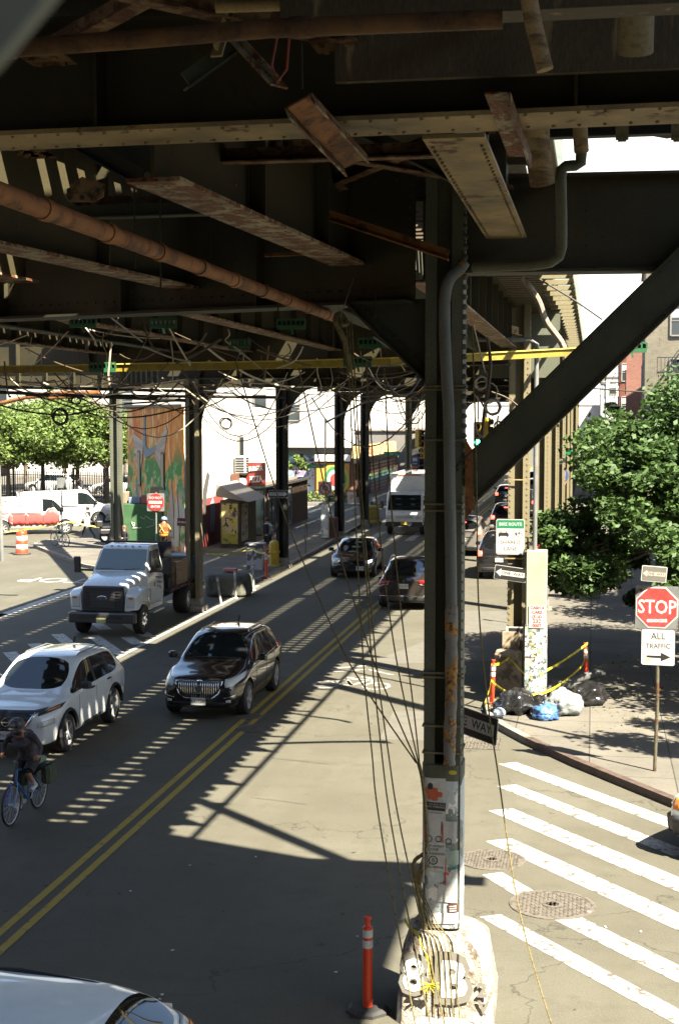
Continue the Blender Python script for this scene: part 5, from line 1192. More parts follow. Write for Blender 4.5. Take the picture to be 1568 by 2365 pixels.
# generic winged figure: body, neck, two feathered wings
facepoly('painted_figure', [(3.0,4.7),(3.3,5.0),(3.9,4.85),(5.1,5.1),(5.0,4.75),(3.9,4.5),(3.2,4.4)], MB1, .054)
facepoly('painted_figure', [(2.9,4.8),(2.95,5.8),(3.15,6.5),(3.4,6.6),(3.3,6.2),(3.35,5.4),(3.4,4.9)], MB1, .056)
for k in range(6): facepoly('painted_feather', [(3.0-.05*k,5.2-.18*k),(1.2-.12*k+.25*k,5.6-.38*k),(.8+.22*k,5.45-.42*k),(2.6,4.75-.15*k)], MW1 if k % 2 else MW2, .05+.002*k)
for k in range(6): facepoly('painted_feather', [(4.9,5.0-.05*k),(6.7-.12*k,6.0-.36*k),(6.9-.2*k,5.7-.38*k),(5.0,4.75-.06*k)], MW1 if k % 2 else MW2, .05+.002*k)
for k, (s, z) in enumerate(((1.6,1.0),(2.4,1.0),(7.4,1.4),(8.2,1.0))):
    facepoly('painted_figure', [(s-.35,z-.6),(s-.4,z+.6),(s-.15,z+1.3),(s,z+2.0),(s+.2,z+1.3),(s+.35,z+.5),(s+.3,z-.6)], MW2 if k % 2 else MW1, .05+.001*k)
for s in (2.2,6.1):
    g = MB(); g.box(onface(s,3.85,.05), (.5,.06,1.8), rz=rzm); w_ = g.build('window', flat('dark_frame', (.03,.03,.03), .6), t)
    g = MB(); g.box(onface(s,3.85,.085), (.36,.02,1.6), rz=rzm); g.build('pane', M_WIN, w_)
# flank: red dado, painted figures, window, air conditioner
sx = B_.x-cc.x+.02
g = MB(); g.box((sx,B_.y-cc.y+3.4,1.25), (.02,6.8,2.5)); g.build('red_dado', mat('red_dado_paint', (.3,.03,.025), .85, (.16,.05,.04), 1.5), t)
def flank(nm, pts, m, o=.02):
    v = [(sx+o, y-cc.y, z) for y, z in pts]; g = MB(); g.add(v, [tuple(range(len(v)))]); ob = g.build(nm, m, t); k = ob.modifiers.new('s','SOLIDIFY'); k.thickness = .01; return ob
flank('painted_figure', [(64.6,.6),(65.6,.7),(66,2.2),(65.4,3.3),(66.3,4.3),(66.6,5.3),(65.9,5.6),(65.3,4.8),(64.9,3.5),(64.3,2.5)], MW2)
flank('painted_figure', [(65.9,.6),(66.5,.7),(66.7,2.6),(67.3,3.6),(66.9,3.8),(66.2,3.0)], flat('mural_dark', (.07,.06,.05), .9), .024)
flank('painted_figure', [(67.4,.8),(68.1,.8),(68.3,1.9),(67.9,2.5),(67.4,2.2)], MB1, .024); flank('painted_fringe', [(68,2.5),(76,2.5),(75,2.9),(74,2.7),(73,3.1),(72,2.8),(71,3.2),(70,2.8),(69,3.0)], flat('mural_pink', (.5,.2,.15), .9))
def c1i(x,y): return (415.6+x*.3663, 869+y*.3663)
def onflank(px, py):
    r = ray(px,py); k = (cc.x+sx)/r.x; return r.y*k, CAMH+r.z*k
def flbox(nm, p0, p1, m, th=.08, par=None, o=0):
    y0, z1 = onflank(*p0); y1, z0 = onflank(*p1); g = MB(); g.box((sx+th/2+o, (y0+y1)/2-cc.y, (z0+z1)/2), (th, abs(y1-y0), abs(z1-z0))); return g.build(nm, m, par or t)
flbox('window', c1i(365,378), c1i(395,510), M_FRAME); flbox('pane', c1i(368,385), c1i(392,505), M_WIN, .1)
flbox('doorway', c1i(345,720), c1i(372,1050), flat('dark_doorway', (.02,.02,.018), .7), .05)
y0, z0 = onflank(*c1i(350,610))
t6 = thing('air_conditioner', 'white air conditioner unit on the white wall above the pizza sign', 'air conditioner', (cc.x+sx+.45, y0, z0))
g = MB(); g.rbox((-.1,0,.45), (.6,.8,.9), .05); g.build('casing', M_PLATE, t6); g = MB(); [g.box((-.1,-.41,.12+k*.13), (.45,.02,.07)) for k in range(6)]; [g.box((.21,0,.12+k*.13), (.02,.6,.07)) for k in range(6)]; g.build('louvres', M_BLKPL, t6)
g = MB(); g.box((-.1,0,-.04), (.7,.9,.06)); g.build('bracket', M_BLKPL, t6)
# pizza storefront
py0 = 76.8
t7 = thing('pizza_shop_sign', 'red shop sign with white letters reading BURGER and PIZZA on a projecting box', 'shop sign', (-17.2,74.0,2.2))
M_SIGNR = flat('sign_box_red', (.24,.03,.02), .5); M_SIGNB = flat('sign_box_brown', (.16,.07,.04), .6)
def facing(px, py, Y): return AY(px, py, Y)
pa_, pb_ = AY(*c1i(425,690),72.6), AY(*c1i(538,545),72.6)
g = MB(); cx_, cz_ = (pa_.x+pb_.x)/2-t7.location.x, (pa_.z+pb_.z)/2-2.2; ww, hh = pb_.x-pa_.x, pb_.z-pa_.z
g.box((cx_,-1.4,cz_), (ww,.2,hh)); g.build('sign_box', M_SIGNR, t7)
text('PIZZA', .46, M_WHITE_L := flat('sign_white', (.75,.73,.66), .5), t7, (cx_, -1.53, cz_-hh*.22), (R(90),R(-5),0), .03, sx=.58, bold=.012); text('BURGER', .34, M_WHITE_L, t7, (cx_, -1.53, cz_+hh*.24), (R(90),R(-5),0), .03, sx=.6, bold=.008)
pa_, pb_ = AY(*c1i(310,735),71), AY(*c1i(345,618),71); g = MB(); g.box(((pa_.x+pb_.x)/2-t7.location.x, -2.2, (pa_.z+pb_.z)/2-2.2), (pb_.x-pa_.x,.8,pb_.z-pa_.z)); g.build('sign_box', M_SIGNB, t7)
pa_, pb_ = AY(*c1i(345,712),72), AY(*c1i(428,625),72); g = MB(); g.box(((pa_.x+pb_.x)/2-t7.location.x, -1.5, (pa_.z+pb_.z)/2-2.2), (pb_.x-pa_.x,.3,pb_.z-pa_.z)); g.build('sign_box', M_SIGNR, t7)
g = MB(); g.sphere(((pa_.x+pb_.x)/2-t7.location.x,-1.9,(pa_.z+pb_.z)/2-2.2), .27, 14, 8, (1,.1,1)); g.build('round_emblem', M_WHITE_L, t7)
pa_, pb_ = AY(*c1i(350,740),72), AY(*c1i(540,685),73); g = MB(); g.bar((pa_.x-t7.location.x,-1.3,pa_.z-2.2),(pb_.x-t7.location.x,-1.3,pb_.z-2.2), .3, .1); g.build('sign_ledge', M_ROOF, t7)
t8 = building('pizza_shop', 'shop front below the pizza sign with dark windows', [(-18.4,74.8),(-17.3,74.8),(-17.3,86),(-18.4,86)], 2.6, M_BRNB, [(0,[(.55,.4,.8,1.9)]),(1,[(1.2,.3,1.4,2.0),(3.2,.3,1.4,2.0),(5.4,.3,1.4,2.0)])])
# low graffitied building across the side street
def graffiti_mat(name, cols, sc=.5, stretch=(1,1,1)):
    m, n, l, b = nt(name); v = world_coords(n, l, stretch); col = mixc(n, l, 0, (.5,.5,.48), (.5,.5,.48)); col = mixc(n, l, noise_fac(n, l, v, sc, 4, .4, .6), cols[0], cols[1])
    for k, c in enumerate(cols[2:]):
        mp = n.new('ShaderNodeMapping'); mp.inputs['Location'].default_value = (k*7.3+1,k*3.1,k*5.7); l.new(v, mp.inputs[0])
        col = mixc(n, l, noise_fac(n, l, mp.outputs[0], sc*(1.2+.5*k), 6, .55, .57), col, tuple(x*.7 for x in c))
    l.new(col, b.inputs['Base Color']); b.inputs['Roughness'].default_value = .8; return m
GM = graffiti_mat('graffiti_wall', [(.38,.42,.42),(.28,.33,.34),(.1,.3,.3),(.25,.18,.28),(.04,.05,.06),(.5,.48,.44),(.04,.05,.05)])
cx0 = -18.3
t = thing('graffiti_building', 'long low building with graffiti and a flat roof across the side street', 'building', (-30,112,0))
g = MB(); g.prism([(1,-3.5),(11.7,-3.5),(12.2,16),(1,16)], 0, 3.5); g.build('wall', GM, t)
g = MB(); g.box((6.5,-3.5,3.75), (11.2,.6,.5)); g.build('fascia', flat('fascia_grey', (.14,.14,.12), .7), t); g = MB(); g.box((6.5,-3.9,4.02), (11.2,1.0,.06)); g.build('roof_edge', M_FRAME, t)
# shop corner and coloured roller shutters along the street
t9 = thing('corner_shop', 'corner shop with rainbow striped roller shutters and a yellow and green front', 'building', (-18.2,118,0))
g = MB(); g.prism([(-3,-10),(.2,-10),(.5,12),(-3,12)], 0, 3.4); g.build('wall', flat('shop_wall', (.25,.12,.08), .8), t9)
def rainbow():
    m, n, l, b = nt('rainbow_shutter'); v = world_coords(n, l); sp = n.new('ShaderNodeSeparateXYZ'); l.new(v, sp.inputs[0])
    cr_ = n.new('ShaderNodeValToRGB'); e = cr_.color_ramp.elements; e[0].position = 0; e[0].color = (.06,.07,.08,1); e[1].position = 1; e[1].color = (.5,.3,.12,1)
    for p, c in ((.15,(.3,.1,.14,1)),(.3,(.06,.16,.22,1)),(.45,(.08,.25,.22,1)),(.55,(.15,.3,.1,1)),(.68,(.45,.12,.08,1)),(.82,(.5,.4,.3,1))): q = e.new(p); q.color = c
    dv = n.new('ShaderNodeMath'); dv.operation = 'DIVIDE'; dv.inputs[1].default_value = 3.0; l.new(sp.outputs[2], dv.inputs[0])
    nz = n.new('ShaderNodeTexNoise'); nz.inputs['Scale'].default_value = .7; l.new(v, nz.inputs['Vector']); a2 = n.new('ShaderNodeMath'); a2.operation = 'MULTIPLY_ADD'; a2.inputs[1].default_value = .5; l.new(nz.outputs['Fac'], a2.inputs[0]); l.new(dv.outputs[0], a2.inputs[2]); s2 = n.new('ShaderNodeMath'); s2.operation = 'SUBTRACT'; s2.inputs[1].default_value = .25; l.new(a2.outputs[0], s2.inputs[0])
    l.new(s2.outputs[0], cr_.inputs[0])
    wv = n.new('ShaderNodeMath'); wv.operation = 'MULTIPLY'; wv.inputs[1].default_value = 22; l.new(sp.outputs[2], wv.inputs[0]); sn = n.new('ShaderNodeMath'); sn.operation = 'SINE'; l.new(wv.outputs[0], sn.inputs[0]); gt = n.new('ShaderNodeMath'); gt.operation = 'GREATER_THAN'; gt.inputs[1].default_value = .4; l.new(sn.outputs[0], gt.inputs[0])
    l.new(mixc(n, l, gt.outputs[0], cr_.outputs[0], (.04,.04,.04)), b.inputs['Base Color']); b.inputs['Roughness'].default_value = .6; return m
RB = rainbow()
for k in range(4):
    g = MB(); g.box((.45+.0*k,-6.8+k*5,1.4), (.06,4.3,2.7)); g.build('roller_shutter', RB, t9)
g = MB(); g.box((.4,0,3.0), (.5,22,.35)); g.build('awning', M_BLKPL, t9); g = MB(); g.box((.3,0,3.65), (.4,22,.9)); g.build('shop_fascia', graffiti_mat('fascia_paint', [(.5,.38,.12),(.5,.3,.15),(.1,.3,.15),(.45,.1,.05)], .8), t9)
g = MB(); g.box((-1.5,-10.1,1.4), (2.6,.1,2.8)); g.build('painted_front', flat('front_orange', (.5,.25,.04), .7), t9)
for r_, c, dy in ((1.3,(.5,.35,.04),.0),(1.05,(.03,.2,.06),.02),(.78,(.6,.58,.5),.04),(.5,(.5,.04,.03),.06)):
    g = MB(); g.sphere((-1.3,-10.18-dy,1.5), r_, 20, 8, (.85,.03,1.05)); g.build('painted_ring', flat('ring%g' % r_, c, .7), t9)
g = MB(); [g.box((-1.5,-10.2,.25+k*.12), (2.5,.04,.05)) for k in range(5)]; g.build('painted_stripes', M_SIGNR, t9)
g = MB(); g.box((-1.5,-10.2,3.2), (2.8,.3,.5)); g.build('white_sign', M_WHITE_L, t9)
building('grey_building', 'grey two storey shop building beyond the rainbow shutters', [(-22,132),(-17.0,132),(-16.4,150),(-22,150)], 5.0, wallmat('grey_render', (.2,.19,.17), False), [(1,[(3,.4,3.2,2.2),(8,.4,3.2,2.2),(13,.4,3.2,2.2)])])
building('white_building', 'tall white apartment block behind the graffiti building with small dark windows', [(-60,140),(-24,134),(-20.5,150),(-58,160)], 15, M_WWALL, [(0,[(28.5,6.0,1.2,2.4),(32,6.0,1.2,2.4),(8,6.8,1.2,2),(14,6.8,1.2,2)])])
building('white_building', 'white building row along the far left side of the street', [(-24,152),(-15.6,152),(-15.2,200),(-24,200)], 11, M_WWALL, [(1,[(5+k*5,6,1.2,2) for k in range(8)])])
t = thing('red_shop_awning', 'red shop front with an awning beyond the far traffic light', 'shop', (-15.0,150,0))
g = MB(); g.box((0,0,2), (1.2,14,4)); g.build('shop_front', M_SIGNR, t); g = MB(); g.add([(.6,-7,3.8),(.6,7,3.8),(2.2,7,2.6),(2.2,-7,2.6)], [(0,1,2,3)]); g.build('awning', M_SIGNR, t)
# left background blocks
building('white_building', 'bright white building at the far left behind the trees', [(-86,150),(-61,160),(-66,185),(-90,180)], 13.5, M_WWALL)
building('brown_building', 'brown brick block with a row of windows behind the left trees', [(-63,142),(-42,146),(-44,165),(-66,160)], 10.2, M_BRNB, [(0,[(1.6+k*3,8.0,1.3,1.6) for k in range(7)]+[(1.6+k*3,4.6,1.3,1.8) for k in range(7)])])
# right background
building('apartment_building', 'pale brick apartment building with sash windows at the right edge above the tree', [(3.45,101),(20,97),(22,125),(3.9,121)], 17.5, M_OFF, [(0,[(2.3+k*3.2,z,1.05,1.9) for k in range(4) for z in (12.0,8.4,4.8,1.2)]),(3,[(3+k*3.5,z,1.05,1.9) for k in range(5) for z in (12.0,8.4,4.8)])])
t = thing('fire_escape', 'black fire escape on the pale brick apartment building', 'fire escape', (5.7,99.6,6))
g = MB()
for z in (0,3.4): g.box((0,0,z), (3.0,1.0,.1)); [g.box((-1.5+k*.25,-.5,z+.5), (.04,.04,1.0)) for k in range(13)]; g.box((0,-.5,z+1.0), (3.0,.05,.06)); g.bar((-1.2,-.2,z),(1.2,-.2,z+3.2), .5, .06)
g.build('platform', M_BLKPL, t)
building('pink_building', 'salmon pink building left of the pale brick apartments', [(2.75,127),(5.2,126.5),(6,145),(3.2,146)], 12.4, M_PINK, [(3,[(3+k*4,z,1.1,1.8) for k in range(4) for z in (8.6,5)])])
building('brick_building', 'dark red brick building with a fire escape beyond the pink building', [(2.6,150),(5,150),(5,175),(2.9,175)], 13.5, M_REDB, [(0,[(.7,z,.9,1.7) for z in (10,6.6)]),(3,[(3+k*4,z,1.1,1.8) for k in range(5) for z in (10,6.6,3)])])
t = thing('fire_escape', 'thin fire escape on the dark red brick building', 'fire escape', (2.2,150,5))
g = MB()
for z in (0,2.4,4.8): g.box((0,0,z), (1.2,1.2,.1)); g.box((0,-.6,z+.9), (1.2,.06,.06)); g.bar((-.5,-.5,z),(.5,-.5,z+2.3), .2, .06)
g.build('platform', M_BLKPL, t)
rb = random.Random(11)
for k in range(12):
    y = 230+k*26; x = .6+rb.uniform(-.5,1.5)+y*.004; w_ = rb.uniform(5,9); h = 6.6+y*rb.uniform(.012,.026)
    building('distant_building', '%s small pale building in the far distance on the right, under the diagonal brace' % ORD[k], [(x,y),(x+w_,y),(x+w_,y+20),(x,y+20)], h, [M_WWALL, M_OFF, wallmat('blue_grey_wall', (.35,.38,.4), False), M_PINK][k%4], [(0,[(1+i*1.8,h-2.6-j*3,1.0,1.6) for i in range(3) for j in range(3)])], group='far buildings at the end of the street')
# right side buildings behind the tree (seen from aside)
building('brick_building', 'red brick row behind the big tree at right', [(8.5,45),(30,45),(30,95),(8.5,95)], 12, M_REDB, [(3,[(4+k*4,z,1.2,1.9) for k in range(11) for z in (1.2,4.8,8.4)])])
building('distant_building', 'closed end of the street in the haze', [(-40,420),(60,420),(60,440),(-40,440)], 9, M_WWALL, group='far buildings at the end of the street')

# ================================================================== trees and plants
def leafmat(name, c, c2):
    c = tuple(x*.62 for x in c); c2 = tuple(x*.62 for x in c2)
    m, n, l, b = nt(name); v = world_coords(n, l)
    col = mixc(n, l, noise_fac(n, l, v, 1.6, 3, .35, .65), c, c2)
    oi = n.new('ShaderNodeNewGeometry'); ri = n.new('ShaderNodeMapRange'); ri.inputs['To Min'].default_value = .0; ri.inputs['To Max'].default_value = .55; l.new(oi.outputs['Random Per Island'], ri.inputs['Value'])
    col = mixc(n, l, ri.outputs[0], col, tuple(x*1.6 for x in c2))
    l.new(col, b.inputs['Base Color']); b.inputs['Roughness'].default_value = .6; b.inputs['Specular IOR Level'].default_value = .3
    try: b.inputs['Transmission Weight'].default_value = 0
    except Exception: pass
    tr = n.new('ShaderNodeBsdfTranslucent'); l.new(col, tr.inputs['Color']); mx = n.new('ShaderNodeMixShader'); mx.inputs[0].default_value = .3
    out = n['Material Output']; l.new(b.outputs[0], mx.inputs[1]); l.new(tr.outputs[0], mx.inputs[2]); l.new(mx.outputs[0], out.inputs[0]); return m
LM1 = leafmat('leaves_dark', (.035,.075,.018), (.06,.11,.025)); LM2 = leafmat('leaves_light', (.09,.15,.035), (.15,.21,.05)); M_BARK = mat('bark', (.12,.09,.06), .9, (.06,.045,.03), 8, stretch=(1,1,.3), fine=.1, bmp=.8)
def foliage(name, par, clumps, nleaf, size, m, seed=1, aspect=.55):
    g_ = np.random.default_rng(seed); V = []; 
    for (c, r, sq) in clumps:
        n_ = nleaf; u = g_.normal(size=(n_,3)); u /= np.linalg.norm(u, axis=1)[:,None]; rad = r*g_.random(n_)**.45
        p = np.array(c)+u*rad[:,None]*np.array([1,1,sq])
        a = g_.normal(size=(n_,3)); a[:,2] *= .5; a /= np.linalg.norm(a, axis=1)[:,None]
        b = np.cross(a, g_.normal(size=(n_,3))+np.array([0,0,1.2])); b /= np.linalg.norm(b, axis=1)[:,None]
        s = size*(.6+.8*g_.random(n_))[:,None]
        V.append(np.stack([p-a*s*.5, p+b*s*aspect*.5-a*s*.05, p+a*s*.5, p-b*s*aspect*.5-a*s*.05], axis=1).reshape(-1,3))
    V = np.concatenate(V); n_ = len(V)//4
    me = bpy.data.meshes.new(name); me.vertices.add(len(V)); me.vertices.foreach_set('co', V.ravel()); me.loops.add(len(V)); me.loops.foreach_set('vertex_index', np.arange(len(V))); me.polygons.add(n_); me.polygons.foreach_set('loop_start', np.arange(0,len(V),4)); me.update(calc_edges=True); me.materials.append(m)
    o = bpy.data.objects.new(name, me); COL.objects.link(o); o.parent = par; return o
def tree(label, base, h, r, m, seed, clumps=34, nleaf=380, leaf=.16, trunk_r=.16, crown_z=.45, group=None, lean=(0,0), sq=.8, name='tree', cat='tree'):
    t = thing(name, label, cat, (base[0],base[1],base[2] if len(base) > 2 else .1), 0, group); q = random.Random(seed)
    g = MB(); top = Vector((lean[0],lean[1],h*crown_z)); g.tube([(0,0,0),(lean[0]*.3,lean[1]*.3,h*crown_z*.5),tuple(top)], [trunk_r*1.2,trunk_r,trunk_r*.75], 10)
    cl = []
    for k in range(clumps):
        a = q.uniform(0,6.283); e = q.uniform(-.35,1.0); rr = r*(.35+.65*q.random()**.5)
        ce = math.cos(e*1.4); c = top+Vector((math.cos(a)*rr*ce, math.sin(a)*rr*ce, h*(1-crown_z)*.5*(.3+.9*e)+ .05*h))
        cl.append((tuple(c), r*q.uniform(.16,.32), sq))
        if k % 3 == 0:
            mid = top.lerp(c,.5)+Vector((0,0,.1*r)); g.tube([tuple(top-Vector((0,0,.3))), tuple(mid), tuple(c)], [trunk_r*.5,trunk_r*.3,trunk_r*.1], 6)
    g.build('trunk', M_BARK, t, smooth=True); foliage('crown', t, cl, nleaf, leaf, m, seed); return t
bt = tree('big dark green street tree leaning in from the right edge above the stop sign', (4.4,36.5,.13), 8.6, 4.6, LM1, 5, clumps=90, nleaf=820, leaf=.165, trunk_r=.22, crown_z=.5, sq=.75)
tree('second dark street tree outside the right edge shading the corner', (7.8,31.5,.13), 8.5, 4.2, LM1, 6, clumps=70, nleaf=330, leaf=.22, trunk_r=.2, crown_z=.5)
tree('third dark street tree outside the right edge, further up the sidewalk', (7.2,46,.13), 8.8, 5.0, LM1, 9, clumps=70, nleaf=300, leaf=.26, trunk_r=.2, crown_z=.5)
tree('small dark street tree outside the right edge near the corner', (6.5,25.0,.13), 8.0, 2.7, LM1, 14, clumps=26, nleaf=230, leaf=.2, trunk_r=.12, crown_z=.62)
# lower drooping boughs toward the street
q = random.Random(8); cl = []
for k in range(60):
    px = q.uniform(1275,1600); lo = 1350 if px < 1450 else 1400; hi = 1190-(px-1275)*1.0 if px < 1550 else 880
    py = q.uniform(max(hi,870), lo); Y = q.uniform(31,39); p = AY(px,py,Y)-bt.location; cl.append((tuple(p), q.uniform(.35,.75), .6))
cl = [c for c in cl if c[0][2] > 1.6]
foliage('lower_bough', bt, cl, 640, .16, LM1, 12); 
g = MB()
for k in range(0, 60, 6): g.tube([(0,0,3.2), tuple(Vector(cl[k][0])*.5+Vector((0,0,2.2))), cl[k][0]], [.07,.045,.015], 6)
g.build('bough', M_BARK, bt, smooth=True)
for i, (px, Y, h, r, sd_) in enumerate(((20,98,8.2,4.2,21),(100,104,8.6,4.6,22),(180,100,8.8,4.6,23),(248,101,8.0,4.0,24),(60,112,9.4,4.6,25),(150,118,9.8,5,26),(290,112,7.8,3.6,27),(-50,100,8.4,4.2,28))):
    p = AY(px,1100,Y); tree('%s leafy light green tree behind the black fence, from the left' % ORD[[7,0,4,1,5,2,3,6].index(i)], (p.x,Y,.05), h, r, LM2, sd_, clumps=34, nleaf=300, leaf=.3, trunk_r=.17, crown_z=.34, group='trees behind the fence')
p = AY(683,1165,103); tree('small young street tree in front of the graffiti building', (p.x,103,.14), 3.6, 1.0, LM2, 31, clumps=12, nleaf=160, leaf=.22, trunk_r=.05, crown_z=.62)
t = thing('shrub', 'low green shrub at the foot of the graffiti building', 'shrub', (-19.6,103.2,.14)); foliage('leaves', t, [((x,0,.35), .75, .6) for x in (-1.6,-.8,0,.8,1.6)], 220, .22, LM2, 33)
for i, (x, y, h, r) in enumerate(((3.0,150,8.6,3.0),(3.4,128,7.6,2.6),(2.4,175,9,3))):
    tree('%s distant street tree on the right below the pink building' % ORD[i], (x,y,.1), h, r, LM1, 40+i, clumps=22, nleaf=220, leaf=.34, trunk_r=.15, group='distant trees on the right')
t = thing('shrub', 'weeds growing by the trash bags at the kerb', 'weeds', (-1.95,30.7,.1)); foliage('leaves', t, [((0,0,.15), .22, .8), ((.1,.3,.2),.2,.8)], 150, .09, LM2, 36, .25)
t = tag(foliage('leaf_litter', None, [((x,y,.15), 1.6, .004) for x,y in ((1.2,33),(.6,38),(2.4,35),(3,41),(.8,30.5),(3.2,30))], 60, .08, leafmat('dead_leaves', (.2,.15,.04), (.15,.17,.05)), 37), kind='stuff')
t['label'] = 'leaf litter'; del t['label']
# ================================================================== fence
t = thing('iron_fence', 'black iron railing fence in front of the left trees', 'fence', (-41,104.6,0))
a, b = Vector((-52,105.5,0)), Vector((-31,101.5,0)); d = (b-a); L = d.length; d.normalize(); g = MB(); n_ = int(L/.2)
for i in range(n_): p = a+d*(i*.2)-t.location; g.box((p.x,p.y,1.1), (.045,.045,2.2))
for z in (.25,1.9): p0, p1 = a-t.location, b-t.location; g.bar((p0.x,p0.y,z),(p1.x,p1.y,z), .05, .06)
g.build('railings', M_BLKPL, t)
for i in range(9): g = MB(); p = a+d*(i*L/8)-t.location; g.box((p.x,p.y,1.25), (.14,.14,2.5)); g.build('post', M_BLKPL, t)
# ================================================================== street furniture
M_ORANGE = flat('safety_orange', (.75,.06,.015), .45); M_REFL = flat('reflective_white', (.6,.6,.57), .3); M_RUBBER = flat('black_rubber', (.03,.03,.028), .8); M_POLE = rusty('galvanised_pole', (.28,.29,.27), lo=.6, hi=.66, scale=3)
def delineator(x, y, label, h=1.07, z0=0, tilt=0):
    t = thing('delineator_post', label, 'traffic post', (x,y,z0), 0, 'orange delineator posts')
    g = MB(); rings = [[(.24*math.cos(a*math.pi/4+.39)*k, .24*math.sin(a*math.pi/4+.39)*k, z) for a in range(8)] for z,k in ((0,1),(.035,1),(.06,.8))]; g.loft(rings); g.build('rubber_base', M_RUBBER, t)
    T = Matrix.Rotation(tilt,4,'Y'); g = MB(); g.lathe([(.055,.04),(.052,h*.85),(.055,h*.86),(.055,h*.89),(.032,h*.91),(.028,h*.965),(.042,h*.975),(.042,h),(.001,h)], 18, T); g.build('post', M_ORANGE, t, smooth=True)
    for z in (.68,.79): g = MB(); g.lathe([(.0575,h*z),(.0575,h*(z+.08)),(.05,h*(z+.08)),(.05,h*z)], 18, T, cap=False); g.build('reflective_band', M_REFL, t)
    return t
delineator(-2.38,15.15,'orange delineator post in the foreground shadow beside the painted concrete base')
delineator(-2.16,31.4,'orange delineator post with yellow tape at the kerb, left of the sign column',1.15,0,R(2)); delineator(-.07,33.3,'orange delineator post on the sidewalk right of the trash bags',1.15,.14,R(-3)); delineator(-12.72,54.9,'orange delineator post on the left kerb beside the yellow barrier',1.2)
# white flexible bollards
for i, (x, y) in enumerate(((-12.55,47.3),(-12.5,49.1),(-12.45,51.6))):
    t = thing('flexible_bollard', '%s thin white bollard in front of the mossy concrete block, from the left' % ORD[i], 'bollard', (x,y,0), 0, 'thin white bollards'); g = MB(); T = Matrix.Rotation(R((-9,-2,-1)[i]),4,'Y'); g.lathe([(.09,0),(.09,.03),(.04,.04),(.04,.98),(.03,1.0),(.001,1.0)], 14, T); g.build('post', mat('bollard_white', (.5,.5,.45), .7, (.25,.24,.2), 6), t, smooth=True)
    g = MB(); g.lathe([(.042,.85),(.042,.93),(.036,.93),(.036,.85)], 14, T, cap=False); g.build('reflective_band', M_REFL, t)
# concrete block
g = MB(); g.rbox((-13.0,50.1,.4), (1.5,1.4,.8), .15); tag(g.build('concrete_block', mat('mossy_concrete', (.12,.12,.09), .95, (.05,.055,.04), 3, fine=.1, bmp=.8), bevel=.03), 'dark mossy concrete block behind the thin white bollards', 'concrete block')
g = MB(); g.rbox((0,0,0), (.5,.35,.12), .04); g.v = [(x-13.0,y+50.3,z+.9) for x,y,z in g.v]; tag(g.build('plastic_bag', flat('pink_bag', (.5,.15,.15), .6)), 'crumpled red and white bag lying on the mossy concrete block', 'bag')
g = MB(); g.rbox((-13.3,58.9,.62), (.36,.5,1.2), .1); g.rbox((-13.3,58.9,.1), (.5,.7,.2), .05); g.rbox((-13.3,58.9,.72), (.4,.54,.12), .04); tag(g.build('yellow_barrier', mat('yellow_plastic', (.62,.42,.02), .5, (.5,.33,.03), 4), bevel=.02), 'yellow plastic barrier against the left column, beside the delineator', 'barrier')
g = MB(); g.rbox((-13.75,57.4,.6), (.7,.5,1.1), .04); g.box((-13.75,57.4,1.2), (.8,.6,.08)); tag(g.build('street_cabinet', mat('cabinet_white', (.5,.48,.44), .6, (.1,.1,.1), 2.5, .52, .54)), 'dark and white street cabinet beside the yellow barrier', 'cabinet')
g = MB(); g.rbox((-13.1,84.4,.55), (1.0,.5,1.1), .12); g.rbox((-13.1,84.4,.1), (1.2,.7,.2), .05); tag(g.build('yellow_barrier', mat('yellow_plastic_dirty', (.32,.27,.03), .6, (.2,.17,.03), 4), bevel=.02), 'dirty yellow barrier in front of the crouching worker', 'barrier')
# manhole covers and grate
def manhole(p, r, label):
    t = thing('manhole_cover', label, 'manhole cover', (p.x,p.y,0)); g = MB(); g.lathe([(r,.0),(r,.012),(r*.9,.014),(r*.9,.008),(.001,.008)], 40); g.build('frame', M_IRON, t)
    g = MB()
    for i in range(-9,10):
        for j in range(-9,10):
            x, y = i*r*.095, j*r*.095
            if x*x+y*y < (r*.85)**2: g.box((x,y,.011), (r*.06,r*.03,.008), rz=R(45 if (i+j)%2 else -45))
    g.build('cast_pattern', M_IRON, t); g = MB(); g.lathe([(r*.24,.012),(r*.24,.018),(r*.15,.018),(r*.15,.012)], 20); g.build('centre_ring', M_IRON, t)
M_IRON = mat('cast_iron', (.16,.14,.11), .6, (.08,.07,.055), 12, metal=.2)
manhole(G(1275,2090), .58, 'large patterned manhole cover between the crosswalk stripes'); manhole(G(1135,1986), .5, 'manhole cover just right of the foreground column'); manhole(G(590,1683), .38, 'manhole cover beside the double yellow line'); manhole(G(575,1655), .3, 'small round cover under the double yellow line')
t = thing('drain_grate', 'storm drain grate at the kerb behind the dangling sign', 'drain grate', (-2.1,28.2,0)); g = MB(); [g.box((-.35+k*.07,0,.012), (.03,1.0,.02)) for k in range(11)]; [g.box((0,y,.014), (.74,.04,.024)) for y in (-.5,0,.5)]; g.build('bars', M_IRON, t)
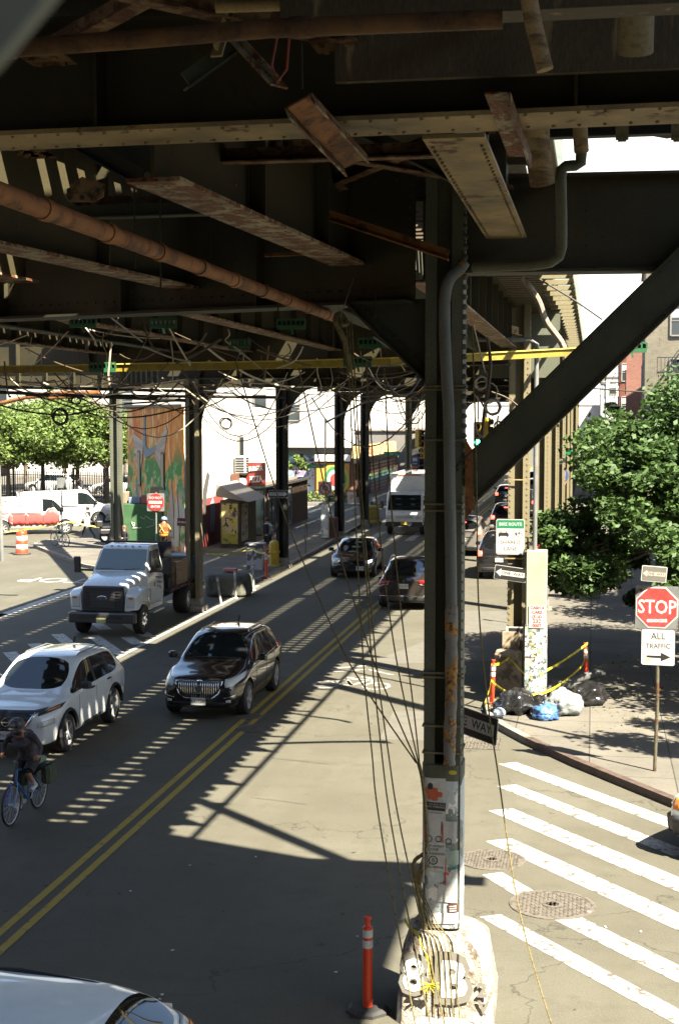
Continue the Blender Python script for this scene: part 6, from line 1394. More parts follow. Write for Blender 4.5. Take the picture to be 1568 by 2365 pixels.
# signs ---------------------------------------------------------
M_SW = mat('sign_face_white', (.5,.5,.46), .45, (.44,.44,.4), 4, fine=.02); M_SG = flat('sign_green', (.01,.17,.07), .45); M_SK = flat('sign_black', (.015,.014,.013), .5)
def rplate(w, h, r, y0, y1, n=4):
    out = []
    for cx, cz, a0 in ((w/2-r,-h/2+r,-90),(w/2-r,h/2-r,0),(-w/2+r,h/2-r,90),(-w/2+r,-h/2+r,180)):
        for k in range(n+1): a = R(a0+90*k/n); out.append((cx+r*math.cos(a), cz+r*math.sin(a)))
    k = len(out); g = MB(); vs = [(x,y0,z) for x,z in out]+[(x,y1,z) for x,z in out]
    g.add(vs, [tuple(range(k)), tuple(range(k,2*k))[::-1]]+[(i,(i+1)%k,k+(i+1)%k,k+i) for i in range(k)]); return g
def polyplate(pts, y0, y1):
    k = len(pts); g = MB(); vs = [(x,y0,z) for x,z in pts]+[(x,y1,z) for x,z in pts]; g.add(vs, [tuple(range(k)), tuple(range(k,2*k))[::-1]]+[(i,(i+1)%k,k+(i+1)%k,k+i) for i in range(k)]); return g
def one_way(loc, rz, label, flip=1, w=.92, h=.31, roll=0, dull=False, rim=M_SW, dark=None, grp='one way signs'):
    t = thing('one_way_sign', label, 'sign', loc, rz, grp); t.rotation_euler = (0, roll, rz)
    dk = dark or M_SK; aw = flat('arrow_dull', (.3,.28,.22), .6) if dull else M_SW
    rplate(w, h, .02, 0, .006).build('border', rim, t); rplate(w-.02, h-.02, .015, -.003, 0).build('plate', dk, t)
    pts = [(-.42,0),(-.27,.12),(-.27,.07),(.41,.07),(.41,-.07),(-.27,-.07),(-.27,-.12)]; s = w/.92
    polyplate([(x*s*flip,z*s) for x,z in pts], -.006, -.003).build('arrow', aw, t)
    text('ONE  WAY', .135*s, dk, t, (.06*flip*s,-.0062,0), (R(90),0,0), .001, sx=.95, bold=.002); return t
# stop sign post
t = thing('stop_sign', 'red STOP sign with an ALL TRAFFIC plate on a rusty post at the right kerb', 'sign', (1.19,25.95,.14), R(-6))
g = MB(); g.tube([(-.03,.04,0),(0,.03,1.2),(-.02,.03,3.66)], .032, 8); g.build('post', rusty('sign_post', (.16,.15,.09), lo=.5, hi=.56, scale=6), t, smooth=True)
zc_ = 3.13-.14
rplate(.76,.8,.03,.0,.005).v; g = rplate(.76,.78,.03,.0,.005); g.v = [(x-.03,y,z+zc_) for x,y,z in g.v]; g.build('backing_plate', M_POLE, t)
oc = lambda r: [(r*math.cos(R(22.5+45*k))-.03, r*math.sin(R(22.5+45*k))+zc_) for k in range(8)]
polyplate(oc(.402),-.004,-.001).build('octagon_border', M_SW, t); polyplate(oc(.375),-.007,-.004).build('octagon', M_REDW, t)
text('STOP', .345, M_SW, t, (-.03,-.008,zc_), (R(90),0,0), .001, sx=.82, bold=.006); text('GENOCIDE', .07, M_SW, t, (-.03,-.008,zc_-.24), (R(90),R(-2),0), .001, bold=.006)
z2 = (2.76+2.0)/2-.14; z2 = AY(1510,1495,25.95).z-.14
g = rplate(.6,.66,.04,-.002,.003); g.v = [(x,y,z+z2) for x,y,z in g.v]; g.build('all_traffic_border', M_SK, t); g = rplate(.585,.645,.038,-.005,-.002); g.v = [(x,y,z+z2) for x,y,z in g.v]; g.build('all_traffic_plate', M_SW, t)
text('ALL', .17, M_SK, t, (-.0,-.006,z2+.2), (R(90),R(-2),0), .001, sx=.9); text('TRAFFIC', .13, M_SK, t, (-.0,-.006,z2+.02), (R(90),R(-2),0), .001, sx=.88)
polyplate([(x,z+z2-.17) for x,z in ((-.2,.018),(.05,.022),(.05,.08),(.22,-.0),(.05,-.08),(.05,-.022),(-.2,-.018))],-.0065,-.005).build('arrow', M_SK, t)
g = MB(); g.box((-.19,-.006,z2-.24), (.1,.003,.1)); g.build('sticker', mat('sticker_green', (.4,.5,.1), .6, (.6,.6,.5), 20, .5, .52), t)
one_way((1.1,25.9,3.74), R(14), 'faded one way sign pointing left above the STOP sign', 1, .46, .28, R(5), True, dark=flat('faded_black', (.09,.085,.065), .6))
# bike route sign on the column
p = AY(1178,1240,33.28); t = thing('bike_route_sign', 'white and green BIKE ROUTE SHARED LANE sign on the second column', 'sign', p)
w_, h_ = .66, .83
rplate(w_,h_,.05,0,.006).build('border', M_SW, t); rplate(w_-.03,h_-.03,.04,-.002,0).build('edge_line', M_SK, t); rplate(w_-.045,h_-.045,.035,-.004,-.002).build('plate', M_SW, t)
g = rplate(w_-.045,.19,.01,-.006,-.004); g.v = [(x,y,z+.295) for x,y,z in g.v]; g.build('green_panel', M_SG, t)
text('BIKE ROUTE', .105, M_SW, t, (0,-.0065,.295), (R(90),0,0), .001, sx=.92, bold=.002); text('SHARED', .125, M_SK, t, (0,-.005,-.13), (R(90),0,0), .001, sx=1.0); text('LANE', .125, M_SK, t, (0,-.005,-.28), (R(90),0,0), .001, sx=1.0)
polyplate([(x-.16,z+.08) for x,z in ((-.12,-.06),(-.12,.0),(-.08,.02),(-.06,.07),(.06,.07),(.08,.02),(.12,.0),(.12,-.06),(.1,-.09),(.07,-.06),(-.07,-.06),(-.1,-.09))],-.006,-.004).build('car_symbol', M_SK, t)
polyplate([(x-.16,z+.08) for x,z in ((-.06,.022),(-.048,.058),(.048,.058),(.06,.022))],-.0065,-.006).build('car_symbol_window', M_SW, t)
g = MB()
for cx in (.09,.23): g.tube([(cx+.05*math.cos(a*math.pi/8),-.006,.05+.05*math.sin(a*math.pi/8)) for a in range(17)], .004, 5)
g.tube([(.09,-.006,.05),(.13,-.006,.1),(.2,-.006,.1),(.16,-.006,.05),(.09,-.006,.05)], .004, 5); g.tube([(.16,-.006,.05),(.13,-.006,.115)], .004, 5); g.tube([(.23,-.006,.05),(.2,-.006,.12),(.22,-.006,.12)], .004, 5); g.build('bicycle_symbol', M_SK, t)
one_way(AY(1178,1325,33.1), 0, 'one way sign pointing left below the bike route sign, tilted', 1, .74, .33, R(7))
for i, py in enumerate((1108,1290,1470,1500)):
    g = MB(); p = AY(1190,py,33.3); g.box((p.x,p.y,p.z), (.52,.02,.025)); tag(g.build('strap_band', M_CREAM), '%s steel band round the sign column, from the top' % ORD[i], 'steel band', 'bands on the sign column')
t = thing('notice', 'white and black notice taped low on the sign column', 'notice', AY(1188,1463,33.3)); g = rplate(.4,.32,.02,0,.004); g.build('paper', M_SW, t); g = MB(); g.box((.02,-.003,.07), (.33,.004,.12)); g.build('black_header', M_SK, t)
g = MB(); g.box((-1.84,33.27,.85), (.4,.08,1.3)); g.rbox((-1.9,33.2,.55), (.62,.5,1.1), .12); tag(g.build('concrete_pedestal', mat('graffitied_concrete', (.35,.28,.18), .9, (.1,.08,.06), 3, .5, .6)), 'graffitied concrete stump at the foot of the sign column', 'concrete stump')
# dangling one way sign on the near column
t = one_way((-1.36,15.78,3.15), R(-38), 'dangling black one way sign sticking out behind the foreground column, only the letters AY showing', 1, .92, .31, R(6)); t['group'] = 'one way signs'
# do not enter, one way (left), no left turn
def pole_sign(name, label, x, y, z, h, cat='sign'):
    t = thing(name, label, cat, (x,y,.14)); g = MB(); g.tube([(0,.06,0),(0,.06,h)], .04, 8); g.build('post', M_POLE, t); return t
t = pole_sign('do_not_enter_sign', 'red round DO NOT ENTER sign beside the mural', -19.53, 62.1, 0, 2.9)
zc_ = AY(361,1160,62.1).z-.14; g = rplate(.82,.82,.05,0,.01); g.v = [(x,y,z+zc_) for x,y,z in g.v]; g.build('plate', M_POLE, t)
g = MB(); g.cyl((0,-.01,zc_), .39, .02, 32, 'Y'); g.build('red_disc', M_RED, t); g = MB(); g.box((0,-.025,zc_), (.62,.01,.12)); g.build('bar', M_SW, t); text('DO NOT', .15, M_SW, t, (0,-.022,zc_+.2), (R(90),0,0), .002, bold=.003); text('ENTER', .15, M_SW, t, (0,-.022,zc_-.2), (R(90),0,0), .002, bold=.003)
one_way(AY(424,1206,60), R(12), 'brown red edged one way sign pointing right in front of the mural building', -1, .55, .36, R(4), rim=M_SW, dark=flat('one_way_brown', (.12,.03,.02), .5))
one_way(AY(643,1141,59.25), 0, 'one way sign pointing right on the dark column above the yellow barrier', -1, .86, .33)
t = pole_sign('no_left_turn_sign', 'round red barred no left turn sign on a sticker covered pole', -13.62, 72.3, 0, 6.2); t.children[0].data.materials[0] = mat('stickered_pole', (.4,.4,.37), .7, (.12,.12,.12), 3, .5, .55)
zc_ = AY(758,1128,72.3).z-.14; g = rplate(.72,.72,.03,0,.01); g.v = [(x,y-.02,z+zc_) for x,y,z in g.v]; g.build('plate', M_SW, t)
g = MB(); g.tube([(.29*math.cos(a*math.pi/12),-.05,zc_+.29*math.sin(a*math.pi/12)) for a in range(25)], .03, 6); g.bar((-.2,-.05,zc_+.2),(.2,-.05,zc_-.2), .02, .06); g.build('red_ring', M_RED, t); g = MB(); g.tube([(.12,-.04,zc_-.15),(.12,-.04,zc_+.06),(0,-.04,zc_+.12),(-.1,-.04,zc_+.05),(-.1,-.04,zc_-.08)], .03, 6); g.build('arrow', M_SK, t)
g = MB(); g.tube([(0,.06,6.0),(2.0,-.2,7.0),(5,-.5,7.6)], .05, 6); g.build('mast_arm', M_POLE, t); g = MB(); g.box((-.5,0,zc_+1.15), (.9,.03,.2)); g.build('street_name_plate', M_SG, t); text('Cedar St', .13, M_SW, t, (-.5,-.02,zc_+1.15), (R(90),0,0), .002)
g = MB(); g.box((0,0,.9), (.35,.35,1.7)); g.build('sticker_wrap', M_POST, t)
# utility pillar with posters
t = thing('utility_pillar', 'pale green steel utility pillar covered in stickers beside the sign column', 'pillar', (-1.2,31.75,.14))
g = MB(); g.rbox((0,0,1.72), (.46,.42,3.44), .02); g.build('casing', M_GP := mat('pillar_green', (.34,.35,.26), .6, (.27,.28,.2), 2), t)
g = MB(); g.box((0,0,.95), (.475,.43,1.7)); g.build('poster_layer', graffiti_mat('pillar_posters', [(.4,.4,.36),(.28,.3,.28),(.08,.08,.08),(.5,.48,.44),(.3,.33,.12),(.1,.2,.2),(.45,.43,.4),(.06,.05,.05)], 3.2), t)
zz_ = AY(1240,1425,31.5).z-.14; g = MB(); g.box((.02,-.225,zz_), (.34,.012,.5)); g.build('flyer', M_SW, t)
for k, (s, sz) in enumerate((('CASH 4',.09),('CARS',.09),('(516)',.1),('232',.12),('0007',.1))): text(s, sz, M_RED, t, (.02,-.233,zz_+.2-k*.1), (R(90),0,0), .001, bold=.003)
g = MB(); g.tube([(-.05,0,3.44),(-.05,0,8.0),(-.2,0,8.08),(-1.5,0,8.1)], .05, 10); g.build('riser_pipe', M_POLE, t)
# trash
def bag(loc, r, m, label, seed, sq=.75):
    q = random.Random(seed); bm = bmesh.new(); bmesh.ops.create_icosphere(bm, subdivisions=4, radius=1)
    for v in bm.verts:
        n1 = noise.noise(v.co*1.6+Vector((seed,0,0)))*.3; n2 = abs(noise.noise(v.co*4+Vector((0,seed,0))))*.28; n3 = abs(noise.noise(v.co*9+Vector((0,0,seed))))*.1
        k = 1+n1-n2-n3; v.co = Vector((v.co.x*k*r, v.co.y*k*r, max(v.co.z*k*r*sq, -r*sq*.62)))
        if v.co.z > r*sq*.8: v.co.x *= .6; v.co.y *= .6; v.co.z += .06*r
    me = bpy.data.meshes.new('trash_bag'); bm.to_mesh(me); bm.free(); me.materials.append(m); me.polygons.foreach_set('use_smooth', [True]*len(me.polygons)); o = bpy.data.objects.new('trash_bag', me); COL.objects.link(o); o.location = (loc[0],loc[1],.14+r*sq*.6); return tag(o, label, 'trash bag', 'trash bags at the foot of the pillar')
MBK = flat('bag_black', (.012,.012,.012), .25, spec=.7); MBC = mat('bag_clear', (.26,.28,.28), .3, (.16,.17,.16), 5); MBB = mat('bag_blue', (.08,.2,.42), .35, (.03,.08,.2), 7)
bag((-1.62,30.6),.42,MBK,'shiny black trash bag at the kerb under the sign column',2); bag((-1.55,31.1),.38,MBK,'black trash bag leaning on the concrete stump',5); bag((-1.05,30.9),.3,MBK,'small black bag in front of the utility pillar',9)
bag((-.95,30.15),.33,MBB,'light blue trash bag, leftmost in front of the clear one',3,.6); bag((-.58,30.7),.42,MBC,'large clear grey trash bag in the middle of the pile',4,.8); bag((-.05,31.9),.42,MBK,'black trash bag on the right end of the pile',6,.75); bag((.05,32.3),.36,MBK,'black trash bag behind the right end of the pile',7,.7)
t = thing('rolled_mat', 'grey rolled carpets lying behind the trash bags', 'carpet roll', (-.6,32.5,.14)); g = MB(); g.tube([(-.7,.3,.3),(.7,-.3,.25)], .13, 12); g.tube([(-.5,-.1,.18),(.9,.4,.55)], .1, 12); g.build('roll', flat('grey_felt', (.09,.09,.085), .9), t, smooth=True)
g = MB(); g.sphere((-1.9,30.05,.25), .14, 10, 7, (1,1,.8)); tag(g.build('paper_litter', flat('blue_paper', (.4,.48,.55), .8)), 'crumpled pale blue litter beside the dangling sign', 'litter')
# caution tape
M_TAPE = mat('caution_tape', (.7,.6,.03), .4, (.3,.27,.03), 14, .55, .58)
def tape(pts, label, w=.06, sag=.06):
    g = MB()
    for a, b in zip(pts[:-1], pts[1:]):
        c = catenary(a, b, sag, 8)
        for i, (p, q_) in enumerate(zip(c[:-1], c[1:])):
            tw = .5*math.sin(i*1.1); u = Vector((0,math.sin(tw),math.cos(tw)))*w/2; g.add([p-u,q_-u,q_+u,p+u], [(0,1,2,3)])
    o = g.build('caution_tape', M_TAPE); k = o.modifiers.new('s','SOLIDIFY'); k.thickness = .003; return tag(o, label, 'tape', 'yellow caution tape')
tape([(-2.16,31.35,1.05),(-1.85,33.0,.95),(-1.3,31.5,.75),(-.07,33.25,1.28)], 'yellow caution tape from the left delineator round the pillar to the right delineator')
tape([(-.07,33.25,1.2),(-.2,33.2,.75),(-.95,31.5,.45),(-1.7,31,.5),(-2.16,31.35,.7),(-2.3,31.3,.2),(-2.0,31,.1)], 'yellow tape loops around the trash bags')
tape([(-15.5,56,.9),(-13.8,57,1.05),(-12.72,54.9,1.1)], 'yellow tape across the left sidewalk at the cabinet', sag=.1)
tape([(-29.5,66,.7),(-26.3,68.9,1.1),(-22.6,70,.6)], 'pale tape strung between the barrel and the parked bicycle', sag=.1)
# barrel
t = thing('traffic_barrel', 'orange and white striped traffic barrel at the far left', 'traffic barrel', (-26.35,62.95,0)); prof = lambda z: .3-.06*z
g = MB(); g.lathe([(.42,0),(.42,.06),(.3,.08)], 20); g.build('rubber_base', M_RUBBER, t)
for i in range(5): z0, z1 = .08+i*.2, .08+(i+1)*.2; g = MB(); g.lathe([(prof(z0),z0),(prof(z0)*.99,z1-.015),(prof(z1),z1)]+([(.001,z1)] if i == 4 else []), 24, cap=i==4); g.build('stripe', (M_ORANGE if i%2==0 else M_REFL) if True else None, t, smooth=True)
g = MB(); g.tube([(-.1,0,1.08),(-.1,0,1.15),(.1,0,1.15),(.1,0,1.08)], .02, 6); g.build('handle', M_ORANGE, t)
# newsstand, bus shelter
t = thing('newsstand', 'small newsstand kiosk with a grey slanted roof and yellow poster panels', 'kiosk', (-17.15,68.0,.14))
g = MB(); g.box((0,0,1.15), (.95,3.4,2.3)); g.build('booth', mat('kiosk_dark', (.06,.05,.035), .7, (.12,.09,.03), 2), t)
g = MB(); g.add([(-.6,-2.0,2.5),(1.0,-2.0,2.25),(1.0,2.0,2.25),(-.6,2.0,2.5),(-.6,-2.0,3.1),(-.6,2.0,3.1)], [(0,1,2,3),(1,0,4),(2,5,3),(1,2,5,4),(0,3,5,4)]); g.build('roof', flat('kiosk_roof', (.22,.2,.17), .8), t)
g = MB(); g.box((0,-1.72,1.2), (.8,.03,1.9)); g.build('poster_panel', graffiti_mat('kiosk_posters', [(.4,.32,.08),(.3,.25,.15),(.1,.05,.1),(.5,.4,.03),(.05,.05,.04)], 2), t); g = MB(); g.box((0,-1.75,.45), (.8,.02,.5)); g.build('yellow_panel', mat('kiosk_yellow', (.5,.42,.03), .6, (.1,.12,.08), 3, .55, .57), t)
g = MB(); g.box((.49,-.7,1.2), (.03,1.2,1.8)); g.build('side_panel', graffiti_mat('kiosk_side', [(.35,.3,.2),(.5,.45,.35),(.1,.1,.1),(.4,.3,.05)], 3), t)
t = thing('bus_shelter', 'green framed glass telephone shelter behind the newsstand', 'shelter', (-17.1,72.3,.14))
g = MB(); [g.box((x,y,1.3), (.07,.07,2.6)) for x in (-.55,.45) for y in (-.9,.9)]; [g.box((0,y,z), (1.0,.06,.08)) for y in (-.9,.9) for z in (.2,2.55)]; g.box((0,0,2.64), (1.15,2.0,.08)); g.build('frame', flat('shelter_green', (.015,.05,.035), .5), t)
g = MB(); [g.box((-.05,y,1.4), (.9,.02,2.2)) for y in (-.9,)]; g.build('glass_panel', mat('scratched_glass', (.12,.18,.16), .2, (.3,.36,.33), 3), t); g = MB(); g.box((0,-.93,1.6), (.6,.02,.9)); g.build('notice', flat('pale_teal', (.2,.33,.3), .7), t)
# hoarding, cardboard beside mural
t = thing('green_hoarding', 'dark green painted plywood enclosure below the mural', 'hoarding', (-21.4,66.3,.14)); g = MB(); g.box((0,0,1.05), (2.2,1.4,2.1)); g.build('panel', mat('hoarding_green', (.03,.1,.03), .8, (.05,.13,.05), 3), t)
g = MB(); g.box((-1.4,.25,1.05), (.6,.8,2.1)); g.build('side_panel', flat('hoarding_light', (.25,.3,.12), .8), t); g = MB(); g.tube([(-.35,-.71,1.05),(-.45,-.71,1.25),(-.3,-.71,1.2),(-.35,-.71,1.0)], .03, 5); g.tube([(-.4,-.71,.95),(-.1,-.71,.97),(.05,-.71,.98)], .02, 5); g.tube([(.0,-.71,1.5),(.2,-.71,1.4),(.25,-.71,1.55),(.5,-.71,1.4),(.7,-.71,1.35),(.65,-.71,1.1),(.3,-.71,1.0)], .012, 5); g.build('scrawl', M_SW, t)
t = thing('cardboard_stack', 'cardboard boxes and bags piled on the green enclosure', 'boxes', (-21.5,66.5,2.25))
for k, (x, w_, h_, c) in enumerate(((-1.1,.6,.55,(.25,.18,.12)),(-.4,.6,.3,(.2,.25,.35)),(.1,.35,.4,(.4,.12,.1)),(.75,.7,.8,(.22,.18,.13)))): g = MB(); g.rbox((x,0,h_/2), (w_,.6,h_), .03); g.build('box', flat('stack%d' % k, c, .8), t)
g = MB(); g.rbox((-13.35,73.1,.6), (.5,.5,1.2), .05); tag(g.build('litter_bin', mat('bin_dark', (.07,.05,.045), .7, (.16,.06,.05), 3)), 'dark litter bin beside the sticker covered pole', 'bin')
t = thing('litter_bin', 'black litter bin in the shade under the big tree', 'bin', (-.7,50.4,.14)); g = MB(); g.lathe([(.28,0),(.36,.95),(.4,.98),(.4,1.05),(.3,1.05),(.26,.2)], 20); g.build('basket', M_BLKPL, t); g = MB(); g.rbox((.75,.1,.45), (.5,.5,.9), .04); g.build('box', flat('grey_box', (.12,.12,.11), .7), t)
t = thing('bike_rack', 'round hoop bike rack on the left sidewalk edge', 'bike rack', (-13.05,64.4,.14)); g = MB(); g.tube([(0,.28*math.cos(a*math.pi/10),.95+.42*math.sin(a*math.pi/10)) for a in range(21)], .03, 8); g.tube([(0,0,0),(0,0,.55)], .03, 8); g.build('hoop', M_POLE, t)
# lamp arm, poles, traffic lights, small signs
t = thing('street_lamp', 'brown cobra head street lamp reaching in from the left under the girders', 'street lamp', AY(-40,945,45))
pts = [AY(-60,950,45),AY(0,932,45),AY(60,918,45),AY(125,912,45)]; g = MB(); g.tube([p-t.location for p in pts], .07, 8); g.build('arm', M_BROWN, t, smooth=True); a, b = AY(115,914,45)-t.location, AY(232,906,45)-t.location
g = MB(); g.bar(a, a.lerp(b,.55), .3, .26); g.bar(a.lerp(b,.5), b, .22, .14); g.build('lamp_head', M_BROWN, t, bevel=.04); g = MB(); g.cyl(a.lerp(b,.62)+Vector((0,0,.2)), .08, .14, 10); g.build('photocell', M_BLKPL, t)
g = MB(); p = AY(3,1140,60); g.tube([(p.x,60,0),(p.x-.1,60,4.2),(p.x-.6,60,6.5)], .1, 10); tag(g.build('light_pole', M_POLE), 'pale pole at the far left edge', 'pole')
def traffic_light(px, py, Y, label, lit, s=1.0, rz=0):
    p = AY(px,py,Y); t = thing('traffic_light', label, 'traffic light', p, rz, 'yellow traffic lights'); g = MB(); g.rbox((0,0,0), (.34*s,.3*s,1.05*s), .04); g.build('housing', flat('signal_yellow', (.5,.33,.02), .5), t)
    for k, c in enumerate(((.25,.02,.02),(.3,.2,.02),(.02,.2,.1))):
        g = MB(); g.cyl((0,-.17*s,(.33-.33*k)*s), .11*s, .04, 16, 'Y'); on = k == lit
        g.build('lens', flat('lens_on%d' % k, (.05,.9,.5), .3, emit=4) if on else flat('lens_off', (.03,.025,.015), .3), t); g = MB(); g.lathe([(.13*s,0),(.13*s,.16*s)], 14, Matrix.Translation((0,-.15*s,(.33-.33*k)*s))@Matrix.Rotation(R(90),4,'X'), cap=False); g.build('visor', flat('visor_dark', (.04,.03,.01), .6), t)
    g = MB(); g.tube([(0,0,.5*s),(0,0,2.4*s)], .03, 6); g.build('hanger', flat('signal_yellow', (.5,.33,.02), .5), t); return t
traffic_light(1103,1003,60,'yellow traffic light showing green, tucked between the foreground column and the brace',2); traffic_light(1122,992,62,'yellow traffic light seen edge on, behind the green one',-1,rz=R(70))
traffic_light(966,1012,88,'yellow traffic light hanging above the box truck',-1,1.05,R(60)); traffic_light(975,1040,90,'lower yellow signal head above the box truck',-1,1.0,R(-20))
def small_sign(px, py, Y, w_, h_, m, label, name='street_sign', shape='rect', txt=None, tc=None, pole=True, z0=.14, sym=None):
    p = AY(px,py,Y); t = thing(name, label, 'sign', (p.x,Y,z0)); z = p.z-z0
    if pole: g = MB(); g.tube([(0,.05,0),(0,.05,z+h_/2)], .035, 8); g.build('post', M_POLE, t)
    g = MB(); 
    if shape == 'disc': g.cyl((0,0,z), w_/2, .02, 24, 'Y')
    else: g.box((0,0,z), (w_,.02,h_))
    g.build('plate', m, t)
    if txt: text(txt, h_*.6, tc or M_SW, t, (0,-.013,z), (R(90),0,0), .001)
    return t
def bus_sign(px, py, Y, label):
    p = AY(px,py,Y); t = thing('bus_stop_sign', label, 'sign', (p.x,Y,.14)); z = p.z-.14; g = MB(); g.tube([(0,.05,0),(0,.05,z+.3)], .035, 8); g.build('post', M_POLE, t)
    g = MB(); g.sphere((0,0,z-.32), .22, 12, 8, (1,.05,1)); g.build('orange_tab', flat('tab_orange', (.5,.15,.04), .6), t); g = MB(); g.sphere((0,-.02,z), .4, 18, 10, (.8,.04,1)); g.build('disc', flat('bus_blue', (.04,.06,.16), .5), t)
    g = MB(); g.box((0,-.05,z+.08), (.3,.01,.22)); g.box((0,-.05,z-.2), (.3,.01,.05)); g.build('bus_symbol', M_SW, t)
bus_sign(1298,1098,75,'dark blue oval bus stop sign with an orange tab among the far right columns'); bus_sign(958,1064,95,'dark blue oval bus stop sign left of the red shop front')
small_sign(1284,1063,70,.9,.22,M_SK,'small far one way sign among the right hand columns',name='one_way_sign',txt='ONE WAY'); small_sign(1300,1045,76,1.0,.26,M_SG,'green street name sign between the far right columns',name='street_name_sign')
small_sign(1249,1247,44,.22,.5,M_RED,'small red parking sign beside the tree leaves',txt='P',tc=M_SW)
small_sign(142,1115,66.2,.45,.5,M_POLE,'small grey sign on a thin pole above the parked bicycle'); small_sign(151,1067,104,.55,1.0,flat('faded_red_sign',(.4,.15,.12),.6),'small red and white notice board in the left trees')
small_sign(906,1048,105,1.3,.3,M_SG,'green street name sign beyond the rainbow shutters',name='street_name_sign',txt='Cedar St'); small_sign(812,1150,81.6,.5,.7,M_SW,'white parking notice on the dark green column',txt='P',tc=M_RED,pole=False)

# the rest of the block round the station, behind and beside the viewpoint
building('brick_building', 'brick row along the near left side of the intersection', [(-62,-30),(-46,-30),(-46,40),(-62,40)], 14, M_REDB, [(1,[(4+k*4,z,1.2,1.9) for k in range(16) for z in (1.2,4.8,8.4)])])
building('brick_building', 'brown brick block at the station end of the street', [(-46,-34),(30,-34),(30,-26),(-46,-26)], 16, M_BRNB, [(2,[(4+k*5,z,1.2,1.9) for k in range(14) for z in (1.2,4.8,8.4,12)])])
building('brick_building', 'brick corner block at the near right of the intersection', [(16,-24),(30,-24),(30,9),(16,4)], 14, M_REDB, [(3,[(4+k*4,z,1.2,1.9) for k in range(6) for z in (1.2,4.8,8.4)])])
q = random.Random(21)
for k in range(14):
    p = G(q.uniform(300,900), q.uniform(1900,2330)) if k < 8 else G(q.uniform(1250,1550), q.uniform(1950,2300))
    g = MB(); g.box((p.x,p.y,.012), (q.uniform(.02,.05),q.uniform(.02,.04),.01), rz=q.uniform(0,3)); tag(g.build('litter', M_SW), 'tiny pale scrap of litter lying on the road', 'litter', 'litter scraps on the road')
# ================================================================== people and cycles
M_SKIN = mat('skin', (.42,.2,.11), .5, (.36,.16,.09), 20, fine=.02); M_SKINL = mat('skin_light', (.42,.26,.19), .5, (.36,.2,.14), 20, fine=.02); M_HAIR = flat('hair_dark', (.015,.01,.008), .6); M_HAIRB = flat('hair_brown', (.12,.06,.03), .6)
def cloth(name, c, c2=None, sc=9): return mat(name, c, .85, c2 or tuple(x*.7 for x in c), sc, .4, .6, fine=.05, bmp=.3)
C_BLK = cloth('cloth_black', (.014,.014,.016)); C_PAT = cloth('cloth_dark_pattern', (.022,.02,.024), (.09,.07,.08), 14); C_WHT = cloth('cloth_white', (.55,.56,.55)); C_GRN = cloth('cloth_pale_green', (.25,.33,.2)); C_BRN = cloth('cloth_khaki', (.12,.09,.055)); C_ORG = cloth('vest_orange', (.55,.06,.008)); C_LIME = cloth('lime_sleeve', (.4,.5,.06)); C_YEL = flat('reflective_yellow', (.4,.36,.04), .5)
DEF = dict(pelvis=(0,0,.95), waist=(0,.0,1.1), chest=(0,0,1.32), neck=(0,-.01,1.47), head=(0,.02,1.6), top=(0,.02,1.68),
  shL=(-.17,0,1.41), elL=(-.24,-.02,1.14), wrL=(-.25,.06,.9), haL=(-.25,.08,.83), shR=(.17,0,1.41), elR=(.24,-.02,1.14), wrR=(.25,.06,.9), haR=(.25,.08,.83),
  hiL=(-.09,0,.9), knL=(-.1,.02,.5), anL=(-.1,-.02,.09), toL=(-.11,.14,.035), hiR=(.09,0,.9), knR=(.1,.02,.5), anR=(.1,-.02,.09), toR=(.11,.14,.035))
RAD = dict(pelvis=.125, waist=.115, chest=.13, neck=.055, head=.088, top=.07, sh=.06, el=.042, wr=.027, ha=.03, hi=.085, kn=.055, an=.037, to=.032)
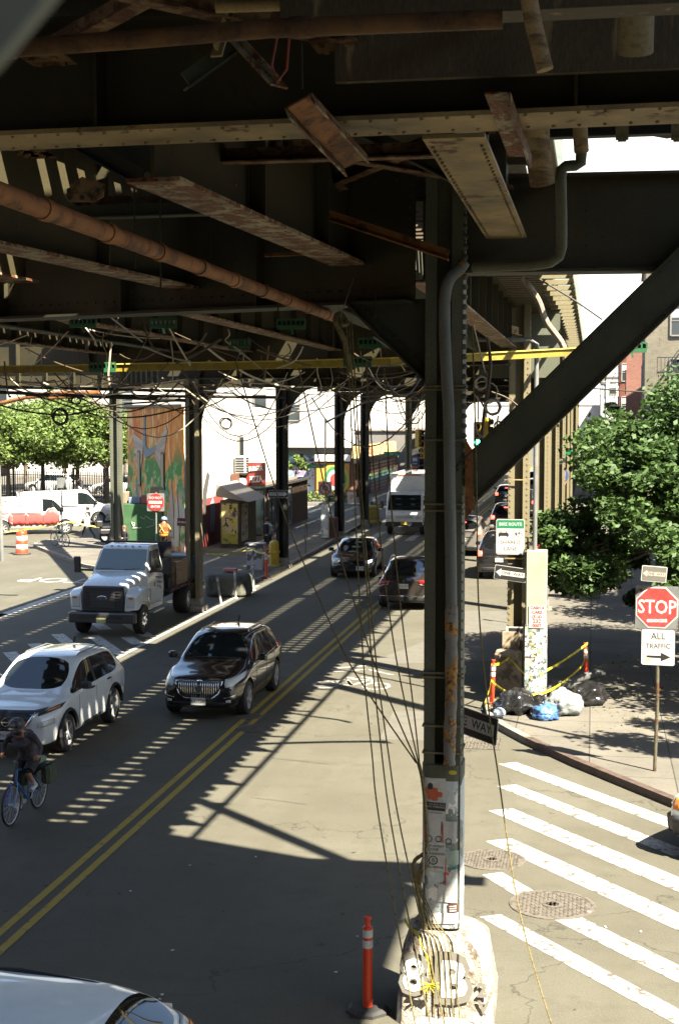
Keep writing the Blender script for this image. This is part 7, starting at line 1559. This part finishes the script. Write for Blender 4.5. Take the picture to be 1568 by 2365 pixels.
def person(label, loc, rz, pose, wear, hair=M_HAIR, scale=1.0, cat='person', skin=M_SKIN):
    """wear: material per limb group: torso, arm_up, arm_lo, leg_up, leg_lo, foot"""
    J = {k: Vector(v) for k, v in DEF.items()}; J.update({k: Vector(v) for k, v in pose.items() if k not in ('curl','face')})
    t = thing('person', label, cat, loc, rz); t.scale = (scale,)*3
    bones = [('pelvis','waist','torso'),('waist','chest','torso'),('chest','neck','neck'),('neck','head','head'),('head','top','head')]
    for s in 'LR':
        bones += [('chest','sh'+s,'torso'),('sh'+s,'el'+s,'arm_up'),('el'+s,'wr'+s,'arm_lo'),('wr'+s,'ha'+s,'hand'),('pelvis','hi'+s,'hip'),('hi'+s,'kn'+s,'leg_up'),('kn'+s,'an'+s,'leg_lo'),('an'+s,'to'+s,'foot')]
    bm = bmesh.new(); sk = bm.verts.layers.skin.verify(); V = {}
    for k, p in J.items():
        v = bm.verts.new(p); r = RAD.get(k, RAD.get(k[:2], .05)); v[sk].radius = (r, r*(.8 if k in ('chest','waist') else 1)); V[k] = v
    V['pelvis'][sk].use_root = True
    for a, b, g in bones: bm.edges.new((V[a], V[b]))
    fing = []
    for s in 'LR':
        w_, h_ = J['wr'+s], J['ha'+s]; d = (h_-w_).normalized(); sd_ = d.cross(Vector((0,1,0))); sd_ = sd_.normalized() if sd_.length > .1 else Vector((1,0,0)); cu = d.cross(sd_).normalized()
        curl = pose.get('curl', .35)
        for k, (o, L) in enumerate(((-.028,.066),(-.01,.076),(.01,.07),(.028,.055))):
            a = h_+sd_*o; b = a+(d*(1-curl)+cu*curl).normalized()*L*.55; c = b+(d*(1-2*curl)+cu*2*curl).normalized()*L*.5
            va, vb, vc = (bm.verts.new(q) for q in (a,b,c))
            for q, rr in ((va,.0105),(vb,.0095),(vc,.0075)): q[sk].radius = (rr,rr)
            bm.edges.new((V['ha'+s], va)); bm.edges.new((va,vb)); bm.edges.new((vb,vc)); fing.append((a,c))
        a = w_.lerp(h_,.45)-sd_*.03; b = a+(d*.6-sd_*.6+cu*.3).normalized()*.045
        va, vb = bm.verts.new(a), bm.verts.new(b); va[sk].radius = (.013,.013); vb[sk].radius = (.009,.009); bm.edges.new((V['wr'+s],va)); bm.edges.new((va,vb))
    me = bpy.data.meshes.new('body'); bm.to_mesh(me); bm.free(); o = bpy.data.objects.new('body', me); COL.objects.link(o)
    m = o.modifiers.new('k','SKIN'); m.use_smooth_shade = True; s2 = o.modifiers.new('s','SUBSURF'); s2.levels = 1; s2.render_levels = 1
    ev = bpy.data.meshes.new_from_object(o.evaluated_get(bpy.context.evaluated_depsgraph_get())); bpy.data.objects.remove(o); bpy.data.meshes.remove(me)
    groups = ['skin','torso','arm_up','arm_lo','leg_up','leg_lo','foot']; ev.materials.clear()
    for g in groups: ev.materials.append(skin if g == 'skin' else (wear.get(g) or skin))
    B = [(J[a], J[b], g) for a, b, g in bones]
    for p in ev.polygons:
        c = p.center; best = 9; gi = 'skin'
        for a, b, g in B:
            ab = b-a; tt = max(0, min(1, (c-a).dot(ab)/max(ab.length_squared,1e-9))); dd = (c-(a+ab*tt)).length
            if g == 'torso': dd -= .03
            if dd < best: best = dd; gi = g
        gi = {'hip':'leg_up','neck':'skin','head':'skin','hand':'skin'}.get(gi, gi)
        p.material_index = groups.index(gi); p.use_smooth = True
    ob = bpy.data.objects.new('body', ev); COL.objects.link(ob); ob.parent = t
    hd = J['head']; up = (J['top']-J['neck']).normalized(); fw = Vector(pose.get('face', (0,1,0))).normalized(); fw = (fw-up*fw.dot(up)).normalized(); sdv = fw.cross(up)
    g = MB(); g.sphere(hd+fw*.09-up*.0, .014, 8, 6, (1,1,1.3)); [g.sphere(hd+sdv*s*.092, .022, 8, 6, (.5,1,1.4)) for s in (-1,1)]; g.build('nose_and_ears', skin, t, smooth=True)
    for s in (-1,1): g = MB(); g.sphere(hd+fw*.082+sdv*s*.032+up*.022, .011, 8, 6); g.build('eye', M_HAIR, t, smooth=True)
    g = MB(); g.sphere(hd+fw*.084-up*.045, .02, 8, 6, (1,.35,.35)); g.build('mouth', flat('lips', (.25,.07,.05), .5), t, smooth=True)
    if hair:
        g = MB(); g.sphere(hd+up*.035-fw*.022, .104, 14, 9, (1,1,.95)); g.build('hair', hair, t, smooth=True)
    return t, J, hd, up, fw
def bicycle(label, loc, rz, fm, tilt=0, steer=0, light=True, wb=1.06, r=.34):
    t = thing('bicycle', label, 'bicycle', loc, rz); t.rotation_euler = (0, tilt, rz)
    fy_, ry_ = wb/2, -wb/2   # forward +y
    for y in (fy_, ry_):
        w_ = thing('wheel', None, None, (0,y,r)); w_.parent = t
        g = MB(); g.tube([(0,(r-.02)*math.cos(a*math.pi/16),(r-.02)*math.sin(a*math.pi/16)) for a in range(33)], .02, 6, cap=False); g.build('tyre', M_TYRE, w_, smooth=True)
        g = MB(); g.tube([(0,(r-.045)*math.cos(a*math.pi/16),(r-.045)*math.sin(a*math.pi/16)) for a in range(33)], .01, 6, cap=False)
        for k in range(18): a = k*math.pi/9; g.tube([((-1)**k*.02,0,0),(0,(r-.05)*math.cos(a),(r-.05)*math.sin(a))], .0022, 4)
        g.cyl((0,0,0), .025, .08, 10, 'X'); g.build('rim', M_RIM, w_)
    bb = (0,-.08,.29); seat = (0,-.22,.82); hdt = (0,.3,.86); hdb = (0,.34,.68)
    g = MB(); g.tube([bb,hdb], .022, 8); g.tube([bb,seat], .018, 8); g.tube([(0,-.2,.76),hdt], .02, 8); g.tube([hdt,hdb], .022, 8)
    for s in (-1,1): g.tube([(s*.045,ry_,r),(s*.02,-.18,.72)], .01, 6); g.tube([(s*.045,ry_,r),(s*.03,-.08,.29)], .011, 6)
    g.build('frame', fm, t, smooth=True)
    g = MB(); [g.tube([(s*.03,.345,.68),(s*.05,.42,.5),(s*.05,fy_,r)], .014, 6) for s in (-1,1)]; g.build('fork', fm, t, smooth=True)
    g = MB(); g.tube([hdt,(0,.27,1.02)], .015, 6); g.tube([(-.31,.16,1.03),(-.18,.27,1.03),(0,.28,1.02),(.18,.27,1.03),(.31,.16,1.03)], .012, 6); g.build('handlebar', M_CHROME if False else M_BLKPL, t, smooth=True)
    for s in (-1,1): g = MB(); g.tube([(s*.33,.13,1.03),(s*.24,.22,1.03)], .017, 8); g.build('grip', M_BLKPL, t)
    g = MB(); g.loft([[(x*k,y_,z_) for x,z_ in ((-.06,.88),(.06,.88),(.075,.91),(0,.925),(-.075,.91))] for y_,k in ((-.34,1.15),(-.24,1.0),(-.14,.45),(-.06,.25))]); g.tube([(0,-.22,.8),(0,-.23,.9)], .014, 6); g.build('saddle', M_BLKPL, t, smooth=True)
    g = MB(); g.cyl((.05,-.08,.29), .09, .008, 20, 'X'); g.tube([(.06,-.08,.29),(.09,-.02,.13)], .011, 6); g.tube([(-.06,-.08,.29),(-.09,-.14,.45)], .011, 6); g.build('crank', M_RIM, t)
    for px_, py_, pz_ in ((.13,-.02,.12),(-.13,-.14,.46)): g = MB(); g.box((px_,py_,pz_), (.1,.07,.02)); g.build('pedal', M_BLKPL, t)
    return t
FR, RE = Vector((-9.1,21.15,0)), Vector((-9.06,22.2,0)); bd_ = (FR-RE).normalized(); rzb = math.atan2(-bd_.x, bd_.y); mid = (FR+RE)/2
bk = bicycle('blue city bicycle ridden by the cyclist in the left foreground', tuple(mid), rzb, flat('bike_blue', (.02,.13,.3), .3))
g = MB(); g.rbox((0,-.5,.74), (.3,.36,.03), .01); g.build('rear_rack', M_BLKPL, bk); g = MB(); g.tube([(-.02,.55,.72),(.0,.66,.5),(0,.74,.4)], .02, 6); g.build('front_light', flat('blue_bag', (.02,.03,.25), .5), bk)
t = thing('pannier_bag', 'olive green pannier bag strapped to the rear rack of the blue bicycle', 'bag', tuple(mid), rzb)
g = MB(); g.rbox((.2,-.52,.6), (.2,.4,.36), .05); g.build('bag_body', cloth('olive_canvas', (.05,.075,.03)), t, bevel=.01); g = MB(); g.rbox((.14,-.52,.82), (.42,.46,.08), .03); g.build('bag_lid', cloth('olive_light', (.2,.3,.19)), t, bevel=.01); g = MB(); g.rbox((-.2,-.5,.62), (.16,.36,.3), .05); g.build('side_pocket', cloth('olive_canvas', (.05,.075,.03)), t); g = MB(); g.tube([(.3,-.6,.5),(.34,-.64,.3),(.32,-.66,.2)], .01, 5); g.build('strap', C_BLK, t)
pose = dict(pelvis=(0,-.2,1.0), waist=(0,-.12,1.12), chest=(0,.06,1.33), neck=(0,.17,1.44), head=(0,.26,1.55), top=(0,.27,1.64), shL=(-.18,.08,1.4), shR=(.18,.08,1.4), elL=(-.33,.08,1.2), elR=(.33,.06,1.2), wrL=(-.32,.16,1.075), wrR=(.32,.16,1.075), haL=(-.3,.21,1.06), haR=(.3,.21,1.06),
   hiL=(-.09,-.18,.94), hiR=(.09,-.18,.94), knL=(-.13,.17,.78), anL=(-.13,-.08,.52), toL=(-.13,.06,.47), knR=(.12,.08,.57), anR=(.13,-.05,.2), toR=(.13,.1,.145), curl=.45, face=(0,1,-.25))
t, J, hd, up, fw = person('cyclist in a dark patterned jacket, shorts, white socks and mottled grey helmet riding toward the camera', tuple(mid), rzb, pose, dict(torso=C_PAT, arm_up=C_PAT, arm_lo=C_PAT, leg_up=C_BLK, foot=C_WHT), hair=M_HAIR)
t['label'] = 'cyclist in dark jacket, shorts and mottled grey helmet riding the blue bicycle'
g = MB(); g.sphere(hd+up*.055-fw*.015, .128, 16, 10, (1,1.1,.82)); g.v = [v for v in g.v]; g.tube([hd+fw*.12+up*.05+Vector((x,0,0)) for x in (-.09,-.04,.04,.09)], .018, 6); g.build('helmet', mat('helmet_mottled', (.13,.13,.13), .6, (.03,.03,.035), 30, .45, .5), t, smooth=True)
g = MB(); g.sphere(hd-up*.095+fw*.03, .075, 10, 7, (1,.9,.6)); g.build('scarf', C_BLK, t, smooth=True)
g = MB(); g.tube([Vector(J['pelvis'])+Vector((0,.02,.0)), Vector(J['waist'])+Vector((0,0,.03)), Vector(J['chest'])+Vector((0,-.01,0)), Vector(J['chest'])+Vector((0,.03,.07))], [.175,.17,.195,.12], 14); g.build('jacket', C_PAT, t, smooth=True)
for s in 'LR':
    g = MB(); g.tube([J['hi'+s], J['hi'+s].lerp(J['kn'+s],.5), J['hi'+s].lerp(J['kn'+s],.92)], [.11,.098,.085], 12); g.build('shorts_leg', C_BLK, t, smooth=True)
    g = MB(); a, b = J['an'+s], J['kn'+s]; g.tube([a+Vector((0,0,-.02)), a.lerp(b,.3), a.lerp(b,.36)], [.043,.05,.052], 10); g.build('sock', C_WHT, t, smooth=True)
    g = MB(); a, b = J['an'+s], J['to'+s]; d = (b-a); g.tube([a-d*.25+Vector((0,0,-.01)), a+d*.3, a+d*1.05], [.045,.05,.035], 10); g.build('shoe', C_WHT, t, smooth=True)
# worker in an orange vest
t, J, hd, up, fw = person('worker with a blue hard hat and orange and yellow vest, back to the camera', (-19.0,61.6,.14), R(-8), dict(elL=(-.27,.08,1.18), wrL=(-.2,.24,1.08), haL=(-.18,.3,1.08), elR=(.28,.08,1.18), wrR=(.2,.26,1.1), haR=(.18,.32,1.1)), dict(torso=C_ORG, arm_up=C_LIME, arm_lo=C_LIME, leg_up=C_BRN, leg_lo=C_BRN, foot=C_BRN), scale=1.05)
g = MB(); g.sphere(hd+up*.045, .125, 14, 9, (1,1.1,.85)); g.cyl(hd+up*.03+fw*.02, .15, .015, 18); g.build('hard_hat', flat('hat_blue_grey', (.2,.26,.36), .4), t, smooth=True)
g = MB(); g.tube([(0,0,.92),(0,0,1.1),(0,-.0,1.32),(0,0,1.44)], [.2,.2,.225,.14], 16); g.build('vest', C_ORG, t, smooth=True); g = MB(); g.tube([(-.12,-.2,1.42),(.1,-.215,1.1)], .022, 6); g.tube([(.12,-.2,1.42),(-.1,-.215,1.1)], .022, 6); [g.lathe([(r_,z),(r_+.004,z+.05),(r_-.01,z+.05)], 18, cap=False) for r_, z in ((.2,.95),(.2,1.05))]; g.build('reflective_strip', C_YEL, t, smooth=True)
# backpack walker
t, J, hd, up, fw = person('man with a black backpack, pale shirt and black shorts walking away on the sidewalk', (-14.6,63.3,.14), R(-12), dict(knL=(-.1,.1,.5), anL=(-.1,.2,.12), toL=(-.1,.33,.07), knR=(.1,-.02,.5), anR=(.1,-.2,.12), toR=(.1,-.08,.03)), dict(torso=C_WHT, arm_up=C_WHT, leg_up=C_BLK, foot=C_BLK))
g = MB(); g.rbox((0,-.21,1.22), (.3,.18,.45), .06); g.build('backpack', C_BLK, t, bevel=.02); g = MB(); g.tube([(0,0,.98),(0,0,1.15),(0,0,1.33),(0,0,1.45)], [.17,.165,.2,.12], 14); g.build('shirt', C_WHT, t, smooth=True)
for s in 'LR': g = MB(); g.tube([J['hi'+s], J['hi'+s].lerp(J['kn'+s],.8)], [.12,.1], 12); g.build('shorts_leg', C_BLK, t, smooth=True)
for s in 'LR': g = MB(); a, b = J['an'+s], J['kn'+s]; g.tube([a, a.lerp(b,.3)], [.045,.055], 10); g.build('sock', C_BLK, t, smooth=True)
# woman striding on the left
t, J, hd, up, fw = person('woman in black with a pale tote bag striding to the left across the plaza', (-26.1,71.2,.0), R(80), dict(knL=(-.08,.2,.52), anL=(-.08,.36,.12), toL=(-.08,.48,.1), knR=(.08,-.08,.5), anR=(.08,-.38,.14), toR=(.08,-.28,.04), elL=(-.22,-.12,1.16), wrL=(-.22,-.1,.93), haL=(-.22,-.08,.86), elR=(.22,.04,1.15), wrR=(.2,.16,.95), haR=(.2,.2,.9)), dict(torso=C_BLK, leg_up=C_BLK, leg_lo=C_BLK, foot=C_BLK), skin=M_SKINL)
g = MB(); g.rbox((-.26,-.1,.95), (.06,.34,.5), .02); g.tube([(-.24,-.22,1.2),(-.17,0,1.43),(-.24,.02,1.2)], .012, 6); g.build('tote_bag', C_WHT, t); g = MB(); g.tube([(0,0,.9),(0,0,1.15),(0,0,1.4)], [.15,.14,.15], 12); g.build('top', C_BLK, t, smooth=True)
# seated woman
t, J, hd, up, fw = person('seated woman in black with brown hair beside the green enclosure', (-20.9,61.8,.14), R(165), dict(pelvis=(0,0,.62), waist=(0,.02,.78), chest=(0,.03,1.0), neck=(0,.04,1.15), head=(0,.07,1.28), top=(0,.07,1.36), shL=(-.17,.03,1.09), shR=(.17,.03,1.09), elL=(-.24,.08,.84), elR=(.24,.08,.84), wrL=(-.08,.27,.82), haL=(-.03,.32,.83), wrR=(.08,.27,.8), haR=(.03,.32,.81), hiL=(-.1,0,.58), hiR=(.1,0,.58), knL=(-.12,.42,.6), knR=(.12,.42,.6), anL=(-.12,.42,.12), anR=(.12,.42,.12), toL=(-.12,.56,.05), toR=(.12,.56,.05)), dict(torso=C_BLK, arm_up=C_BLK, arm_lo=C_BLK, leg_up=C_BLK, leg_lo=C_BLK, foot=C_BLK), hair=M_HAIRB, skin=M_SKINL)
g = MB(); g.tube([hd+up*.05-fw*.05, hd-up*.08-fw*.07, hd-up*.2-fw*.06], [.09,.1,.06], 10); g.build('long_hair', M_HAIRB, t, smooth=True); g = MB(); g.sphere((0,.38,.86), .05, 8, 6); g.build('phone', M_BLKPL, t)
g = MB(); g.box((-20.9,61.6,.36), (.9,.5,.44)); tag(g.build('concrete_ledge', M_CONC), 'low concrete ledge under the seated woman', 'ledge')
# crouching worker
t, J, hd, up, fw = person('worker with a white hard hat and pale green shirt bending over the dirty yellow barrier', (-13.25,85.3,.14), R(-140), dict(pelvis=(0,-.25,.85), waist=(0,-.1,.98), chest=(0,.15,1.1), neck=(0,.3,1.15), head=(0,.42,1.17), top=(0,.5,1.2), shL=(-.17,.18,1.12), shR=(.17,.18,1.12), elL=(-.22,.32,.9), wrL=(-.15,.45,.72), haL=(-.12,.5,.66), elR=(.22,.32,.9), wrR=(.15,.45,.72), haR=(.12,.5,.66), hiL=(-.1,-.22,.82), hiR=(.1,-.22,.82), knL=(-.12,.0,.48), knR=(.12,-.05,.48), anL=(-.12,-.15,.1), anR=(.12,-.2,.1), toL=(-.12,.0,.04), toR=(.12,-.05,.04), face=(0,.4,-1)), dict(torso=C_GRN, arm_up=C_GRN, leg_up=C_BRN, leg_lo=C_BRN, foot=C_BRN), skin=M_SKINL)
g = MB(); g.sphere(hd+up*.03, .13, 14, 9); g.build('hard_hat', flat('hat_white', (.7,.7,.64), .4), t, smooth=True)
t, J, hd, up, fw = person('far worker in a lime vest in front of the red shop', (-12.9,104.5,.14), R(170), {}, dict(torso=C_LIME, arm_up=C_LIME, leg_up=C_BLK, leg_lo=C_BLK, foot=C_BLK), scale=1.02)
g = MB(); g.tube([(0,0,.95),(0,0,1.15),(0,0,1.42)], [.17,.17,.17], 12); g.build('vest', C_LIME, t, smooth=True)
# parked bicycle and scooter
P0, P1 = Vector((-25.1,65.45,.14)), Vector((-25.95,66.1,.14)); d = (P0-P1).normalized(); bicycle('pale green bicycle parked on the tip of the left plaza', tuple((P0+P1)/2), math.atan2(-d.x,d.y), flat('bike_mint', (.2,.4,.3), .4), tilt=R(5))
t = thing('scooter', 'black motor scooter parked behind the lone grey column', 'scooter', (-23.6,68.4,.14), R(-60))
for y in (-.6,.6):
    w_ = thing('wheel', None, None, (0,y,.25)); w_.parent = t; g = MB(); g.lathe([(.15,-.06),(.23,-.06),(.25,0),(.23,.06),(.15,.06),(.15,-.06)], 20, Matrix.Rotation(R(90),4,'Y'), cap=False); g.build('tyre', M_TYRE, w_, smooth=True); g = MB(); g.cyl((0,0,0), .15, .08, 14, 'X'); g.build('rim', M_RIM, w_)
g = MB(); g.rbox((0,-.45,.55), (.3,.85,.3), .08); g.rbox((0,.05,.32), (.3,.5,.1), .03); g.bar((0,.35,.3),(0,.48,.95), .28, .1); g.rbox((0,.6,.5), (.16,.36,.1), .04); g.build('body', M_BLKPL, t, bevel=.02); g = MB(); g.rbox((0,-.45,.75), (.28,.75,.12), .05); g.build('seat', C_BLK, t, bevel=.02); g = MB(); g.rbox((0,-.85,.95), (.38,.35,.32), .05); g.build('top_box', M_BLKPL, t); g = MB(); g.tube([(-.32,.38,1.05),(0,.48,1.0),(.32,.38,1.05)], .018, 6); g.build('handlebar', M_BLKPL, t)
# ================================================================== ropes, cables, wires
M_ROPE = mat('hemp_rope', (.2,.16,.05), .9, (.07,.055,.02), 40, fine=.1); M_WIRE = flat('dark_wire', (.03,.025,.015), .7); M_WIRP = flat('pale_wire', (.45,.4,.3), .6); M_WIRB = flat('brown_wire', (.09,.06,.025), .7)
def smooth_path(pts, n=6):
    pts = [Vector(p) for p in pts]; out = []
    for i in range(len(pts)-1):
        p0 = pts[max(i-1,0)]; p1 = pts[i]; p2 = pts[i+1]; p3 = pts[min(i+2,len(pts)-1)]
        for k in range(n):
            t_ = k/n; out.append(.5*((2*p1)+(-p0+p2)*t_+(2*p0-5*p1+4*p2-p3)*t_*t_+(-p0+3*p1-3*p2+p3)*t_**3))
    out.append(pts[-1]); return out
def rope(pix, r, m, label, cat='rope', group=None, name='rope', n=6, ends=None, sm=6):
    pts = [AY(*p) for p in pix]
    if ends: pts += [Vector(e) for e in ends]
    pts = smooth_path(pts, sm)
    g = MB(); g.tube(pts, r, n); return tag(g.build(name, m, smooth=True), label, cat, group)
GRP = 'slack ropes hanging beside the foreground column'
y0 = 14.75
RS = [([(545,835,18),(620,1080,17),(680,1249,16.4),(785,1488,15.6),(846,1594,15.4),(961,1762,15.05)], 'rope slanting from far left to the knot beside the column'),
 ([(690,850,17),(752,1134,16),(792,1306,15.6),(830,1428,15.4),(872,1552,15.2),(964,1765,15.05)], 'second rope from the left running to the knot beside the column'),
 ([(800,742,15.2),(812,1000,15),(829,1357,14.8),(843,1581,14.7),(859,1741,14.6),(875,1890,14.4),(945,2290,14),(965,2400,13.9)], 'leftmost of three long ropes falling to the bottom of the picture'),
 ([(806,742,15.2),(829,1134,15),(846,1341,14.8),(856,1495,14.7),(878,1709,14.6),(901,1890,14.4),(955,2180,14),(1000,2400,13.9)], 'middle one of three long ropes falling to the bottom of the picture'),
 ([(812,742,15.2),(835,1134,15),(853,1357,14.8),(872,1559,14.7),(897,1741,14.6),(920,1890,14.4),(975,2140,14.1),(1035,2400,13.9)], 'rightmost of three long ropes falling to the bottom of the picture'),
 ([(845,830,15.4),(867,1134,15.2),(897,1402,15.1),(923,1565,15.05),(966,1762,15.0)], 'rope from the green bracket to the knot, left one of a close pair'),
 ([(888,850,15.4),(901,1134,15.2),(925,1402,15.1),(952,1613,15.05),(969,1768,15.0)], 'rope nearest the column running to the knot'),
 ([(1090,752,15.2),(1100,1100,15.1),(1105,1400,15),(1128,1640,14.8),(1150,1790,14.7),(1180,2000,14.5),(1205,2130,14.3),(1240,2260,14.1),(1290,2420,13.9)], 'single rope hanging to the right of the foreground column over the crosswalk')]
for p, l in RS: rope(p, .0085, M_ROPE, l, group=GRP)
rope([(966,1762,15.0),(975,1800,15.0),(982,1870,15.0),(984,1960,15.02)], .022, M_ROPE, 'knotted bundle of ropes against the poster sleeve', ends=[(-1.87,15.12,1.7),(-1.8,15.08,1.3),(-1.72,15.0,1.02)])
for k in range(5): rope([(984+k*2,1960+k*8,15.0)], .007, M_ROPE, 'thin rope strand spread over the painted concrete base', group='rope strands on the painted base', ends=[(-1.84+k*.012,15.1,1.5),(-1.74+k*.03,15.06,1.1),(-1.68+k*.05,14.96,.95),(-1.62+k*.06,14.86,.5),(-1.6+k*.07,14.78,.1)])
rope([(978,1875,15.0),(978,2040,15.0)], .006, M_WIRP, 'thin pale cord dangling beside the poster sleeve', cat='cord')
tape([(-1.98,15.2,1.05),(-1.8,14.97,.98),(-1.68,14.86,.75),(-1.62,14.78,.5)], 'yellow tape wound round the rope bundle on the painted base', .05, .03)
t = thing('tape_knot', 'knot of yellow caution tape on the painted concrete base', 'tape', (-1.66,14.78,.5)); q = random.Random(2); g = MB()
for k in range(9): a = q.uniform(0,6.3); g.bar((0,0,0), (.11*math.cos(a), q.uniform(-.03,.02), .1*math.sin(a)), .03, .008)
g.build('loops', M_TAPE, t)
rope([(788,742,15.1),(790,722,15.1),(822,630,15.6),(853,560,16)], .006, M_WIRP, 'pale string tied up to the sloping angle above the rope bundle', cat='string', name='string')
rope([(778,735,15.1),(790,750,15.0),(800,745,15.1),(784,725,15.1),(775,742,15),(796,790,15),(808,860,15)], .03, M_ROPE, 'thick rope knot where the hanging ropes meet')
# swags of thin wires under the girders
q = random.Random(17); GW = 'thin wires tangled under the girders'
def wire(pix, r, m, sag, n=10):
    a, b = AY(*pix[0]), AY(*pix[1]); g = MB(); g.tube(catenary(a, b, sag, n), r, 4); return tag(g.build('hanging_wire', m), 'thin slack wire in the tangle under the far girders', 'wire', GW)
for k in range(64):
    x = q.uniform(-20,960); w_ = q.uniform(60,330); Y = q.uniform(19,34); ya = q.uniform(855,925); yb = ya+q.uniform(-30,30)
    wire(((x,ya,Y),(min(x+w_,985),yb,Y+q.uniform(-2,2))), q.choice([.008,.011,.014]), q.choice([M_WIRE,M_WIRE,M_WIRB,M_WIRB,M_WIRP]), q.uniform(.05,.75)*w_/200)
for k in range(22):
    x = q.uniform(40,940); Y = q.uniform(20,30); ya = q.uniform(740,870); L = q.uniform(30,110); g = MB()
    g.tube(smooth_path([AY(x,ya,Y),AY(x+q.uniform(-8,8),ya+L*.4,Y),AY(x+q.uniform(-10,10),ya+L*.75,Y),AY(x+q.uniform(-6,6),ya+L,Y)],4), q.choice([.007,.011,.016]), 4); tag(g.build('hanging_wire', q.choice([M_WIRE,M_WIRB,M_WIRP,M_WIRP])), 'short loose wire end dangling below the girders', 'wire', 'loose wire ends under the girders')
for k in range(26):
    x = q.uniform(-10,940); Y = q.uniform(20,26); ya = q.uniform(728,850); g = MB(); a, b = AY(x,ya,Y), AY(x+q.uniform(-160,260),ya+q.uniform(10,110),Y+q.uniform(0,3)); g.tube(catenary(a,b,q.uniform(0,.25),8), q.choice([.01,.014,.02]), 4)
    tag(g.build('hanging_wire', q.choice([M_WIRE,M_WIRB,M_WIRB,M_WIRP])), 'slanting wire crossing the sunlit girders behind the yellow beam', 'wire', 'slanting wires behind the yellow beam')
def coil(px, py, Y, r, m, label, turns=2, th=.012, tilt=0):
    c = AY(px,py,Y); rr = r*Y/3285; g = MB(); qq = random.Random(int(px)); pts = []
    for a in range(turns*16+1):
        an = a*math.pi/8; k = 1+.12*math.sin(a*.9+px); pts.append(c+Vector((rr*k*math.cos(an), .05*math.sin(an*.5), rr*k*math.sin(an)*(1-.35*tilt))))
    g.tube(pts, th, 5); return tag(g.build('cable_coil', m, smooth=True), label, 'cable coil')
coil(139,962,24,19,M_WIRE,'round dark cable coil hanging in front of the left trees',3,.014); coil(175,925,24,13,M_WIRE,'small dark cable coil above the round one, at left',3,.012,1); coil(522,978,24,13,M_WIRE,'dark cable loop in front of the mural top',2)
coil(1110,885,16.2,14,M_WIRP,'pale cable loop right of the foreground column, top one',2,.011); coil(1137,940,16.2,17,M_WIRP,'pale cable loop right of the foreground column, middle one',3,.011); coil(1120,905,16.4,26,M_WIRP,'large thin pale cable loop right of the foreground column',1,.009); coil(1152,985,16.4,11,M_WIRP,'lowest pale cable loop right of the foreground column',2,.01)
rope([(1100,900,16.2),(1118,940,16.2),(1128,905,16.2),(1130,860,16.2),(1112,850,16.2)], .012, M_WIRE, 'dark cable bundle right of the foreground column', cat='cable', name='cable_bundle'); rope([(1125,780,16.2),(1132,850,16.2),(1118,950,16.2),(1108,1060,16.2),(1095,1180,16)], .02, M_WIRB, 'thick brown cable bundle falling beside the foreground column', cat='cable', name='cable_bundle')
rope([(1096,960,16),(1102,1000,16),(1120,1010,16),(1140,1012,16.2),(1150,960,16.2)], .01, M_WIRP, 'pale cable sagging in front of the traffic light', cat='cable', name='cable'); rope([(1093,750,15.8),(1105,800,16),(1120,860,16.2)], .008, M_WIRP, 'straight pale wire right of the foreground column', cat='wire', name='wire')
rope([(1205,640,26),(1240,690,26),(1262,745,26),(1300,800,26),(1305,860,26)], .06, mat('cable_cluster', (.12,.1,.07), .8, (.3,.25,.18), 12), 'thick mossy cable cluster hanging by the track edge at right', cat='cable', name='cable_cluster', n=8)
rope([(1245,645,22),(1320,690,22),(1390,738,22)], .014, M_WIRE, 'black cable crossing the sky gap above the brace', cat='cable', name='cable'); rope([(1340,895,60),(1480,905,60),(1600,912,60)], .03, M_WIRE, 'dark utility wire in front of the pink building', cat='wire', name='wire'); rope([(1135,905,20),(1180,925,20),(1250,985,20)], .01, M_WIRB, 'brown wire slanting down to the brace', cat='wire', name='wire')
for i, (a, b) in enumerate((((-20,905,26),(430,925,27)),((-20,893,30),(500,905,30)),((60,912,30),(660,918,32)))):
    p, r_ = AY(*a), AY(*b); g = MB(); g.tube([p, r_], .035, 6); tag(g.build('conduit', M_DARK), '%s dark conduit crossing above the left trees' % ORD[i], 'conduit')
rope([(-20,930,24),(60,950,24),(160,958,24),(270,935,24),(420,925,24)], .016, M_WIRE, 'sagging black cable in front of the left trees', cat='cable', name='cable'); rope([(0,890,24),(120,925,24),(230,960,24),(330,962,24),(430,940,24)], .014, M_WIRE, 'second sagging cable crossing to the truck column', cat='cable', name='cable')
for x0_, y0_, x1_, y1_ in ((240,720,330,790),(180,735,225,800),(330,800,440,835),(540,800,600,850),(700,800,640,850)):
    rope([(x0_,y0_,20.5),((x0_+x1_)/2+10,(y0_+y1_)/2+8,20.5),(x1_,y1_,20.5)], .014, M_WIRP, 'pale twisted cord hanging near the %s' % ('far left bracket' if x0_ == 180 else 'left bracket' if x0_ == 240 else 'yellow beam at left' if x0_ == 330 else 'centre of the yellow beam' if x0_ == 540 else 'right part of the yellow beam'), cat='cord', name='cord')
# girder sagging vine-like sleeve of the knee region is left to the wires above
# grey blurred corner of the stair parapet close to the camera
t = thing('stair_canopy_edge', 'blurred grey edge of something close to the lens in the top left corner', 'panel', tuple(AY(-30,-30,.62)))
g = MB(); pts = [AY(-200,-200,.6),AY(150,-200,.6),AY(118,-20,.6),AY(-10,135,.6),AY(-200,330,.6)]; k = len(pts); g.add(pts+[p+Vector((0,.012,0)) for p in pts], [tuple(range(k)), tuple(range(k,2*k))[::-1]]+[(i,(i+1)%k,k+(i+1)%k,k+i) for i in range(k)])
wpart(g, 'panel', flat('canopy_edge_grey', (.16,.18,.15), .8), t)
